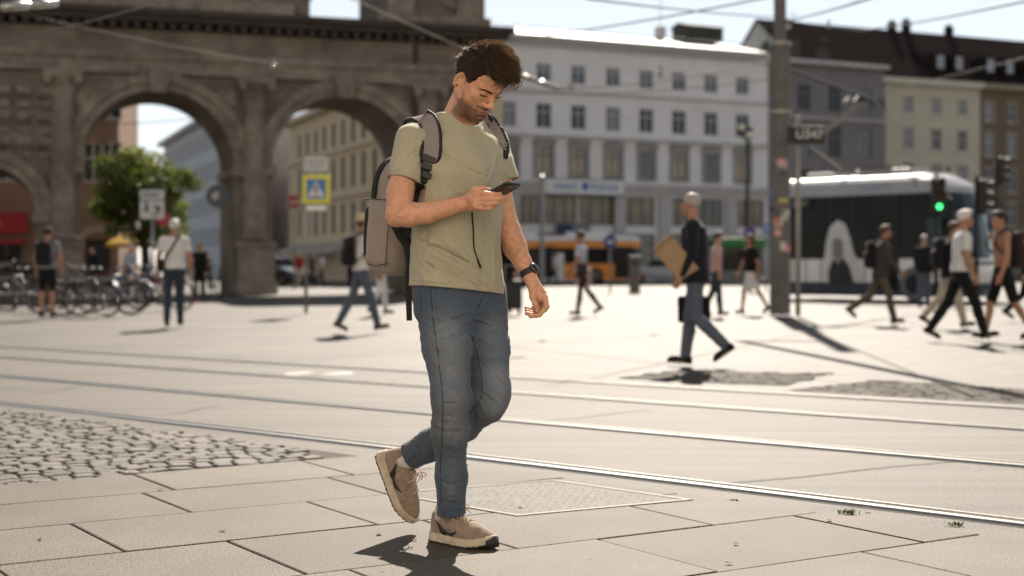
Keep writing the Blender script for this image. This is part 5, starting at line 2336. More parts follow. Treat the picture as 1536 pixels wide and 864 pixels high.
for (a, c, lab) in (((4, 11, 11.5), (86, 4, 12), 'steel tube insulator on the wire in the top left corner'), ((778, 112, 20), (838, 133, 20.5), 'pale rod insulator hanging right of the head of the young man')):
    A1, C1 = W(*a), W(*c)
    b = MB()
    ax_ = (C1 - A1) / np.linalg.norm(C1 - A1)
    Ln = np.linalg.norm(C1 - A1)
    b.lathe((0, 0, 0), [(.012, 0), (.040, .01), (.040, Ln * .45), (.028, Ln * .47), (.028, Ln * .53), (.040, Ln * .55), (.040, Ln * .98), (.012, Ln)], 14, axis=ax_)
    o = b.build('insulator', M('insulator_steel', (.42, .41, .40), .3, .1, 10, metal=.7), None, True)
    o.location = A1
    tag(o, lab, 'insulator', 'insulators on the overhead wires')
for i, (px, py, d, lab) in enumerate(((410, 99, 29.8, 'small wire clamp left of the right arch crown'), (857, 130, 24.6, 'shiny wire clamp before the top windows of the white building'), (1182, 40, 29.3, 'wire clamp right beside the catenary pole top'), (1243, 40, 36, 'wire clamp hanging left of the gable'), (991, 112, 27, 'wire clamp in the middle of the white building front'))):
    b = MB()
    b.lathe((0, 0, -.06), [(.02, 0), (.06, .02), (.065, .08), (.02, .12)], 12)
    b.box((0, 0, .10), (.05, .05, .14))
    o = b.build('wire_clamp', M('insulator_steel', (.42, .41, .40), .3), None, True)
    o.location = W(px, py, d)
    tag(o, lab, 'clamp', 'clamps on the overhead wires')
# ================================================================== passers-by
def mat_cloth(nm, rgb):
    return M('cloth_' + nm, rgb, .9, .12, 60, .001, 250, spec=.15, sheen=.1, var2=.08, scale2=6)


SKIN = {'light': M('skin_light', (.48, .27, .19), .55, .08, 30, sss=.05), 'tan': M('skin_tan', (.36, .19, .12), .5, .08, 30, sss=.05), 'dark': M('skin_brown', (.20, .10, .065), .5, .08, 30)}
for _m in SKIN.values():
    mix_attr(_m, 'eye', (.02, .014, .011))
HAIRM = {k: M('hair_' + k, c, .6, .25, 60, .004, 90) for k, c in {'white': (.62, .60, .57), 'grey': (.36, .34, .32), 'black': (.018, .014, .012), 'brown': (.07, .04, .022), 'blond': (.33, .22, .10)}.items()}
leather = M('bag_black', (.02, .019, .019), .55, .2, 40)


def person(label, px, py, yaw, H=1.75, h=.016, legs=((12, 8), (-14, 30)), arms=((-12, 15, 6), (14, 25, 6)), top=('tee', 'white'), bottom=('trousers', 'blue'),
           shoes='black', skin='light', hair=('short', 'brown'), lean=2.0, turn=0.0, look=0.0, group='passers-by on the square', slim=1.0, d=None, colours=None):
    """figure facing -y (towards the camera at yaw 0); his right is -x"""
    C = dict(darkgrey=(.05, .05, .053), white=(.62, .62, .62), grey=(.20, .20, .21), black=(.011, .011, .012), navy=(.012, .014, .021), blue=(.085, .108, .145), darkblue=(.035, .045, .065), khaki=(.10, .088, .062), beige=(.42, .37, .30), red=(.30, .03, .03), green=(.05, .12, .06), pink=(.50, .33, .32), lightblue=(.42, .47, .54), purple=(.07, .045, .08), brown=(.10, .065, .045))
    s = H / 1.76
    sk = SKIN[skin]
    base = gp(px, py) if d is None else at_d(px, d)
    t = thing('person', label, 'person', base, R(yaw), group)
    A = lambda *p: np.array(p, float)
    ln = R(lean)
    hipz = .90
    J = {}
    for i, sd in enumerate((-1, 1)):                      # right leg, left leg
        a, k = R(legs[i][0]), R(legs[i][1])
        hip = A(sd * .088, 0, hipz)
        kn = hip + .425 * A(sd * .02, -math.sin(a), -math.cos(a))
        an = kn + .405 * A(-sd * .015, -math.sin(a - k), -math.cos(a - k))
        ft = (a - k) * .75 if legs[i][1] < 60 else (a - k) * .9
        fd = A(sd * .06, -math.cos(ft), math.sin(ft))
        fu_ = A(0, math.sin(ft), math.cos(ft))
        J[i] = (hip, kn, an, fd, fu_)
    low = min(min((J[i][2] - J[i][4] * .085)[2], (J[i][2] - J[i][4] * .085 + J[i][3] * .19)[2]) for i in (0, 1))
    dz = -low + .012
    up = A(0, -math.sin(ln), math.cos(ln))
    hipc = A(0, 0, hipz + dz)
    for i in (0, 1):
        hip, kn, an, fd, fu_ = J[i]
        J[i] = (hip + (0, 0, dz), kn + (0, 0, dz), an + (0, 0, dz), fd, fu_)
    shc = hipc + up * .53
    tw = R(turn)
    lx = A(math.cos(tw), math.sin(tw), 0)
    nb = shc + up * .055
    hf_ = rot_z(R(look)) @ A(0, -1, 0)
    hc = nb + up * .155 + hf_ * .02
    AR = {}
    for i, sd in enumerate((-1, 1)):
        f, e, sp_ = arms[i][:3]
        inn = arms[i][3] if len(arms[i]) > 3 else 0
        sh = shc + lx * (sd * .175 * slim) - up * .02
        f, e, sp_, inn = R(f), R(e), R(sp_), R(inn)
        ud = A(sd * math.sin(sp_), -math.sin(f) * math.cos(sp_), -math.cos(f) * math.cos(sp_))
        el = sh + ud * .285
        fd_ = A(sd * (math.sin(sp_) * .3) - sd * math.sin(inn), -math.sin(f + e) * math.cos(inn), -math.cos(f + e))
        fd_ /= np.linalg.norm(fd_)
        wr = el + fd_ * .245
        AR[i] = (sh, el, wr, fd_)
    S_ = lambda p: np.asarray(p) * s

    def fin(F, nm, mt, parent=t, attrs=None, extra=None):
        V, Q = F.mesh()
        if len(V) == 0:
            return None
        V = V * s
        at = {k: fn(V / s) for k, fn in attrs.items()} if attrs else None
        Q = Q.tolist()
        if extra is not None:
            o_ = len(V)
            ev = np.array(extra.v) * s
            V = np.concatenate((V, ev))
            Q += [tuple(i + o_ for i in f) for f in extra.f]
            if at:
                at = {k: np.concatenate((v, np.zeros(len(ev)))) for k, v in at.items()}
        return link_mesh(nm, V, Q, mt, parent, True, attrs=at)
    allp = np.array([hipc, hc + up * .14] + [q for i in (0, 1) for q in J[i][:3]] + [J[i][2] + J[i][3] * .22 for i in (0, 1)] + [q + AR[i][3] * .2 for i in (0, 1) for q in AR[i][2:3]] + [AR[i][1] for i in (0, 1)] + [AR[i][0] for i in (0, 1)])
    lo, hi = allp.min(0) - .13, allp.max(0) + .13
    lo[2] = max(lo[2], -.03)
    zb = lambda z0, z1: (A(lo[0], lo[1], z0), A(hi[0], hi[1], z1))
    # ---- body
    F = Field(lo, hi, h)
    hr_ = np.cross(hf_, A(0, 0, 1))
    HX = np.stack((hr_, hf_, A(0, 0, 1)))
    hp = lambda x, y, z: hc + A(x, y, z) @ HX
    F.put(ell(hp(0, -.012, .03), (.073, .092, .085), HX), .01)
    F.put(ell(hp(0, .030, -.035), (.056, .058, .076), HX), .03)
    F.put(cone(hp(0, .088, .0), hp(0, .108, -.035), .010, .013), .012)
    F.put(ell(hp(0, .076, -.10), (.022, .018, .018), HX), .02)
    for sd in (-1, 1):
        F.put(ell(hp(sd * .031, .098, .002), (.013, .012, .010), HX), .01, 'sub')
        F.put(ell(hp(sd * .075, -.01, -.008), (.012, .02, .032), HX), .008)
    F.put(cone(hp(-.018, .094, -.068), hp(.018, .094, -.068), .006, .006), .008)
    F.put(cone(nb - up * .04, hc - (0, 0, .06) - hf_ * .015, .058 * slim, .052), .02)
    F.put(cone(nb, AR[0][0], .04, .05), .03)
    F.put(cone(nb, AR[1][0], .04, .05), .03)
    tor = [(*(hipc + up * .0), .145, .095), (*(hipc + up * .16), .13 * slim, .092), (*(hipc + up * .36), .155 * slim, .105), (*(hipc + up * .48), .165 * slim, .095), (*(hipc + up * .56), .09, .07)]
    F.put(loft(tor, lx, np.cross(A(0, 0, 1), lx)), .03)
    if top[0] == 'bare':
        for sd in (-1, 1):
            F.put(ell(hipc + up * .42 + lx * sd * .07 + A(0, -.075, 0), (.07, .03, .05)), .03)
    for i in (0, 1):
        sh, el, wr, fd_ = AR[i]
        F.put(cone(sh, el, .050 * slim, .042 * slim), .02)
        F.put(cone(el, el + (wr - el) * .35, .042 * slim, .041 * slim), .02)
        F.put(cone(el + (wr - el) * .3, wr, .041 * slim, .027), .02)
        F.put(cone(wr, wr + fd_ * .075, .028, .034, flat=lx, fs=.7), .01)
        hip, kn, an, fdd, fuu = J[i]
        F.put(cone(hip, kn, .075 * slim, .052 * slim), .03)
        F.put(cone(kn, kn + (an - kn) * .3 + A(0, .008, 0), .050 * slim, .050 * slim), .015)
        F.put(cone(kn + (an - kn) * .3 + A(0, .008, 0), an, .050 * slim, .034), .015)
        F.put(cone(an, an - fuu * .05 + fdd * .03, .036, .034), .01)
    ex = MB()
    for i, sd in ((0, -1), (1, 1)):
        sh, el, wr, fd_ = AR[i]
        fw = np.cross(fd_, lx)
        if np.dot(fw, A(0, -1, 0)) < 0:
            fw = -fw
        for q, (o_, Lf) in enumerate(((.027, .070), (.009, .080), (-.009, .076), (-.026, .060))):
            p0_ = wr + fd_ * .085 + fw * o_
            inw = -lx * sd
            p1_ = p0_ + fd_ * Lf * .5 + inw * .004
            p2_ = p1_ + (fd_ * .8 + inw * .5) * Lf * .35
            p3_ = p2_ + (fd_ * .35 + inw * .8) * Lf * .3
            ex.tube([p0_ - fd_ * .02, p1_, p2_, p3_], [.0105, .0098, .009, .007], 6)
        p0_ = wr + fd_ * .03 + fw * .022
        ex.tube([p0_, p0_ + fd_ * .03 + fw * .022, p0_ + fd_ * .062 + fw * .026], [.014, .0115, .009], 6)

    def eye(V):
        L = (V - hc) @ HX.T
        x = np.abs(L[:, 0])
        e = np.exp(-((x - .031) / .014) ** 4 - ((L[:, 2] - .0) / .007) ** 2) * (L[:, 1] > .05)
        br = np.exp(-((x - .031) / .022) ** 4 - ((L[:, 2] - .021) / .006) ** 2) * (L[:, 1] > .05)
        return np.clip(e + br * .9, 0, 1)
    fin(F, 'body', sk, attrs={'eye': eye}, extra=ex)
    t.children[0].name = 'body'
    # ---- hair
    hk, hcol = hair
    if hk != 'none':
        F = Field(hc - .22, hc + .22, min(h, .012))
        F.put(ell(hp(0, -.018, .036), (.080, .098, .090), HX), .01)
        if hk == 'short':
            F.put(ell(hp(.01, .03, .098), (.062, .068, .034), HX), .03)
        F.put(ell(hp(0, .070, -.035), (.095, .062, .090), HX), .012, 'sub')
        F.put(ell(hp(0, .098, .028), (.075, .034, .050), HX), .012, 'sub')
        if hk == 'balding':
            F.put(ell(hp(0, .06, .11), (.066, .125, .050), HX), .02, 'sub')
        F.put(ell(hp(0, .0, -.12), (.12, .13, .06), HX), .02, 'sub')
        if hk == 'long':
            F.put(loft([(*hp(0, -.035, .03), .084, .075), (*hp(0, -.055, -.10), .092, .055), (*hp(0, -.065, -.22), .085, .04)], hr_, hf_), .03)
        F.disp(lambda P: .005 * wav(P, 110, 3) + .004 * wav(P, 230, 4))
        fin(F, 'hair', HAIRM[hcol])
        if hk == 'hat':
            b = MB()
            b.lathe(hp(0, -.01, .05), [(.16, 0), (.165, .01), (.10, .015), (.095, .09), (.07, .11), (.01, .115)], 22)
            b.v = [tuple(np.array(v) * s) for v in b.v]
            b.build('straw_hat', mat_cloth('straw', (.50, .40, .24)), t, True)
        if hk == 'cap':
            F = Field(hc - .2, hc + .25, min(h, .012))
            F.put(ell(hp(0, -.012, .045), (.084, .102, .086), HX), .01)
            F.cut(hp(0, 0, .045), (0, 0, -1))
            F.put(ell(hp(0, .11, .050), (.065, .06, .012), HX), .01)
            fin(F, 'cap', mat_cloth('cap_brown', (.09, .07, .05)))
    # ---- top
    tk, tc = top
    if tk != 'bare':
        F = Field(*zb(.55 if tk in ('jacket', 'coat') else .72, 1.75), h)
        hem = {'tee': .03, 'shirt': .0, 'jacket': -.075, 'coat': -.42, 'tank': .06}[tk]
        e_ = {'tee': .014, 'shirt': .016, 'jacket': .028, 'coat': .03, 'tank': .01}[tk]
        tor2 = [(*(hipc + up * hem), .165 * slim + e_ * .8, .112 + e_), (*(hipc + up * .16), .142 * slim + e_, .102 + e_), (*(hipc + up * .36), .160 * slim + e_, .112 + e_), (*(hipc + up * .49), .168 * slim + e_ * .6, .102 + e_), (*(hipc + up * .565), .095, .078)]
        F.put(loft(tor2, lx, np.cross(A(0, 0, 1), lx), 2.3), .02)
        for i in (0, 1):
            sh, el, wr, fd_ = AR[i]
            F.put(cone(nb - up * .035, sh, .05, .055 + e_ * .3), .03)
            if tk != 'tank':
                if tk in ('tee', 'shirt'):
                    F.put(cone(sh, sh + (el - sh) * .62, .055 + e_ * .3, .054 + e_ * .4), .02)
                    e1 = sh + (el - sh) * .70
                    sl, P = F._sub(e1 - .13, e1 + .13, 0)
                    if sl:
                        ax_ = (el - sh) / np.linalg.norm(el - sh)
                        near = (np.sqrt(((P - e1) ** 2).sum(-1)) < .095)
                        ddd = ((P - e1) @ ax_).astype(np.float32)
                        F.F[sl] = np.where(near & (ddd > -.05), np.maximum(F.F[sl], ddd), F.F[sl])
                else:
                    F.put(cone(sh, el, .058 + e_ * .3, .050 + e_ * .3), .02)
                    F.put(cone(el, wr - (wr - el) * .05, .050 + e_ * .3, .036 + e_ * .3), .02)
        F.disp(lambda P: .004 * wav(P, 34, 7) + .0022 * wav(P, 75, 8))
        F.put(cone(nb + up * .005, hc, .057 * slim + .006, .06), .006, 'sub')
        fin(F, {'tee': 't_shirt', 'shirt': 'shirt', 'jacket': 'jacket', 'coat': 'coat', 'tank': 'top'}[tk], mat_cloth(tc, C[tc]))
    # ---- bottom
    bk_, bc = bottom
    F = Field(*zb(.03, 1.1), h)
    F.put(loft([(*(hipc - (0, 0, .11)), .13 * slim, .09), (*hipc, .158 * slim, .108), (*(hipc + up * .10), .150 * slim, .108)], lx, np.cross(A(0, 0, 1), lx), 2.3), .02)
    if bk_ == 'skirt':
        kz = (J[0][1] + J[1][1]) / 2
        F.put(loft([(*(hipc + up * .06), .15 * slim, .105), (*(hipc - (0, 0, .12)), .175 * slim, .13), (*(A(0, kz[1], hipc[2] - .36)), .20, .18)], lx, np.cross(A(0, 0, 1), lx)), .02)
    else:
        for i in (0, 1):
            hip, kn, an, fdd, fuu = J[i]
            w_ = .086 * slim if bk_ != 'tights' else .078 * slim
            kw = .062 if bk_ != 'tights' else .052
            if bk_ == 'shorts':
                F.put(cone(hip, hip + (kn - hip) * .85, w_ + .006, .075), .03)
            else:
                F.put(cone(hip, kn, w_, kw * slim), .03)
                cf = kn + (an - kn) * .35 + A(0, .008, 0)
                F.put(cone(kn, cf, kw * slim, .066 if bk_ != 'tights' else .058), .02)
                F.put(cone(cf, an + (kn - an) * .02, .066 if bk_ != 'tights' else .058, .056 if bk_ != 'tights' else .042), .02)
        F.disp(lambda P: .004 * wav(P * np.array((1, 1, 1.4)), 40, 17) + .002 * wav(P, 85, 18))
    fin(F, {'skirt': 'skirt', 'shorts': 'shorts', 'trousers': 'trousers', 'tights': 'trousers'}[bk_], mat_cloth(bc, C[bc]))
    # ---- shoes
    sm = mat_cloth('shoe_' + shoes, C[shoes])
    for i in (0, 1):
        hip, kn, an, fdd, fuu = J[i]
        fdd = fdd / np.linalg.norm(fdd)
        c0 = an - fuu * .05
        F = Field(np.minimum(c0 - fdd * .09, c0 + fdd * .24) - .1, np.maximum(c0 - fdd * .09, c0 + fdd * .24) + .1, min(h, .011))
        F.put(cone(c0 - fdd * .035 - fuu * .0, an, .038, .041), .02)
        F.put(cone(c0 - fdd * .03 - fuu * .005, c0 + fdd * .13 - fuu * .012, .040, .040), .02)
        F.put(cone(c0 + fdd * .10 - fuu * .015, c0 + fdd * .160 - fuu * .018, .040, .028), .02)
        F.cut(an - fuu * .085, -fuu)
        o = fin(F, 'shoe', sm)
        b = MB()
        xs_ = np.cross(fdd, fuu)
        rng_ = []
        for a_ in np.linspace(0, 2 * math.pi, 15)[:-1]:
            ca_, sa_ = math.cos(a_), math.sin(a_)
            rng_.append(an - fuu * .085 + fdd * (.058 + .132 * ca_) + xs_ * (.042 * sa_ * (1 + .12 * ca_)))
        P = [q - fuu * .008 for q in rng_]
        Q = [q + fuu * .018 for q in rng_]
        b.add([tuple(x * s) for x in P + Q], [(k, (k + 1) % 14, 14 + (k + 1) % 14, 14 + k) for k in range(14)] + [tuple(range(14))[::-1], tuple(range(14, 28))])
        b.build('sole', M('sole_grey', (.22, .20, .18), .8, .1), o, True)
    J['arm'], J['hipc'], J['shc'], J['up'], J['s'], J['nb'], J['hc'] = AR, hipc, shc, up, s, nb, hc
    t_info = J
    return t, t_info


def ptag(o, t, lab, cat, group=None):
    """a carried thing: top level, placed where its carrier stands"""
    o.location = t.location
    o.rotation_euler = t.rotation_euler
    return tag(o, lab, cat, group)


def rucksack(t, J, lab, col=(.015, .015, .017), size=1.0, group='rucksacks worn by passers-by'):
    s, up = J['s'], J['up']
    c = J['shc'] - up * .20 + np.array((0, .20, 0))
    o = thing('backpack', lab, 'backpack')
    mt = mat_cloth('pack_%d' % int(sum(col) * 1000), col)
    F = Field(c - .33, c + .33, .014)
    F.put(rbox(c, (.145 * size, .075, .22 * size), .06), .02)
    F.put(rbox(c + (0, .07, -.08), (.11 * size, .045, .12 * size), .04), .03)
    F.disp(lambda P: .005 * wav(P, 26, 5))
    V, Q = F.mesh()
    link_mesh('pack_body', V * s, Q, mt, o, True)
    for sd in (-1, 1):
        b = MB()
        P = spline([c + (sd * .09, -.05, .17), J['shc'] + (sd * .10, .08, .075), J['shc'] + (sd * .105, -.02, .085), J['shc'] + (sd * .12, -.135, -.03), J['shc'] + (sd * .15, -.11, -.20), c + (sd * .13, -.05, -.16)], 20)
        b.ribbon(P * s, (1, 0, 0), .055 * s, .014)
        b.build('shoulder_strap', mt, o)
    ptag(o, t, lab, 'backpack', group)
    return o


def held_bag(t, J, hand, lab, wd, ht, dp, col, name='bag', drop=.12, cat='bag', off=(0, 0, 0)):
    s = J['s']
    sh, el, wr, fd_ = J['arm'][hand]
    g_ = wr + fd_ * .10 + np.array(off)
    o = thing(name, lab, cat)
    mt = mat_cloth('bag_%d' % int(col[0] * 900 + col[1] * 90), col)
    c = g_ - (0, 0, drop + ht / 2)
    F = Field(c - (.1 + dp, .1 + wd, .1 + ht), c + (.1 + dp, .1 + wd, .1 + ht), .014)
    F.put(rbox(c, (dp / 2, wd / 2, ht / 2), min(.03, dp * .3)), .01)
    F.disp(lambda P: .004 * wav(P, 30, 6))
    V, Q = F.mesh()
    link_mesh('bag_body', V * s, Q, mt, o, True)
    b = MB()
    for x in (-dp * .25, dp * .25):
        b.tube(spline([c + (x, -wd * .25, ht / 2), g_ + (x * .3, -.03, -.01), g_ + (x * .3, .03, -.01), c + (x, wd * .25, ht / 2)], 12) * s, .008, 6)
    b.build('handle', mt, o)
    ptag(o, t, lab, cat)
    return o


def cross_bag(t, J, lab, side, col=(.015, .015, .017)):
    s = J['s']
    o = thing('shoulder_bag', lab, 'bag')
    mt = mat_cloth('cross_%d' % int(col[0] * 900), col)
    c = J['hipc'] + (side * .17, .06, .08)
    F = Field(c - .26, c + .26, .014)
    F.put(rbox(c, (.045, .13, .10), .03, rot_z(R(25 * side))), .01)
    V, Q = F.mesh()
    link_mesh('bag_body', V * s, Q, mt, o, True)
    b = MB()
    P = spline([c + (0, .08, .08), J['shc'] + (side * .02, .155, -.16), J['shc'] + (-side * .10, .09, .065), J['shc'] + (-side * .09, -.06, .075), J['shc'] + (0, -.155, -.14), c + (0, -.1, .08)], 24)
    b.ribbon(P * s, (.8 * side, 0, .6), .035 * s, .008)
    b.build('strap', mt, o)
    return ptag(o, t, lab, 'bag')


# ---- man in the dark blazer
t, J = person('grey-haired man in a dark blazer and jeans walking left with a cardboard folder', 1044, 547, -98, 1.74, .010, legs=((9, 3), (0, 46)), arms=((-4, 10, 5), (2, 24, 9)),
              top=('jacket', 'navy'), bottom=('trousers', 'blue'), shoes='black', skin='tan', hair=('balding', 'grey'), lean=3, look=-18)
# cardboard folder under the near arm
o = thing('cardboard_folder', 'brown cardboard folder clamped under the arm of the man in the dark blazer', 'folder')
dd = t.location[1] - .26
P = [W(1004, 350, dd), W(979, 374, dd), W(1019, 421, dd + .02), W(1049, 403, dd + .03)]
b = MB()
b.prism(P[::-1], (0, .03, 0))
b.v = [tuple(np.array(v) - np.array(P[2])) for v in b.v]
cardm = M('cardboard', (.33, .225, .14), .85, .08, 12)
b.build('sheet', cardm, o, bevel=.004)
b = MB()
q = lambda a, c, k: a + (c - a) * k
b.prism([q(P[0], P[3], .02) + (0, -.006, 0), q(P[1], P[2], .02) + (0, -.006, 0), q(P[1], P[2], .12) + (0, -.006, 0), q(P[0], P[3], .12) + (0, -.006, 0)][::-1], (0, .005, 0))
b.v = [tuple(np.array(v) - np.array(P[2])) for v in b.v]
b.build('flap', M('cardboard_edge', (.25, .16, .10), .85, .08, 12), o)
o.location = P[2]
held_bag(t, J, 0, 'black leather bag in the far hand of the man in the dark blazer', .34, .28, .10, (.014, .012, .012), drop=.10, off=(0, .02, 0))

# ---- left side
t, J = person('white-haired man in a white T-shirt and dark jeans seen from behind', 261, 490, 184, 1.74, .013, legs=((7, 4), (-5, 14)), arms=((4, 12, 12), (-4, 14, 12)),
              top=('tee', 'white'), bottom=('trousers', 'darkblue'), shoes='black', skin='tan', hair=('short', 'white'), slim=1.1)
cross_bag(t, J, 'black bag on a strap across the back of the man in white', 1)
t, J = person('man in a grey T-shirt and black shorts with a black backpack at the far left', 71, 477, 172, 1.74, .013, legs=((3, 2), (-3, 4)), arms=((2, 10, 12), (0, 12, 12)),
              top=('tee', 'grey'), bottom=('shorts', 'black'), shoes='black', skin='tan', hair=('cap', 'black'), slim=1.1)
rucksack(t, J, 'black backpack on the man in shorts at the far left', size=1.05)
t, J = person('woman in a long black coat standing in the left arch', 299, 449, 178, 1.70, .016, legs=((2, 2), (-2, 2)), top=('coat', 'black'), bottom=('trousers', 'black'), hair=('long', 'blond'))
person('person in pale shorts and red shoes behind the man in white', 281, 455, 150, 1.45, .016, legs=((16, 8), (-14, 26)), top=('tee', 'grey'), bottom=('shorts', 'white'), shoes='red', skin='tan', hair=('short', 'brown'))
person('person in a blue shirt bending among the parked bicycles', 190, 449, 60, 1.68, .016, top=('tee', 'lightblue'), bottom=('trousers', 'darkblue'), hair=('short', 'white'), lean=16)
person('person in dark clothes behind the bicycles near the left pier', 140, 444, -40, 1.70, .016, top=('jacket', 'black'), bottom=('trousers', 'black'), hair=('short', 'black'))

# ---- behind the young man
t, J = person('person in a straw hat, white shirt and jeans walking right before the right arch', 541, 498, 112, 1.74, .012, legs=((20, 6), (-16, 14)), arms=((10, 20, 8), (-6, 20, 8)),
              top=('tee', 'white'), bottom=('trousers', 'blue'), shoes='brown', skin='tan', hair=('hat', 'brown'))
rucksack(t, J, 'black backpack on the person in the straw hat', size=1.05)
held_bag(t, J, 1, 'dark purple jacket hanging from the hand of the person in the straw hat', .20, .34, .10, (.035, .018, .045), 'carried_jacket', .02, 'jacket', off=(.0, .12, .22))
person('person in white trousers half hidden behind the young man', 572, 472, 100, 1.68, .016, legs=((8, 4), (-8, 16)), top=('shirt', 'grey'), bottom=('trousers', 'white'), hair=('short', 'brown'))
t, J = person('person in black with a wheeled suitcase half hidden behind the young man', 757, 471, 175, 1.74, .016, legs=((6, 4), (-6, 12)), top=('jacket', 'black'), bottom=('trousers', 'black'), hair=('short', 'black'))
g_ = gp(768, 472)
sc_ = thing('suitcase', 'black wheeled suitcase behind the hip of the young man', 'suitcase', g_, R(8))
b = MB()
b.box((0, 0, .42), (.40, .26, .62))
b.build('shell', leather, sc_, bevel=.05)
b = MB()
for x in (-.14, .14):
    b.cyl((x, .10, .70), (x, .10, 1.02), .012, n=8)
b.tube([(-.14, .10, 1.02), (.14, .10, 1.02)], .016, 8)
b.build('handle', galv, sc_)
for x in (-.15, .15):
    for y in (-.09, .09):
        b = MB()
        b.lathe((x - .015, y, .055), [(.05, 0), (.055, .01), (.055, .025), (.04, .03)], 12, axis=(1, 0, 0))
        b.build('wheel', tyre_m, sc_, True)

# ---- middle distance
t, J = person('person in a pale blue shirt and tight trousers walking left before the bus', 873, 473, -112, 1.72, .013, legs=((10, 2), (-22, 16)), arms=((6, 20, 6), (4, 30, 8)),
              top=('shirt', 'lightblue'), bottom=('tights', 'black'), shoes='black', skin='tan', hair=('short', 'brown'), slim=.95)
cross_bag(t, J, 'brown shoulder bag of the person in the pale blue shirt', 1, (.055, .035, .026))
held_bag(t, J, 0, 'pale pink shopping bag carried by the person in the pale blue shirt', .36, .38, .12, (.50, .36, .34), 'shopping_bag', .10, 'bag', off=(-.1, .12, .28))
person('person in a pale top behind the man in the dark blazer', 1074, 474, 85, 1.66, .016, legs=((8, 4), (-9, 16)), arms=((0, 8, 3), (0, 8, 3)), top=('shirt', 'pink'), bottom=('trousers', 'darkblue'), hair=('short', 'black'))
person('woman in a black top and white skirt walking left beside the thick pole', 1127, 471, -60, 1.68, .013, legs=((18, 10), (-16, 22)), arms=((10, 16, 10), (-8, 14, 12)), top=('tee', 'black'), bottom=('skirt', 'white'), shoes='black', skin='tan', hair=('long', 'brown'), slim=.9)

# ---- right side by the tram
t, J = person('man in a dark jacket and khaki trousers striding right past the tram', 1320, 485, 84, 1.74, .013, legs=((20, 8), (-22, 34)), arms=((14, 30, 6), (-10, 20, 6)), top=('jacket', 'darkgrey'), bottom=('trousers', 'khaki'), shoes='black', skin='tan', hair=('short', 'brown'), lean=6)
rucksack(t, J, 'black backpack on the man in khaki trousers', size=1.1)
t, J = person('man in a navy jacket and blue jeans seen from behind close to the tram', 1386, 462, 160, 1.72, .016, legs=((6, 4), (-6, 10)), top=('jacket', 'navy'), bottom=('trousers', 'blue'), hair=('short', 'grey'))
rucksack(t, J, 'black backpack on the man in the navy jacket by the tram', size=1.05)
t, J = person('person in beige trousers half hidden behind the striding white-haired man', 1424, 490, 86, 1.75, .014, legs=((18, 6), (-18, 22)), top=('jacket', 'black'), bottom=('trousers', 'beige'), shoes='black', hair=('short', 'brown'), lean=5)
rucksack(t, J, 'large black backpack on the person in beige trousers', size=1.2)
person('white-haired man in a white T-shirt and black trousers striding right', 1440, 511, 84, 1.76, .011, legs=((26, 10), (-20, 14)), arms=((4, 14, 5), (-6, 22, 5)), top=('tee', 'white'), bottom=('trousers', 'black'), shoes='black', skin='tan', hair=('short', 'white'), slim=1.08, lean=4)
t, J = person('bare-chested man in black shorts carrying a dark backpack at the right edge', 1504, 510, -84, 1.74, .011, legs=((18, 8), (-18, 14)), arms=((-10, 16, 8), (4, 16, 8)), top=('bare', ''), bottom=('shorts', 'black'), shoes='black', skin='tan', hair=('short', 'black'))
rucksack(t, J, 'dark brown backpack on the bare-chested man', (.030, .022, .018), 1.15)
person('person in dark clothes at the right edge behind the bare-chested man', 1541, 482, 60, 1.70, .016, top=('jacket', 'black'), bottom=('trousers', 'black'), hair=('short', 'brown'))

# ---- far people through the right arch and by the street
for (px, dd, yaw, tp_, bt, hr_, lab) in ((449, 68, 20, ('tee', 'red'), ('trousers', 'beige'), ('long', 'blond'), 'fair-haired woman in a red top seen through the right arch'), (468, 70, 160, ('shirt', 'khaki'), ('trousers', 'black'), ('short', 'brown'), 'person in a khaki shirt seen through the right arch behind the crossing sign post'),
                                         (482, 72, 90, ('tee', 'white'), ('trousers', 'darkblue'), ('short', 'black'), 'person in a white top seen through the right arch, right of the crossing sign'), (424, 73, -90, ('jacket', 'black'), ('trousers', 'grey'), ('short', 'black'), 'person in black close to the middle pier seen through the right arch'),
                                         (310, 62, 170, ('tee', 'grey'), ('trousers', 'black'), ('short', 'black'), 'person in grey walking away through the left arch beside the middle pier'), (1205, 62, 90, ('shirt', 'white'), ('trousers', 'blue'), ('short', 'brown'), 'far person in a white shirt left of the tram'), (832, 78, 90, ('tee', 'white'), ('trousers', 'black'), ('short', 'black'), 'far person in white waiting beside the orange bus')):
    person(lab, px, 440, yaw, 1.70, .02, top=tp_, bottom=bt, hair=hr_, d=dd)
# ================================================================== the young man with the phone
def ray(F, px, py, off=0.0):
    """first point of field F met by looking along a photo pixel from the camera"""
    ys = np.arange(F.lo[1], F.lo[1] + F.h * (F.n[1] - 1), F.h * 0.5)
    P = np.stack(((px - 768.0) / FPX * ys, ys, 1.0 + (400.0 - py) / FPX * ys), 1)
    I = np.round((P - F.lo) / F.h).astype(int)
    ok = np.all((I >= 0) & (I < F.n), 1)
    v = np.full(len(ys), 1.0)
    v[ok] = F.F[I[ok, 0], I[ok, 1], I[ok, 2]]
    k = np.argmax(v < 0)
    if v[k] >= 0:
        k = int(np.argmin(v))
    d = ys[k] - off
    return W(px, py, d)


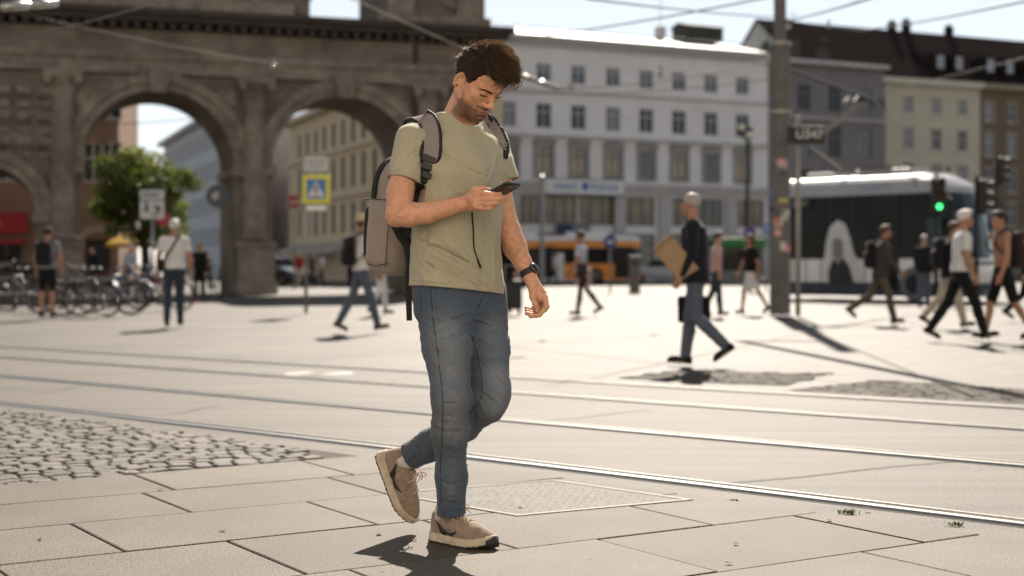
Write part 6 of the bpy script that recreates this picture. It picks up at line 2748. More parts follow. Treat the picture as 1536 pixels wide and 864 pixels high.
def fold(F, pts, wd, amp):
    """raise (amp > 0) or crease (amp < 0) the cloth along a line of surface points"""
    pts = np.asarray(pts, float)
    lo, hi = pts.min(0) - 3 * wd, pts.max(0) + 3 * wd
    sl, P = F._sub(lo, hi, 0)
    if sl is None:
        return
    best = np.full(P.shape[:-1], 9.0, np.float32)
    n = len(pts) - 1
    for i in range(n):
        a, b = pts[i].astype(np.float32), pts[i + 1].astype(np.float32)
        ab = b - a
        t = np.clip(((P - a) @ ab) / (ab @ ab + 1e-9), 0, 1)
        q = P - a - t[..., None] * ab
        d = np.sqrt((q * q).sum(-1))
        u = (i + t) / n
        d = d / (0.35 + 0.65 * np.sin(np.pi * np.clip(u, 0.02, 0.98)))
        best = np.minimum(best, d)
    F.F[sl] -= (amp * np.exp(-(best / wd) ** 2)).astype(np.float32)


def rayline(F, pix, n=24, off=0.0):
    S = spline(np.asarray(pix, float), n)
    return np.array([ray(F, a, b, off) for a, b in S])


HB = np.array((-0.19, 5.14, 0.0))
TH = R(40)
hf = np.array((math.sin(TH), -math.cos(TH), 0))      # the way his chest faces
hr = np.array((-math.cos(TH), -math.sin(TH), 0))     # his right

skin = M('man_skin', (0.61, 0.325, 0.210), 0.52, 0.13, 60, 0.0009, 300, spec=0.35, sss=0.12, var2=0.08, scale2=9)
mix_attr(skin, 'stubble', (0.024, 0.016, 0.012), 0.30, 420)
mix_attr(skin, 'lips', (0.36, 0.13, 0.10))
mix_attr(skin, 'lash', (0.012, 0.009, 0.008))
tee = M('olive_cotton', (0.385, 0.362, 0.268), 0.92, 0.12, 220, 0.0007, 420, spec=0.15, sheen=0.25, var2=0.07, scale2=7)
denim = M('washed_denim', (0.062, 0.087, 0.128), 0.88, 0.22, 420, 0.0006, 600, spec=0.18, sheen=0.15, stretch=(1, 1, 0.35), var2=0.10, scale2=9)
mix_attr(denim, 'fade', (0.30, 0.325, 0.36), 0.35, 60)
mix_attr(denim, 'dirt', (0.13, 0.12, 0.105), 0.7, 30)
thread = M('denim_thread', (0.24, 0.20, 0.15), 0.8, 0.3, 700)
dseam = M('dark_denim_seam', (0.045, 0.054, 0.072), 0.9, 0.2, 300)
suede = M('tan_suede', (0.275, 0.208, 0.156), 0.9, 0.18, 90, 0.0005, 350, spec=0.2, sheen=0.2, var2=0.12, scale2=25)
midsole = M('worn_midsole', (0.50, 0.42, 0.32), 0.7, 0.12, 40, 0.0004, 200, var2=0.15, scale2=30)
rubber = M('black_rubber', (0.018, 0.018, 0.019), 0.6, 0.2, 60)
lace_m = M('cream_lace', (0.55, 0.46, 0.36), 0.9, 0.15, 300)
sock_m = M('white_sock', (0.62, 0.58, 0.55), 0.95, 0.08, 200)
hair_m = M('dark_brown_hair', (0.028, 0.017, 0.011), 0.75, 0.3, 160, 0.002, 300, spec=0.12)

# ---- body: head, neck, arms and hands in one surface each, joined in one mesh
PSI, PHI = R(43), R(42)
hF = np.array((math.sin(PSI) * math.cos(PHI), -math.cos(PSI) * math.cos(PHI), -math.sin(PHI)))
hU = np.array((math.sin(PSI) * math.sin(PHI), -math.cos(PSI) * math.sin(PHI), math.cos(PHI)))
hR = np.cross(hF, hU)
HO = W(719, 121, 5.07)
HA = np.stack((hR, hF, hU))                           # rows: local axes (his right, face, up)


def hl(x, y, z):
    return HO + np.array((x, y, z)) @ HA


def hloc(P):
    return (np.asarray(P) - HO) @ HA.T


Fh = Field(HO - np.array((0.17, 0.17, 0.25)), HO + np.array((0.15, 0.17, 0.16)), 0.0022)
Fh.put(ell(hl(0, -0.012, 0.028), (0.074, 0.094, 0.086), HA), 0.01)
Fh.put(ell(hl(0, 0.034, -0.03), (0.0585, 0.056, 0.078), HA), 0.03)
Fh.put(ell(hl(0, 0.045, 0.045), (0.056, 0.048, 0.045), HA), 0.02)
for s in (-1, 1):
    Fh.put(cone(hl(s * .053, -.002, -.052), hl(s * .018, .074, -.098), .0215, .0175), 0.022)
    Fh.put(cone(hl(s * .053, -.002, -.052), hl(s * .060, -.004, -.01), .02, .015), 0.025)
    Fh.put(ell(hl(s * .041, .056, -.022), (.021, .022, .017), HA), 0.02)
    Fh.put(cone(hl(s * .012, .088, .019), hl(s * .046, .070, .019), .0095, .008), 0.012)
Fh.put(ell(hl(0, .078, -.104), (.020, .017, .016), HA), 0.02)
Fh.put(ell(hl(0, .080, -.072), (.028, .018, .020), HA), 0.02)
for s in (-1, 1):
    Fh.put(ell(hl(s * .031, .094, .0005), (.0155, .014, .0105), HA), 0.012, 'sub')
    Fh.put(ell(hl(s * .031, .0735, .000), (.0135, .0135, .0125), HA), 0.003)
    Fh.put(cone(hl(s * .019, .0855, -.004), hl(s * .044, .0795, -.004), .0022, .002), 0.003)
Fh.put(cone(hl(0, .083, .012), hl(0, .1095, -.031), .0075, .0098), 0.012)
Fh.put(ell(hl(0, .112, -.034), (.0108, .0105, .0098), HA), 0.008)
for s in (-1, 1):
    Fh.put(ell(hl(s * .0125, .100, -.0375), (.0075, .0105, .0075), HA), 0.006)
    Fh.put(ell(hl(s * .0065, .1045, -.0465), (.0035, .005, .003), HA), 0.003, 'sub')
Fh.put(cone(hl(-.018, .090, -.0655), hl(.018, .090, -.0655), .0055, .0055), 0.006)
Fh.put(cone(hl(0, .0965, -.0645), hl(0, .0945, -.066), .0075, .007), 0.008)
Fh.put(cone(hl(-.016, .090, -.0755), hl(.016, .090, -.0755), .0068, .0068), 0.006)
Fh.put(cone(hl(-.023, .0985, -.0702), hl(.023, .0985, -.0702), .0022, .0022), 0.003, 'sub')
Fh.put(cone(hl(-.014, .0965, -.0875), hl(.014, .0965, -.0875), .004, .004), 0.010, 'sub')
for s in (-1, 1):                                      # ears
    ea = np.stack((hR * s, hF, hU))
    c0 = hl(s * .0785, -.014, -.010)
    tilt = np.array((0.92, 0.39 * -1, 0))
    e1 = hR * s * .86 + hF * .51
    e2 = -hR * s * .51 + hF * .86
    EA = np.stack((e1, e2 * math.cos(.2) - hU * math.sin(.2), hU * math.cos(.2) + e2 * math.sin(.2)))
    Fh.put(ell(c0, (.0085, .0175, .0300), EA), 0.006)
    Fh.put(ell(c0 + EA[0] * .0075 + EA[1] * .003 + EA[2] * .003, (.007, .0115, .0195), EA), 0.003, 'sub')
    Fh.put(ell(c0 + EA[0] * .002 + EA[1] * .010 - EA[2] * .004, (.005, .005, .008), EA), 0.004)
    Fh.put(ell(c0 + EA[0] * .002 - EA[2] * .026, (.0055, .0085, .009), EA), 0.005)
nk0, nk1 = W(682, 192, 5.145), W(704, 139, 5.105)
Fh.put(cone(nk0, nk1, .0605, .0535), 0.02)
Fh.put(cone(W(672, 200, 5.11), W(699, 150, 5.045), .018, .013), 0.03)

AR = [(617, 216, 5.035, .046), (607, 255, 5.00, .0455), (600, 290, 4.975, .0465), (598, 320, 4.955, .0425)]
FR = [(598, 321, 4.955, .0425), (613, 322, 4.94, .0425), (642, 319, 4.925, .0365), (670, 312, 4.93, .0305), (690, 306.5, 4.94, .0265), (700, 304, 4.942, .0250)]
AL = [(742, 225, 5.25, .052), (748, 270, 5.24, .047), (752, 304, 5.23, .043), (762, 345, 5.21, .0435), (773, 373, 5.19, .0405), (784, 394, 5.172, .032), (793, 411, 5.16, .0255), (797, 420, 5.155, .0245)]


def pw(rows):
    return [np.append(W(*r[:3]), r[3]) for r in rows]


LOa, HIa = W(560, 350, 4.80), W(770, 190, 5.10)
Fa = Field((-.51, 4.80, 1.12), (0.01, 5.10, 1.50), 0.0025)
chain(Fa, pw(AR), 0.012)
chain(Fa, pw(FR), 0.012)
Fa.put(cone(W(598, 305, 4.965), W(591, 328, 4.955), .03, .024), 0.02)
Fa.put(cone(W(700, 305, 4.942), W(716, 303, 4.905), .026, .031, flat=(0.75, 0.62, 0.25), fs=0.62), 0.012)
Fa.put(cone(W(712, 298, 4.91), W(717, 308, 4.90), .022, .02), 0.012)
hnd = [
    [(714, 293, 4.895, .0115), (727, 290.5, 4.872, .0100), (740, 291.5, 4.868, .0090), (750, 290.8, 4.880, .0078)],
    [(716, 299, 4.895, .0115), (731, 298.5, 4.868, .0100), (746, 298, 4.866, .0092), (757, 295.8, 4.884, .0080)],
    [(716, 305, 4.895, .0110), (729, 306, 4.872, .0096), (743, 305, 4.868, .0088), (753, 301.5, 4.886, .0076)],
    [(713, 310, 4.900, .0100), (724, 312.5, 4.880, .0086), (735, 312, 4.876, .0078), (743, 309, 4.890, .0070)]]
for f in hnd:
    chain(Fa, pw(f), 0.0045)
chain(Fa, pw([(704, 296, 4.915, .015), (712, 285, 4.895, .0125), (723, 282.5, 4.892, .0098), (734, 285.5, 4.905, .0082)]), 0.006)
for q in ((714, 293), (716.5, 299), (716, 305), (713, 310)):
    Fa.put(ell(W(q[0], q[1], 4.886), (.009, .007, .008)), 0.008)

Fl = Field((-.12, 5.06, 0.78), (0.155, 5.34, 1.44), 0.0027)
chain(Fl, pw(AL), 0.012)
Fl.put(cone(W(765, 350, 5.19), W(776, 372, 5.175), .030, .026), 0.03)
Fl.put(cone(W(797, 420, 5.155), W(811, 442, 5.14), .0235, .029, flat=(0.72, -0.62, 0.1), fs=0.6), 0.012)
Fl.put(cone(W(801, 430, 5.15), W(806, 446, 5.15), .022, .022), 0.015)
hdl = [
    [(817, 445, 5.132, .0112), (820, 460, 5.122, .0098), (809, 472, 5.115, .0090), (796, 474.5, 5.118, .0076)],
    [(815, 448, 5.150, .0112), (817, 464, 5.142, .0098), (804, 473, 5.136, .0090), (790, 470, 5.138, .0076)],
    [(811, 448, 5.167, .0108), (811, 463, 5.163, .0094), (800, 470, 5.158, .0086), (790, 466, 5.158, .0074)],
    [(806, 446, 5.180, .0098), (804, 459, 5.180, .0084), (796, 465, 5.176, .0076), (789, 462, 5.174, .0066)]]
for f in hdl:
    chain(Fl, pw(f), 0.0045)
chain(Fl, pw([(798, 430, 5.13, .0150), (799, 445, 5.108, .0118), (803, 457, 5.100, .0098), (805.5, 466, 5.104, .0084)]), 0.006)
for q in ((817, 446, 5.13), (815, 449, 5.15), (811, 449, 5.167)):
    Fl.put(ell(W(*q), (.009, .009, .008)), 0.006)
# thorax and legs inside the clothes
Fb = Field((-.62, 4.80, 0.02), (0.12, 5.52, 1.56), 0.012)
TOR = [(685, 440, 5.14, .155, .105), (684, 350, 5.13, .150, .10), (688, 300, 5.12, .158, .108), (692, 240, 5.12, .165, .105), (690, 205, 5.14, .12, .075), (684, 185, 5.14, .062, .06)]
Fb.put(loft([np.append(W(*r[:3]), r[3:]) for r in TOR], hr, hf), 0.02)
Fb.put(cone(W(680, 190, 5.12), W(614, 214, 5.03), .035, .045), .03)
Fb.put(cone(W(695, 192, 5.16), W(742, 222, 5.25), .035, .045), .03)
RL = [(660, 440, 5.09, .080), (670, 520, 5.05, .0835), (677, 597, 5.03, .0665), (675, 645, 5.06, .0635), (677, 715, 5.10, .0535), (677, 776, 5.13, .052)]
LL = [(723, 440, 5.20, .088), (729, 520, 5.15, .082), (737, 588, 5.10, .0665), (731, 607, 5.10, .060), (694, 637, 5.17, .0585), (645, 668, 5.25, .0545), (614, 685, 5.29, .0535)]
for leg in (RL[:-1], LL[:-1]):
    chain(Fb, [np.append(p[:3], p[3] - .018) for p in pw(leg)], 0.02)

parts = [Fh.mesh(), Fa.mesh(), Fl.mesh(), Fb.mesh()]
vs, qs, o_ = [], [], 0
for V, Q in parts:
    vs.append(V)
    qs.append(Q + o_)
    o_ += len(V)
VV, QQ = np.concatenate(vs), np.concatenate(qs)
nh = len(vs[0])


def head_mask(kind):
    m = np.zeros(len(VV))
    L = hloc(VV[:nh])
    x, y, z = np.abs(L[:, 0]), L[:, 1], L[:, 2]
    sm = lambda a, b, t: np.clip((t - a) / (b - a), 0, 1)
    if kind == 'stubble':
        edge = np.interp(y, [-.01, .02, .05, .075, .09], [.0, -.026, -.050, -.054, -.048])
        k = sm(0.008, -.020, z - edge) * sm(.0, .028, y) * sm(-.145, -.118, z)
        mus = np.exp(-((z + .0555) / .006) ** 2) * (x < .034) * (y > .07)
        k = np.maximum(k * .8, mus * 1.0)
        chinb = np.exp(-(x / .022) ** 2 - ((z + .103) / .02) ** 2) * (y > .05)
        k = np.maximum(k, chinb)
        lip = np.exp(-((z + .0705) / .0085) ** 4) * (x < .024) * (y > .08)
        m[:nh] = np.clip(k * 1.15, 0, 1) * (1 - lip) * .95
        m[:nh] *= (x < .072)
    elif kind == 'lips':
        m[:nh] = np.exp(-((z + .0705) / (.0098 - .16 * x)) ** 4) * (x < .024) * (y > .082)
    elif kind == 'lash':
        ex = np.abs(x - .031)
        m[:nh] = np.exp(-((z + .0062 + 6 * ex * ex) / .0016) ** 2) * (ex < .0145) * (y > .066)
    return m


man = link_mesh('person', VV - HB, QQ, skin, None, True, attrs={k: head_mask(k) for k in ('stubble', 'lips', 'lash')})
man.location = HB
tag(man, 'young man in olive T-shirt and blue jeans walking and looking down at his phone', 'person')

# eyebrows, ear stud
def hsurf(x, z, out=.001):
    ys = np.arange(.135, .03, -.0008)
    P = HO + np.stack((np.full_like(ys, x), ys, np.full_like(ys, z)), 1) @ HA
    I = np.round((P - Fh.lo) / Fh.h).astype(int)
    v = Fh.F[I[:, 0], I[:, 1], I[:, 2]]
    return hl(x, ys[int(np.argmax(v < 0))] + out, z)


for s in (-1, 1):
    b = MB()
    for i in range(90):
        t = i / 89
        x = s * (.010 + .038 * t)
        z = .0130 + .0035 * math.sin(min(t * 1.5, 1) * 1.5) - .009 * max(0, t - .6) + random.uniform(-.0030, .0030) * (1.15 - t)
        dx_ = .006 + .002 * random.random()
        pts = [hsurf(x + s * k * dx_, z + k * random.uniform(.0, .003), .0014) for k in (0, .5, 1)]
        b.tube(pts, [.0005, .0006, .0003], 4)
    b.build('eyebrow', hair_m, man, True, shift=HB)
    b = MB()
    S = [hsurf(s * (.031 + .0145 * u), -.0055 - .0022 * (1 - u * u) + .002 * (u > 0) * u, .0012) for u in np.linspace(-1, 1, 12)]
    b.tube(S, np.interp(np.linspace(0, 1, 12), [0, .2, .8, 1], [.0006, .0014, .0016, .0010]), 5)
    for u in np.linspace(-.8, 1, 10):
        p = hsurf(s * (.031 + .0145 * u), -.0075, .0012)
        b.tube([p, p + hF * .006 - hU * .003 + hR * s * .003 * u], [.0006, .0002], 3)
    b.build('eyelashes', M('lash_dark', (.010, .008, .007), .8, 0), man, True, shift=HB)
b = MB()
c0 = hl(.0815, -.008, -.034)
b.lathe(c0, [(.0001, -.003), (.0032, -.002), (.0036, .001), (.002, .003), (.0001, .0035)], 10, axis=hR)
b.build('ear_stud', M('black_stud', (.01, .01, .01), .2, 0), man, True, shift=HB)

# ---- hair: a cap with tufts and about four thousand strands
Fc = Field(HO - np.array((0.15, 0.17, 0.14)), HO + np.array((0.18, 0.19, 0.22)), 0.0032)
Fc.put(ell(hl(0, -0.016, 0.033), (0.0805, 0.0995, 0.094), HA), 0.01)
Fc.put(ell(hl(-.004, .022, .090), (.060, .066, .032), HA), 0.04)
Fc.put(ell(hl(-.015, .060, .086), (.046, .032, .022), HA), 0.03)
Fc.put(ell(hl(0, .062, -.040), (.09, .060, .076), HA), 0.012, 'sub')
Fc.put(ell(hl(0, .096, .020), (.070, .032, .030), HA), 0.012, 'sub')
for s in (-1, 1):
    Fc.put(ell(hl(s * .088, -.006, -.022), (.03, .026, .045), HA), 0.01, 'sub')
Fc.put(ell(hl(0, .0, -.10), (.12, .13, .06), HA), 0.02, 'sub')
Fc.disp(lambda P: 0.0025 * wav(hloc(P) * np.array((1.3, .5, 1.0)), 190, 3) + 0.0015 * wav(hloc(P) * np.array((1.6, .5, 1.2)), 420, 5))
hair = to_obj(Fc, 'hair', hair_m, man, HB)
hm = bpy.data.materials.new('hair_strands')
hm.use_nodes = True
_N, _L = hm.node_tree.nodes, hm.node_tree.links
_p = _N['Principled BSDF']
_p.inputs['Roughness'].default_value = .46
_p.inputs['Specular IOR Level'].default_value = .35
_oi = _N.new('ShaderNodeTexCoord')
_nz = _N.new('ShaderNodeTexNoise')
_nz.inputs['Scale'].default_value = 90
_L.new(_oi.outputs['Object'], _nz.inputs['Vector'])
_rp = _N.new('ShaderNodeValToRGB')
_rp.color_ramp.elements[0].position = .35
_rp.color_ramp.elements[1].position = .7
_rp.color_ramp.elements[0].color = (.020, .014, .010, 1)
_rp.color_ramp.elements[1].color = (.070, .051, .036, 1)
_L.new(_nz.outputs['Fac'], _rp.inputs['Fac'])
_L.new(_rp.outputs['Color'], _p.inputs['Base Color'])
_tr = _N.new('ShaderNodeBsdfTranslucent')
_tr.inputs['Color'].default_value = (.95, .72, .48, 1)
_ms = _N.new('ShaderNodeMixShader')
_ms.inputs['Fac'].default_value = .33
_L.new(_p.outputs['BSDF'], _ms.inputs[1])
_L.new(_tr.outputs['BSDF'], _ms.inputs[2])
_L.new(_ms.outputs['Shader'], _N['Material Output'].inputs['Surface'])

rg = np.random.default_rng(11)


def hairline(y):
    return np.interp(y, [-.11, -.05, -.02, .012, .03, .05, .075, .1], [-.062, -.052, .014, .018, -.022, .022, .048, .064])


b = MB()
cnt = 0
while cnt < 760:
    d = rg.normal(size=3)
    d /= np.linalg.norm(d)
    p = np.array((0, -.016, .032)) + d * np.array((.0755, .0945, .089))
    if p[2] < hairline(p[1]) + (.0 if abs(p[0]) > .05 or p[1] < 0 else .004):
        continue
    cnt += 1
    top = np.clip((p[2] - .060) / .035, 0, 1)
    front = np.clip((p[1] + .02) / .08, 0, 1)
    n = d
    L = .019 + .010 * rg.random() + top * (.030 + .030 * rg.random()) + top * front * .022
    side = np.array((n[0] * .15, -.90, -.42))
    updir = np.array((-.45 + .25 * n[0] + .30 * rg.normal(), .75 + .30 * rg.normal(), .22 + .2 * rg.normal()))
    flow = side * (1 - top) + updir * top
    flow = flow / np.linalg.norm(flow)
    dirv = flow + n * (.36 + .30 * top)
    dirv /= np.linalg.norm(dirv)
    grav = np.array((-.25, .45, -.75)) * top * (.7 + .8 * front) + np.array((0, -.1, -.3)) * (1 - top)
    lay = .9 if rg.random() < .82 else 1.25
    guide = [p + n * .003 * top]
    v = dirv.copy()
    for s_ in range(5):
        guide.append(guide[-1] + v * L * lay / 5)
        v = v + grav * .30 + rg.normal(size=3) * .07 * top
        v /= np.linalg.norm(v)
    guide = np.array(guide)
    spread = .0085
    k = 11 if top > .2 else 8
    for j in range(k):
        off = rg.normal(size=3) * spread * .6
        off -= n * np.dot(off, n)
        tt = np.linspace(0, 1, 6)[:, None]
        loose = .6 if rg.random() < .8 else 1.8
        ln = .75 + .4 * rg.random()
        S = guide[0] + (guide - guide[0]) * ln + off * (1 - tt * (1 - loose)) + rg.normal(size=3) * .005 * tt ** 2 + np.sin(tt * 7 + rg.uniform(0, 6)) * rg.normal(size=3) * .0014 * top
        # keep outside the skull
        q = (S - np.array((0, -.016, .032))) / np.array((.0765, .0955, .090))
        qn = np.linalg.norm(q, axis=1)
        push = np.where(qn < 1.02, 1.02 / np.maximum(qn, 1e-6), 1)
        S = np.array((0, -.016, .032)) + q * push[:, None] * np.array((.0765, .0955, .090))
        oc, orr = np.array((-.008, .008, .052)), np.array((.097, .121, .108))
        q = (S - oc) / orr
        qn = np.linalg.norm(q, axis=1)
        ph_ = math.atan2(guide[-1][0], guide[-1][1])
        lim = .95 + .09 * math.sin(ph_ * 5 + guide[-1][2] * 60) + .12 * rg.random() + (.22 * rg.random() if rg.random() < .14 else 0)
        S = oc + q * np.where(qn > lim, lim / np.maximum(qn, 1e-6), 1)[:, None] * orr
        Wd = HO + S @ HA
        b.tube(Wd, np.array((.0009, .0010, .0009, .0008, .0006, .0003)) * (1.0 if top > .2 else .8), 3, cap=False)
# loose fringe over the forehead
for i in range(190):
    x0 = rg.uniform(-.058, .048)
    p = np.array((x0, .066 + rg.uniform(-.01, .008), .090 + rg.uniform(-.012, .010)))
    e = p + np.array((-.024 + rg.normal() * .010, .026 + rg.normal() * .008, -.028 - rg.random() * .034 * (1 if x0 < 0 else .6)))
    mdl = (p + e) / 2 + np.array((-.004, .024, .016)) * (1 + .3 * rg.normal())
    S = spline([p, mdl, e], 6)
    b.tube(HO + S @ HA, [.0010, .0011, .0010, .0008, .0006, .0003], 3, cap=False)
b.build('strands', hm, hair, True, shift=HB)

# ---- T-shirt
Ft = Field((-.54, 4.84, 0.86), (0.06, 5.42, 1.60), 0.0040)
ST = [(686, 452, 5.14, .183, .140), (685, 410, 5.14, .179, .135), (684, 360, 5.13, .172, .127), (687, 305, 5.12, .178, .131), (692, 260, 5.12, .184, .135),
      (693, 232, 5.125, .184, .125), (691, 208, 5.135, .155, .105), (686, 190, 5.14, .105, .085), (684, 176, 5.14, .078, .074)]
Ft.put(loft([np.append(W(*r[:3]), r[3:]) for r in ST], hr, hf, 2.25), 0.02)
Ft.put(cone(W(672, 188, 5.11), W(622, 214, 5.03), .050, .058), .035)
Ft.put(cone(W(700, 188, 5.17), W(738, 213, 5.25), .050, .052), .035)
chain(Ft, pw([(617, 213, 5.03, .060), (604, 285, 4.985, .063)]), 0.03)
chain(Ft, pw([(739, 214, 5.25, .056), (762, 285, 5.235, .053)]), 0.03)
Ft.put(ell(W(705, 262, 5.03), (.07, .05, .07)), .05)
# drape
for pts, wd, am in [
    ([(632, 300), (660, 340), (700, 390)], .016, .005), ([(628, 360), (660, 375), (705, 398), (735, 418)], .011, -.007),
    ([(630, 368), (665, 388), (700, 407), (730, 425)], .012, .007), ([(640, 395), (680, 415), (720, 432)], .012, -.005),
    ([(650, 345), (680, 372), (712, 385)], .012, .005), ([(733, 300), (738, 350), (742, 420)], .010, .006), ([(722, 330), (728, 370), (726, 430)], .010, -.004),
    ([(640, 215), (655, 255), (690, 290)], .016, .004), ([(650, 205), (672, 240), (720, 262)], .016, -.004), ([(745, 230), (735, 265), (715, 285)], .014, .004),
    ([(630, 405), (640, 420), (668, 431)], .012, .006), ([(700, 425), (715, 437), (742, 441)], .012, .005), ([(665, 200), (680, 215), (705, 220)], .012, .004),
    ([(622, 225), (612, 245), (590, 258)], .012, -.0018), ([(633, 235), (620, 250), (604, 262)], .012, .002), ([(610, 212), (598, 235), (588, 258)], .012, .003),
    ([(752, 240), (760, 262), (770, 270)], .008, .004), ([(748, 250), (752, 268), (757, 277)], .008, -.004), ([(635, 325), (640, 350), (632, 385)], .012, -.006),
    ([(655, 400), (690, 420), (715, 440)], .010, .004)]:
    fold(Ft, [ray(Ft, *q) for q in pts], wd * .9, am * 2.0)
Ft.disp(lambda P: 0.0034 * wav(P * np.array((1, 1, .55)), 42, 9) + 0.0017 * wav(P, 95, 12))
# openings: hem, sleeves, neck
h1, h2, h3 = W(617, 428.5, 5.06), W(752, 442, 5.18), W(690, 434, 5.03)
nh_ = np.cross(h2 - h1, h3 - h1)
Ft.cut(h1, nh_ if nh_[2] < 0 else -nh_)
Ft.put(loft([np.append(W(*r[:3]), np.array(r[3:]) - .014) for r in ST[:2]] + [np.append(W(685, 470, 5.14), (.166, .120))], hr, hf, 2.25), .003, 'sub')


def open_sleeve(a, bq, r0, tilt):
    a, bq = W(*a), W(*bq)
    ax_ = (bq - a) / np.linalg.norm(bq - a)
    sl, P = Ft._sub(bq - .12, bq + .12, 0)
    near = (np.sqrt(((P - bq) ** 2).sum(-1)) < .105)
    nn = ax_ + tilt
    nn /= np.linalg.norm(nn)
    dd = ((P - bq) @ nn).astype(np.float32)
    al = (P - a) @ ax_
    radial = np.sqrt((((P - a) - al[..., None] * ax_) ** 2).sum(-1))
    ok = near & (radial < .085) & (al > 0.02)
    Ft.F[sl] = np.where(ok, np.maximum(Ft.F[sl], dd), Ft.F[sl])
    Ft.put(cone(bq - ax_ * .03, bq + ax_ * .05, r0, r0), .003, 'sub')


open_sleeve((617, 213, 5.03), (604, 272, 4.993), .0515, np.array((.0, .0, .12)))
open_sleeve((739, 214, 5.25), (761, 272, 5.238), .043, np.array((-.1, 0, .1)))
nax = (nk1 - nk0) / np.linalg.norm(nk1 - nk0)
Ft.put(cone(nk0 - nax * .005 + hf * .010, nk0 + nax * .12 + hf * .014, .0675, .072), .008, 'sub')
tee_o = to_obj(Ft, 't_shirt', tee, man, HB)
# collar rib, hems and pocket stitching lie on the cloth
cc = nk0 + nax * .004 + hf * .008
cu = hf - nax * np.dot(hf, nax)
cu /= np.linalg.norm(cu)
cs_ = np.cross(nax, cu)
ring = []
for i in range(40):
    a = 2 * math.pi * i / 40
    ring.append(cc + cu * math.cos(a) * .078 + cs_ * math.sin(a) * .079 + nax * (.010 - .022 * max(0, math.cos(a))))
b = MB()
b.tube(ring, .0088, 8, closed=True, flat=.8)
tee2 = M('olive_rib', (0.33, 0.312, 0.228), 0.95, 0.1, 300, 0.0006, 500, spec=.12, sheen=.2)
b.build('collar', tee2, tee_o, True, shift=HB)
seam_t = M('olive_stitch', (0.20, 0.18, 0.115), 0.95, 0.2, 400)
for pix in ([(732, 284), (732, 270), (731, 253), (741, 256), (750, 255)],):
    b = MB()
    b.tube(rayline(Ft, pix, 24, .0005), .0012, 5)
    b.build('pocket_seam', seam_t, tee_o, True, shift=HB)
for pix in ([(619, 420), (650, 424), (690, 428), (735, 436), (750, 434)], [(583, 263), (603, 268), (624, 272)], [(640, 168), (628, 195), (622, 232), (630, 262)]):
    b = MB()
    b.tube(rayline(Ft, pix, 20, .0004), .0011, 5)
    b.build('stitching', seam_t, tee_o, True, shift=HB)

# ---- jeans
Fj = Field((-.52, 4.86, 0.10), (0.06, 5.46, 1.02), 0.0038)
HP = [(688, 500, 5.135, .135, .09), (688, 470, 5.14, .172, .122), (687, 440, 5.14, .172, .122), (686, 415, 5.14, .165, .118)]
Fj.put(loft([np.append(W(*r[:3]), r[3:]) for r in HP], hr, hf, 2.3), 0.02)
chain(Fj, pw(RL), 0.03)
chain(Fj, pw(LL), 0.03)
Fj.put(ell(W(659, 456, 5.21), (.085, .085, .09)), .05)
JF = [([(706, 470), (690, 478), (655, 482)], .009, -.005), ([(706, 480), (690, 490), (650, 496)], .010, .005), ([(708, 495), (690, 505), (660, 508)], .010, -.004),
      ([(712, 478), (735, 486), (760, 484)], .010, .005), ([(714, 490), (740, 500), (764, 500)], .010, -.005), ([(716, 505), (742, 520), (764, 530)], .009, .004),
      ([(718, 525), (740, 545), (760, 560)], .008, .005), ([(717, 540), (738, 562), (758, 578)], .008, -.005), ([(716, 558), (735, 580), (755, 596)], .008, .005),
      ([(715, 580), (730, 595), (748, 606)], .008, -.005), ([(650, 575), (668, 583), (700, 580)], .009, .004), ([(650, 598), (675, 606), (702, 600)], .009, -.004),
      ([(649, 622), (672, 628), (700, 618)], .009, .006), ([(650, 640), (675, 650), (702, 638)], .009, -.006), ([(652, 655), (675, 668), (700, 660)], .009, .005),
      ([(655, 700), (672, 712), (697, 704)], .008, .005), ([(656, 715), (675, 728), (697, 718)], .008, -.006), ([(656, 730), (676, 742), (697, 735)], .008, .007),
      ([(657, 745), (676, 755), (697, 748)], .007, -.006), ([(640, 520), (646, 550), (652, 600)], .012, -.004), ([(690, 520), (697, 560), (698, 590)], .012, .004),
      ([(690, 640), (680, 660), (668, 690)], .010, -.004), ([(640, 648), (648, 668), (650, 690)], .008, .005), ([(622, 655), (632, 675), (636, 700)], .008, -.006),
      ([(612, 660), (622, 680), (626, 702)], .007, .006), ([(712, 590), (722, 606), (728, 620)], .009, .006), ([(706, 600), (712, 620), (712, 640)], .009, -.007)]
for pts, wd, am in JF:
    fold(Fj, [ray(Fj, *q) for q in pts], wd * .65, am * 1.7)
Fj.disp(lambda P: 0.0020 * wav(P * np.array((1, 1, 1.3)), 55, 21) + 0.0011 * wav(P * np.array((1, 1, 1.6)), 120, 22) + .0032 * wav(P * np.array((.55, .55, 1.5)), 85, 24) * np.clip(.5 + np.sin(P[..., 2] * 17 + 1.2), 0, 1))
Fj.cut(W(677, 771, 5.13), (0.05, 0.1, -1))
lax = W(614, 685, 5.29) - W(645, 668, 5.25)
lax /= np.linalg.norm(lax)
sl, P = Fj._sub(W(614, 685, 5.29) - .11, W(614, 685, 5.29) + .11, 0)
Fj.F[sl] = np.maximum(Fj.F[sl], ((P - W(615, 684, 5.29)) @ lax).astype(np.float32))
Fj.put(cone(W(677, 755, 5.125), W(677, 790, 5.14), .044, .046), .003, 'sub')
Fj.put(cone(W(619, 682, 5.284), W(608, 689, 5.30), .046, .048), .003, 'sub')


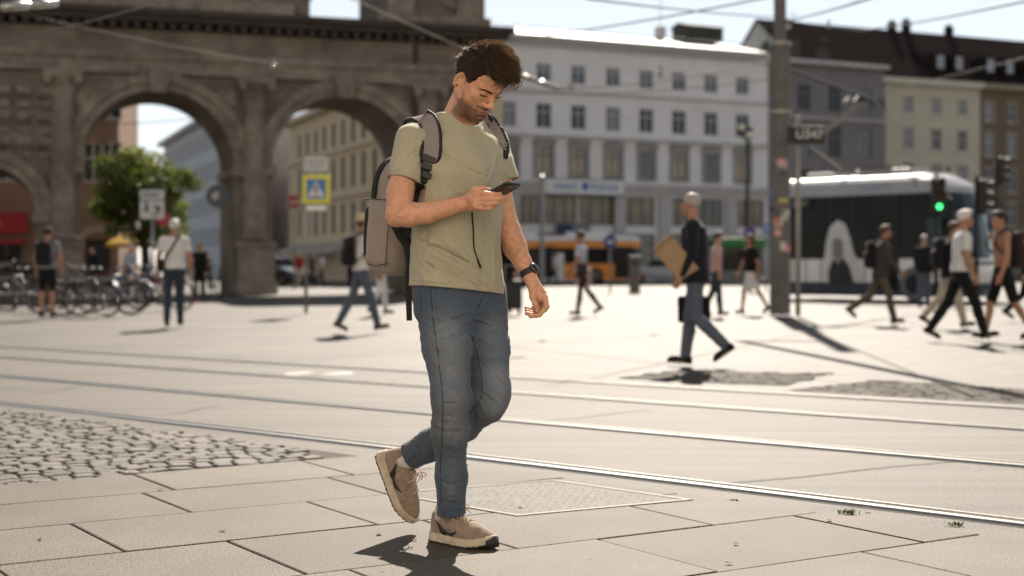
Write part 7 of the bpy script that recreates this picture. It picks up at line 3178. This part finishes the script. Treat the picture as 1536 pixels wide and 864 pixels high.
def fade(V):
    out = np.zeros(len(V))
    px = 768 + V[:, 0] * FPX / V[:, 1]
    for (a, bq, rr, k) in ((W(668, 500, 4.97), W(674, 560, 4.96), .075, .55), (W(677, 590, 4.96), W(677, 640, 4.98), .06, .5), (W(745, 560, 5.06), W(748, 605, 5.04), .05, .6), (W(740, 490, 5.10), W(742, 530, 5.08), .05, .35), (W(676, 690, 5.05), W(676, 740, 5.06), .03, .25)):
        ab = bq - a
        t = np.clip(((V - a) @ ab) / (ab @ ab), 0, 1)
        d = np.linalg.norm(V - a - t[:, None] * ab, axis=1)
        out = np.maximum(out, k * np.exp(-(d / rr) ** 2))
    return out


def dirt(V):
    return 0.35 * np.exp(-((V[:, 2] - .42) / .12) ** 2) * np.clip((.0 - V[:, 0]) * 9, 0, 1)


jeans = to_obj(Fj, 'jeans', denim, man, HB, attrs={'fade': fade, 'dirt': dirt})
for pix, n, r in (([(645, 432), (650, 480), (658, 540), (664, 600), (663, 660), (661, 700), (662, 755)], 40, .0020), ([(706, 500), (716, 530), (722, 565), (722, 595), (712, 612), (704, 617)], 30, .0020),
                  ([(724, 446), (718, 458), (712, 468)], 12, .0026), ([(630, 431), (631, 450), (632, 466)], 10, .0018), ([(629, 678), (622, 684), (612, 693)], 10, .0016)):
    b = MB()
    b.tube(rayline(Fj, pix, n, .0004), r, 5)
    b.build('seam', dseam, jeans, True, shift=HB)
for pix, n in (([(648, 432), (653, 480), (661, 540), (667, 600), (666, 660), (664, 700), (665, 755)], 70), ([(709, 500), (719, 530), (725, 565), (725, 596), (714, 615), (706, 620)], 44),
               ([(728, 447), (722, 460), (713, 471)], 12), ([(633, 431), (634, 450), (635, 467), (648, 474)], 20), ([(600, 664), (612, 676), (628, 704)], 16), ([(657, 758), (677, 762), (697, 757)], 16)):
    L_ = rayline(Fj, pix, n * 2, .0006)
    b = MB()
    for i in range(0, len(L_) - 1, 2):
        b.tube([L_[i], L_[i + 1]], .0009, 4)
    b.build('stitching', thread, jeans, True, shift=HB)


# ---- shoes, modelled once in their own axes: x forward, y left, z up
def sole_d(P, infl=0.0):
    q = P[..., :2]
    pts = [(.034, 0, .0335), (.090, -.002, .0335), (.150, -.004, .0400), (.205, .000, .0460), (.245, .006, .0385), (.262, .008, .031)]
    d = np.full(P.shape[:-1], 1.0)
    for (x0, y0, r0), (x1, y1, r1) in zip(pts[:-1], pts[1:]):
        a, bq = np.array((x0, y0)), np.array((x1, y1))
        ab = bq - a
        t = np.clip(((q - a) @ ab) / (ab @ ab), 0, 1)
        dd = np.linalg.norm(q - a - t[..., None] * ab, axis=-1) - (r0 + (r1 - r0) * t)
        h = np.maximum(.02 - np.abs(d - dd), 0) / .02
        d = np.minimum(d, dd) - h * h * .005
    return d - infl


def make_shoe(parent, O, X, Z, groove):
    X = np.asarray(X, float) / np.linalg.norm(X)
    Z = np.asarray(Z, float) - X * np.dot(Z, X)
    Z /= np.linalg.norm(Z)
    Y = np.cross(Z, X)
    A = np.stack((X, Y, Z))

    def tow(V):
        return O + np.asarray(V) @ A
    toe_up = lambda x: .018 * np.clip((x - .20) / .09, 0, 1) ** 1.6
    Fs = Field((-.02, -.07, -.02), (.32, .07, .10), .0026)
    PP = np.stack(np.meshgrid(*Fs.ax, indexing='ij'), -1)
    top = .030 + .012 * np.clip(1 - PP[..., 0] / .10, 0, 1)
    zz = PP[..., 2] - toe_up(PP[..., 0])
    dv = np.maximum(zz - top, -zz)
    flare = sole_d(PP, .004 - .10 * np.clip(zz - .01, -.01, .03))
    q0, q1 = np.maximum(flare + .006, 0), np.maximum(dv + .006, 0)
    Fs.F = (np.sqrt(q0 ** 2 + q1 ** 2) + np.minimum(np.maximum(flare + .006, dv + .006), 0) - .006).astype(np.float32)
    Vs, Qs = Fs.mesh()
    Fu = Field((-.02, -.07, .0), (.32, .07, .16), .0026)
    chain(Fu, [(.036, 0, .035, .0335), (.040, 0, .088, .0315)], .01)
    chain(Fu, [(.070, 0, .045, .036), (.074, 0, .092, .0325)], .02)
    chain(Fu, [(.080, 0, .055, .0385), (.130, -.002, .056, .0375), (.170, -.001, .046, .0395), (.210, .002, .036, .0405), (.244, .006, .032, .033)], .02)
    Fu.put(ell((.205, .001, .032), (.075, .043, .030)), .02)
    Fu.put(ell((.252, .007, .030), (.036, .033, .022)), .015)
    chain(Fu, [(.098, 0, .090, .022), (.118, 0, .100, .018)], .02)          # tongue
    Fu.cut((.0, 0, .101), (-.32, 0, .95))
    Fu.put(cone((.052, 0, .080), (.050, 0, .17), .026, .030), .006, 'sub')
    Fu.put(cone((.076, 0, .085), (.086, 0, .17), .025, .028), .006, 'sub')
    PP = np.stack(np.meshgrid(*Fu.ax, indexing='ij'), -1)
    Fu.F = np.maximum(Fu.F, (sole_d(PP, .001)).astype(np.float32))
    Fu.F = np.maximum(Fu.F, (.018 + toe_up(PP[..., 0]) - PP[..., 2]).astype(np.float32))
    for xx, am in ((.178, -.003), (.192, .003), (.206, -.0025)):
        fold(Fu, [(xx + .012, -.04, .045), (xx, -.01, .075), (xx + .008, .03, .06)], .006, am)
    Fu.disp(lambda P: .0010 * wav(P, 110, 31))

    def onside(x, z):
        ys = np.arange(-.065, .02, .0013)
        I = np.round((np.stack((np.full_like(ys, x), ys, np.full_like(ys, z)), 1) - Fu.lo) / Fu.h).astype(int)
        v = Fu.F[I[:, 0], I[:, 1], I[:, 2]]
        k = int(np.argmax(v < 0))
        return np.array((x, ys[k], z))

    def ontop(x, y):
        zs = np.arange(.15, .02, -.0013)
        I = np.round((np.stack((np.full_like(zs, x), np.full_like(zs, y), zs), 1) - Fu.lo) / Fu.h).astype(int)
        v = Fu.F[I[:, 0], I[:, 1], I[:, 2]]
        return np.array((x, y, zs[int(np.argmax(v < 0))]))
    Vu, Qu = Fu.mesh()
    shoe = link_mesh('shoe', tow(Vu) - HB, Qu, suede, parent, True)
    so = link_mesh('sole', tow(Vs) - HB, Qs, midsole, shoe, True)
    # outsole and black toe guard
    mb = MB()
    xs = np.linspace(.005, .290, 40)
    prof = []
    for x in xs:
        yy = np.linspace(-.07, .07, 141)
        dd = sole_d(np.stack((np.full_like(yy, x), yy, 0 * yy), 1))
        ins = yy[dd < .001]
        if len(ins) > 2:
            prof.append((x, ins[0], ins[-1]))
    a_ = [(x, l, -.003 + toe_up(x)) for x, l, r_ in prof]
    b_ = [(x, r_, -.003 + toe_up(x)) for x, l, r_ in prof]
    poly_b = a_ + b_[::-1]
    vsb = np.array(poly_b)
    vst = vsb + np.array((0, 0, .007))
    k = len(vsb)
    mb.add(tow(np.concatenate((vsb, vst))), [(i, (i + 1) % k, (i + 1) % k + k, i + k) for i in range(k)] + [(i, i + 1, k - 2 - i, k - 1 - i) for i in range(k // 2 - 1)])
    for i in range(13):
        x = .012 + i * .0205
        sel = min(prof, key=lambda t: abs(t[0] - x))
        for e in (sel[1] - .001, sel[2] + .001):
            mb.box(tow((x, e, .0015 + toe_up(x))), (.011, .004, .008), A.T)
    mb.build('outsole', rubber, so, False, shift=HB)
    mb = MB()
    for zz_ in np.linspace(.010, .034, 6):
        pass
    arc = [(x, y, z) for x, y, z in []]
    ang = np.linspace(-1.0, .8, 12)
    lo_, hi_ = [], []
    for a in ang:
        lo_.append(tow((.260 + .0425 * math.cos(a), .008 + .0425 * math.sin(a), .006)))
        hi_.append(tow((.258 + .0410 * math.cos(a), .008 + .041 * math.sin(a), .047 - .016 * abs(a))))
    mb.strip(lo_, hi_)
    if groove:
        g = mb.build('toe_guard', rubber, shoe, True, shift=HB)
        so2 = g.modifiers.new('thick', 'SOLIDIFY')
        so2.thickness = .003
    # the curved dark side mark
    up_, dn_ = [], []
    for t in np.linspace(0, 1, 16):
        x = .052 + .112 * t
        zc = .079 - .052 * math.sin(min(1, t * 1.35) * 1.57) * (1 - .0 * t) + .026 * max(0, t - .55) / .45
        th_ = .0012 + .0125 * max(0, math.sin(math.pi * min(1, t * .62 + .30))) * (t if t < .25 else .25) / .25 * (1 - .75 * max(0, t - .6) / .4)
        p1, p2 = onside(x, zc + th_ * .9), onside(x, zc - th_ * .9)
        up_.append(tow(p1 + (0, -.0045, 0)))
        dn_.append(tow(p2 + (0, -.0045, 0)))
    mb = MB()
    mb.strip(dn_, up_)
    g = mb.build('side_mark', M('dark_mark', (.022, .021, .022), .6, .15, 90), shoe, True, shift=HB)
    so2 = g.modifiers.new('thick', 'SOLIDIFY')
    so2.thickness = .0015
    # dark heel lining, seams
    mb = MB()
    ringp = []
    for i in range(24):
        a = 2 * math.pi * i / 24
        ringp.append(tow((.061 + .037 * math.cos(a), .0285 * math.sin(a), .1005 + .0125 * math.cos(a))))
    mb.tube(ringp, .0045, 6, closed=True)
    mb.build('collar_lining', M('dark_lining', (.02, .02, .024), .9, .2, 200), shoe, True, shift=HB)
    for pts in ([(.100, .078), (.118, .060), (.150, .044), (.180, .032)], [(.018, .075), (.040, .060), (.060, .038)], [(.185, .062), (.200, .045), (.205, .033)]):
        S = spline(pts, 14)
        mb = MB()
        mb.tube(tow([onside(x, z) + (0, -.0004, 0) for x, z in S]), .0011, 5)
        mb.build('stitching', M('dark_suede_stitch', (.17, .125, .09), .9, .2, 200), shoe, True, shift=HB)
    # laces with a bow
    mb = MB()
    for i in range(5):
        x = .122 + i * .0155
        row = [ontop(x + .006 * abs(u) ** 2, u * .021) + (0, 0, .0028) for u in np.linspace(-1, 1, 7)]
        mb.tube(tow(row), .0026, 6, flat=.6)
        if i < 4:
            row = [ontop(x + .0155 * s_, (-1 + 2 * s_) * .018) + (0, 0, .0045) for s_ in np.linspace(0, 1, 7)]
            mb.tube(tow(row), .0024, 6, flat=.6)
            row = [ontop(x + .0155 * s_, (1 - 2 * s_) * .018) + (0, 0, .0045) for s_ in np.linspace(0, 1, 7)]
            mb.tube(tow(row), .0024, 6, flat=.6)
    kx = ontop(.118, 0) + (0, 0, .006)
    for pts in ([(0, 0, 0), (.014, -.022, .014), (.030, -.040, .002), (.022, -.030, -.012), (.002, -.004, 0)],
                [(0, 0, 0), (.016, .020, .016), (.030, .036, .006), (.024, .026, -.006), (.002, .004, 0)],
                [(0, 0, 0), (.010, -.018, .004), (.018, -.036, -.016), (.020, -.041, -.034)],
                [(0, 0, 0), (.012, .016, .006), (.030, .030, -.006), (.040, .034, -.016)]):
        mb.tube(tow(spline(kx + np.array(pts), 14)), .0023, 6)
    mb.build('lace', lace_m, shoe, True, shift=HB)
    return shoe, tow


sh1, tow1 = make_shoe(man, np.array((-.292, 5.205, 0.004)), (.77, -.64, 0), (0, 0, 1), 1)
sh2, tow2 = make_shoe(man, W(566, 679, 5.33), (.385, .05, -.92), (.88, -.34, .33), 0)
b = MB()
b.tube([tow1((.062, 0, .07)), tow1((.063, 0, .11)), W(677, 750, 5.125)], [.037, .038, .044], 16)
b.build('sock', sock_m, man, True, shift=HB)
b = MB()
b.tube([tow2((.062, 0, .07)), tow2((.063, 0, .11)), W(618, 683, 5.285), W(628, 677, 5.27)], [.037, .039, .043, .045], 16)
b.build('sock', sock_m, man, True, shift=HB)

# ---- wristwatch on the left wrist
wc = W(792.5, 408.5, 5.161)
wax = W(797, 420, 5.155) - W(784, 394, 5.172)
wax /= np.linalg.norm(wax)
x_, y_, z_ = frame_from(wax)
b = MB()
ringp = [wc + x_ * .0285 * math.cos(a) + y_ * .0285 * math.sin(a) for a in np.linspace(0, 2 * math.pi, 29)[:-1]]
n_ = 28
vs_ = []
for i, p in enumerate(ringp):
    o = (p - wc) / .0285
    for (dr, dz) in ((-.001, -.011), (.0028, -.011), (.0028, .011), (-.001, .011)):
        vs_.append(p + o * dr + wax * dz)
fs_ = [(4 * i + j, 4 * i + (j + 1) % 4, 4 * ((i + 1) % n_) + (j + 1) % 4, 4 * ((i + 1) % n_) + j) for i in range(n_) for j in range(4)]
b.add(vs_, fs_)
wdir = np.array((.80, -.52, .30))
wdir -= wax * np.dot(wdir, wax)
wdir /= np.linalg.norm(wdir)
wb = b.build('wristwatch', M('black_strap', (.015, .015, .016), .5, .1), man, False, shift=HB)
b = MB()
b.lathe(wc + wdir * .027, [(.0185, 0), (.0205, .002), (.0205, .008), (.018, .0105), (.0165, .0105)], 24, axis=wdir)
b.build('case', M('steel_dark', (.10, .10, .10), .35, .05, metal=.6), wb, True, shift=HB)
b = MB()
b.lathe(wc + wdir * .0376, [(.0165, 0), (.0163, .0006), (.0001, .0007)], 24, axis=wdir)
b.build('dial', M('watch_glass', (.01, .01, .012), .25, 0, spec=.2), wb, True, shift=HB)

# ---- phone
ph = tag(bpy.data.objects.new('phone', None), 'dark smartphone held in the right hand of the young man in olive', 'phone')
COL.objects.link(ph)
pc = W(750, 287.5, 4.893)
ph.location = pc
pn = np.array((-.16, .30, .94))
pl = np.array((.66, -.68, .33))
pn /= np.linalg.norm(pn)
pl -= pn * np.dot(pl, pn)
pl /= np.linalg.norm(pl)
pwd = np.cross(pn, pl)
PA = np.stack((pwd, pl, pn))


def rrect(wd, ln, r, n=6):
    out = []
    for cx, cy, a0 in ((wd / 2 - r, ln / 2 - r, 0), (-wd / 2 + r, ln / 2 - r, 90), (-wd / 2 + r, -ln / 2 + r, 180), (wd / 2 - r, -ln / 2 + r, 270)):
        for i in range(n + 1):
            a = R(a0 + 90 * i / n)
            out.append((cx + r * math.cos(a), cy + r * math.sin(a)))
    return out


b = MB()
b.prism([np.array((x, y, -.004)) @ PA for x, y in rrect(.073, .150, .012)], pn * .008)
b.build('phone_case', M('phone_black', (.02, .02, .022), .35, .05), ph, False, bevel=.0015)
b = MB()
b.prism([np.array((x, y, .0042)) @ PA for x, y in rrect(.068, .145, .010)], pn * .0006)
b.build('screen', M('phone_screen', (.01, .01, .012), .08, 0), ph)
b = MB()
b.prism([np.array((x - .018, y + .052, -.0042)) @ PA for x, y in rrect(.030, .034, .008)], -pn * .0016)
b.build('camera_bump', M('phone_bump', (.03, .03, .033), .3, 0), ph, False, bevel=.0006)
for (x, y) in ((-.025, .059), (-.011, .059), (-.025, .045)):
    b = MB()
    b.lathe(np.array((x, y, -.0058)) @ PA, [(.0055, 0), (.0055, .0012), (.004, .0014)], 14, axis=-pn)
    b.build('lens', M('lens_glass', (.06, .06, .065), .1, 0, metal=.6), ph)

# ---- backpack
bk = -hf
BPB = W(640, 420, 5.34)
bp = thing('backpack', 'grey rucksack with black zips on the back of the young man in olive', 'backpack', (BPB[0], BPB[1], .93))
BB = np.array((BPB[0], BPB[1], .93))
pack_m = M('taupe_canvas', (.30, .252, .225), .85, .09, 380, .0007, 500, spec=.2, sheen=.15, var2=.05, scale2=6)
pack_d = M('black_webbing', (.016, .016, .017), .75, .25, 200, .0004, 600)
pack_g = M('grey_strap_pad', (.24, .215, .215), .85, .08, 300, .0005, 500)
pcx = W(617, 330, 5.345)
tiltv = np.array((0, 0, 1.0)) + hf * .10
tiltv /= np.linalg.norm(tiltv)
lat = hr
bak = np.cross(lat, tiltv)
if np.dot(bak, bk) < 0:
    bak = -bak
BX = np.stack((lat, bak, tiltv))


def bl(x, y, z):
    return pcx + np.array((x, y, z)) @ BX


Fp = Field(pcx - .36, pcx + .36, .0046)
Fp.put(rbox(bl(0, 0, -.005), (.148, .085, .200), .055, BX), .02)
Fp.put(ell(bl(0, -.005, .185), (.115, .07, .055), BX), .05)
Fp.put(rbox(bl(0, .035, -.06), (.142, .080, .140), .05, BX), .03)
fold(Fp, [bl(.15, -.06, -.15), bl(.15, 0, -.168), bl(.145, .10, -.175)], .008, -.005)
fold(Fp, [bl(.15, -.09, .09), bl(.15, 0, .09), bl(.145, .11, .085)], .004, -.003)
for x0, z0, z1 in ((-.02, -.19, -.14), (.02, -.19, -.15), (.05, -.195, -.14), (.08, -.19, -.145)):
    fold(Fp, [bl(.148, x0, z0), bl(.150, x0 + .01, z1)], .006, .005)
Fp.disp(lambda P: .004 * wav(P, 22, 41) + .0018 * wav(P, 60, 42))
main = to_obj(Fp, 'main_compartment', pack_m, bp, BB)
Fq = Field(bl(0, .12, -.07) - .24, bl(0, .12, -.07) + .24, .0046)
Fq.put(rbox(bl(0, .115, -.055), (.112, .045, .098), .038, BX), .02)
Fq.disp(lambda P: .003 * wav(P, 30, 43))
fp = to_obj(Fq, 'front_pocket', pack_m, bp, BB)
b = MB()
S = [bl(x, .158, .045) for x in np.linspace(-.08, .08, 8)]
S = [bl(.116, .118, -.145), bl(.118, .122, -.10), bl(.117, .125, -.02), bl(.108, .13, .030), bl(.07, .14, .045), bl(0, .145, .047), bl(-.07, .14, .045), bl(-.112, .128, .02)]
b.ribbon(spline(S, 30), bak, .020, .006)
b.build('zip', pack_d, fp, False, shift=BB)
b = MB()
S = [bl(.153, .035, .075), bl(.154, .030, .12), bl(.148, .022, .165), bl(.119, .012, .215), bl(.05, .0, .245), bl(-.05, .0, .245), bl(-.119, .01, .215), bl(-.150, .02, .13)]
b.ribbon(spline(S, 36), bak, .024, .007)
b.build('zip', pack_d, main, False, shift=BB)
for S in ([bl(.152, -.085, .074), bl(.153, -.03, .074), bl(.153, .04, .072), bl(.148, .10, .066)], [bl(.152, -.08, -.155), bl(.154, 0, -.172), bl(.149, .06, -.170)], [bl(.150, -.075, .07), bl(.153, -.07, -.05), bl(.150, -.062, -.17)]):
    b = MB()
    b.tube(spline(S, 16), .0022, 5)
    b.build('panel_seam', M('pack_seam', (.10, .085, .075), .9, .1), main, True, shift=BB)
b = MB()
b.tube(spline([bl(.04, -.09, .215), bl(.03, -.10, .255), bl(-.03, -.10, .255), bl(-.04, -.09, .215)], 14), .009, 8, flat=.6)
b.build('grab_handle', pack_d, bp, True, shift=BB)
# shoulder straps lie over the shirt
for pad, edge, low, nm in (
        ([(634, 176), (641, 181), (645, 192), (647, 206), (647, 222), (645, 236), (641, 247)], 0, [(640, 246), (636, 262), (630, 285), (624, 305), (616, 330), (610, 352)], 'shoulder_strap'),
        ([(729, 179), (737, 187), (744, 198), (750, 210), (755, 222)], 1, [(755, 221), (757, 229), (756, 238)], 'shoulder_strap')):
    P_ = rayline(Ft, pad, 22, .008)
    # carry the top over the shoulder to the pack
    backp = np.array(bl(.075 if edge == 0 else -.075, -.075, .185))
    topp = P_[0] + np.array((0, .05, .012))
    P_ = np.concatenate((spline([backp, P_[0] + (-.045, .105, -.018), P_[0] + (-.022, .055, .004), P_[0]], 10)[:-1], P_))
    tan = np.gradient(P_, axis=0)
    view = np.tile(np.array((0.12 if edge == 0 else .55, -1.0, 0.10)), (len(P_), 1))
    up_t = np.clip(1 - np.arange(len(P_)) / 13.0, 0, 1)[:, None]
    view = view * (1 - up_t) + np.array((0, 0, 1.0)) * up_t
    side = np.cross(tan, view)
    side /= np.linalg.norm(side, axis=1)[:, None]
    wd_ = np.full(len(P_), .062 if edge == 0 else .05)
    wd_[-5:] = np.linspace(wd_[0], .040, 5)
    b = MB()
    b.ribbon(P_, side, wd_, .010)
    st = b.build(nm, pack_g, bp, False, shift=BB, bevel=.003)
    b = MB()
    for s in (-1, 1):
        b.tube(P_ + side * (wd_ / 2 * s)[:, None], .0078, 6)
    b.build('edging', pack_d, st, True, shift=BB)
    Q_ = rayline(Ft, low, 18, .006)
    tan = np.gradient(Q_, axis=0)
    side2 = np.cross(tan, np.tile((0.2, -1.0, 0), (len(Q_), 1)))
    b = MB()
    b.ribbon(Q_, side2, np.linspace(.036, .026, len(Q_)), .004)
    b.build('webbing', pack_d, st, False, shift=BB)
    if edge == 0:
        b = MB()
        for (px_, py_, wd2, hh) in ((643, 238, .046, .026), (640, 250, .040, .022), (640, 263, .034, .022)):
            b.box(ray(Ft, px_, py_, .012), (wd2, .012, hh), rot_z(.15) @ np.array(Matrix.Rotation(R(18), 3, 'Y')))
        b.build('buckle', M('black_buckle', (.02, .02, .021), .4, .1), st, False, shift=BB, bevel=.003)
# lower strap to the pack foot, hanging end and dangling cord
b = MB()
S = [W(612, 345, 5.10), W(610, 360, 5.13), W(606, 385, 5.17), W(609, 400, 5.19), W(616, 412, 5.18)]
S = [W(598, 340, 5.12), W(605, 356, 5.10), W(613, 372, 5.09), W(614, 395, 5.09), W(612, 420, 5.09), W(613, 445, 5.08), W(614, 481, 5.08)]
b.ribbon(spline(S, 24), np.array((1.0, .35, 0)), np.interp(np.linspace(0, 1, 24), [0, .25, .5, 1], [.055, .045, .026, .020]), .003)
b.build('hanging_strap', pack_d, bp, False, shift=BB)
cord = rayline(Ft, [(708, 318), (710, 345), (711, 370), (716, 388), (721, 402)], 24, .006)
b = MB()
b.tube(cord, np.interp(np.linspace(0, 1, 24), [0, .75, .8, 1], [.0026, .0026, .0042, .0046]), 8)
cb = b.build('cord', pack_d, None, True, shift=cord[0])
cb.location = cord[0]
tag(cb, 'thin black cord hanging in front of the olive T-shirt below the phone', 'cord')
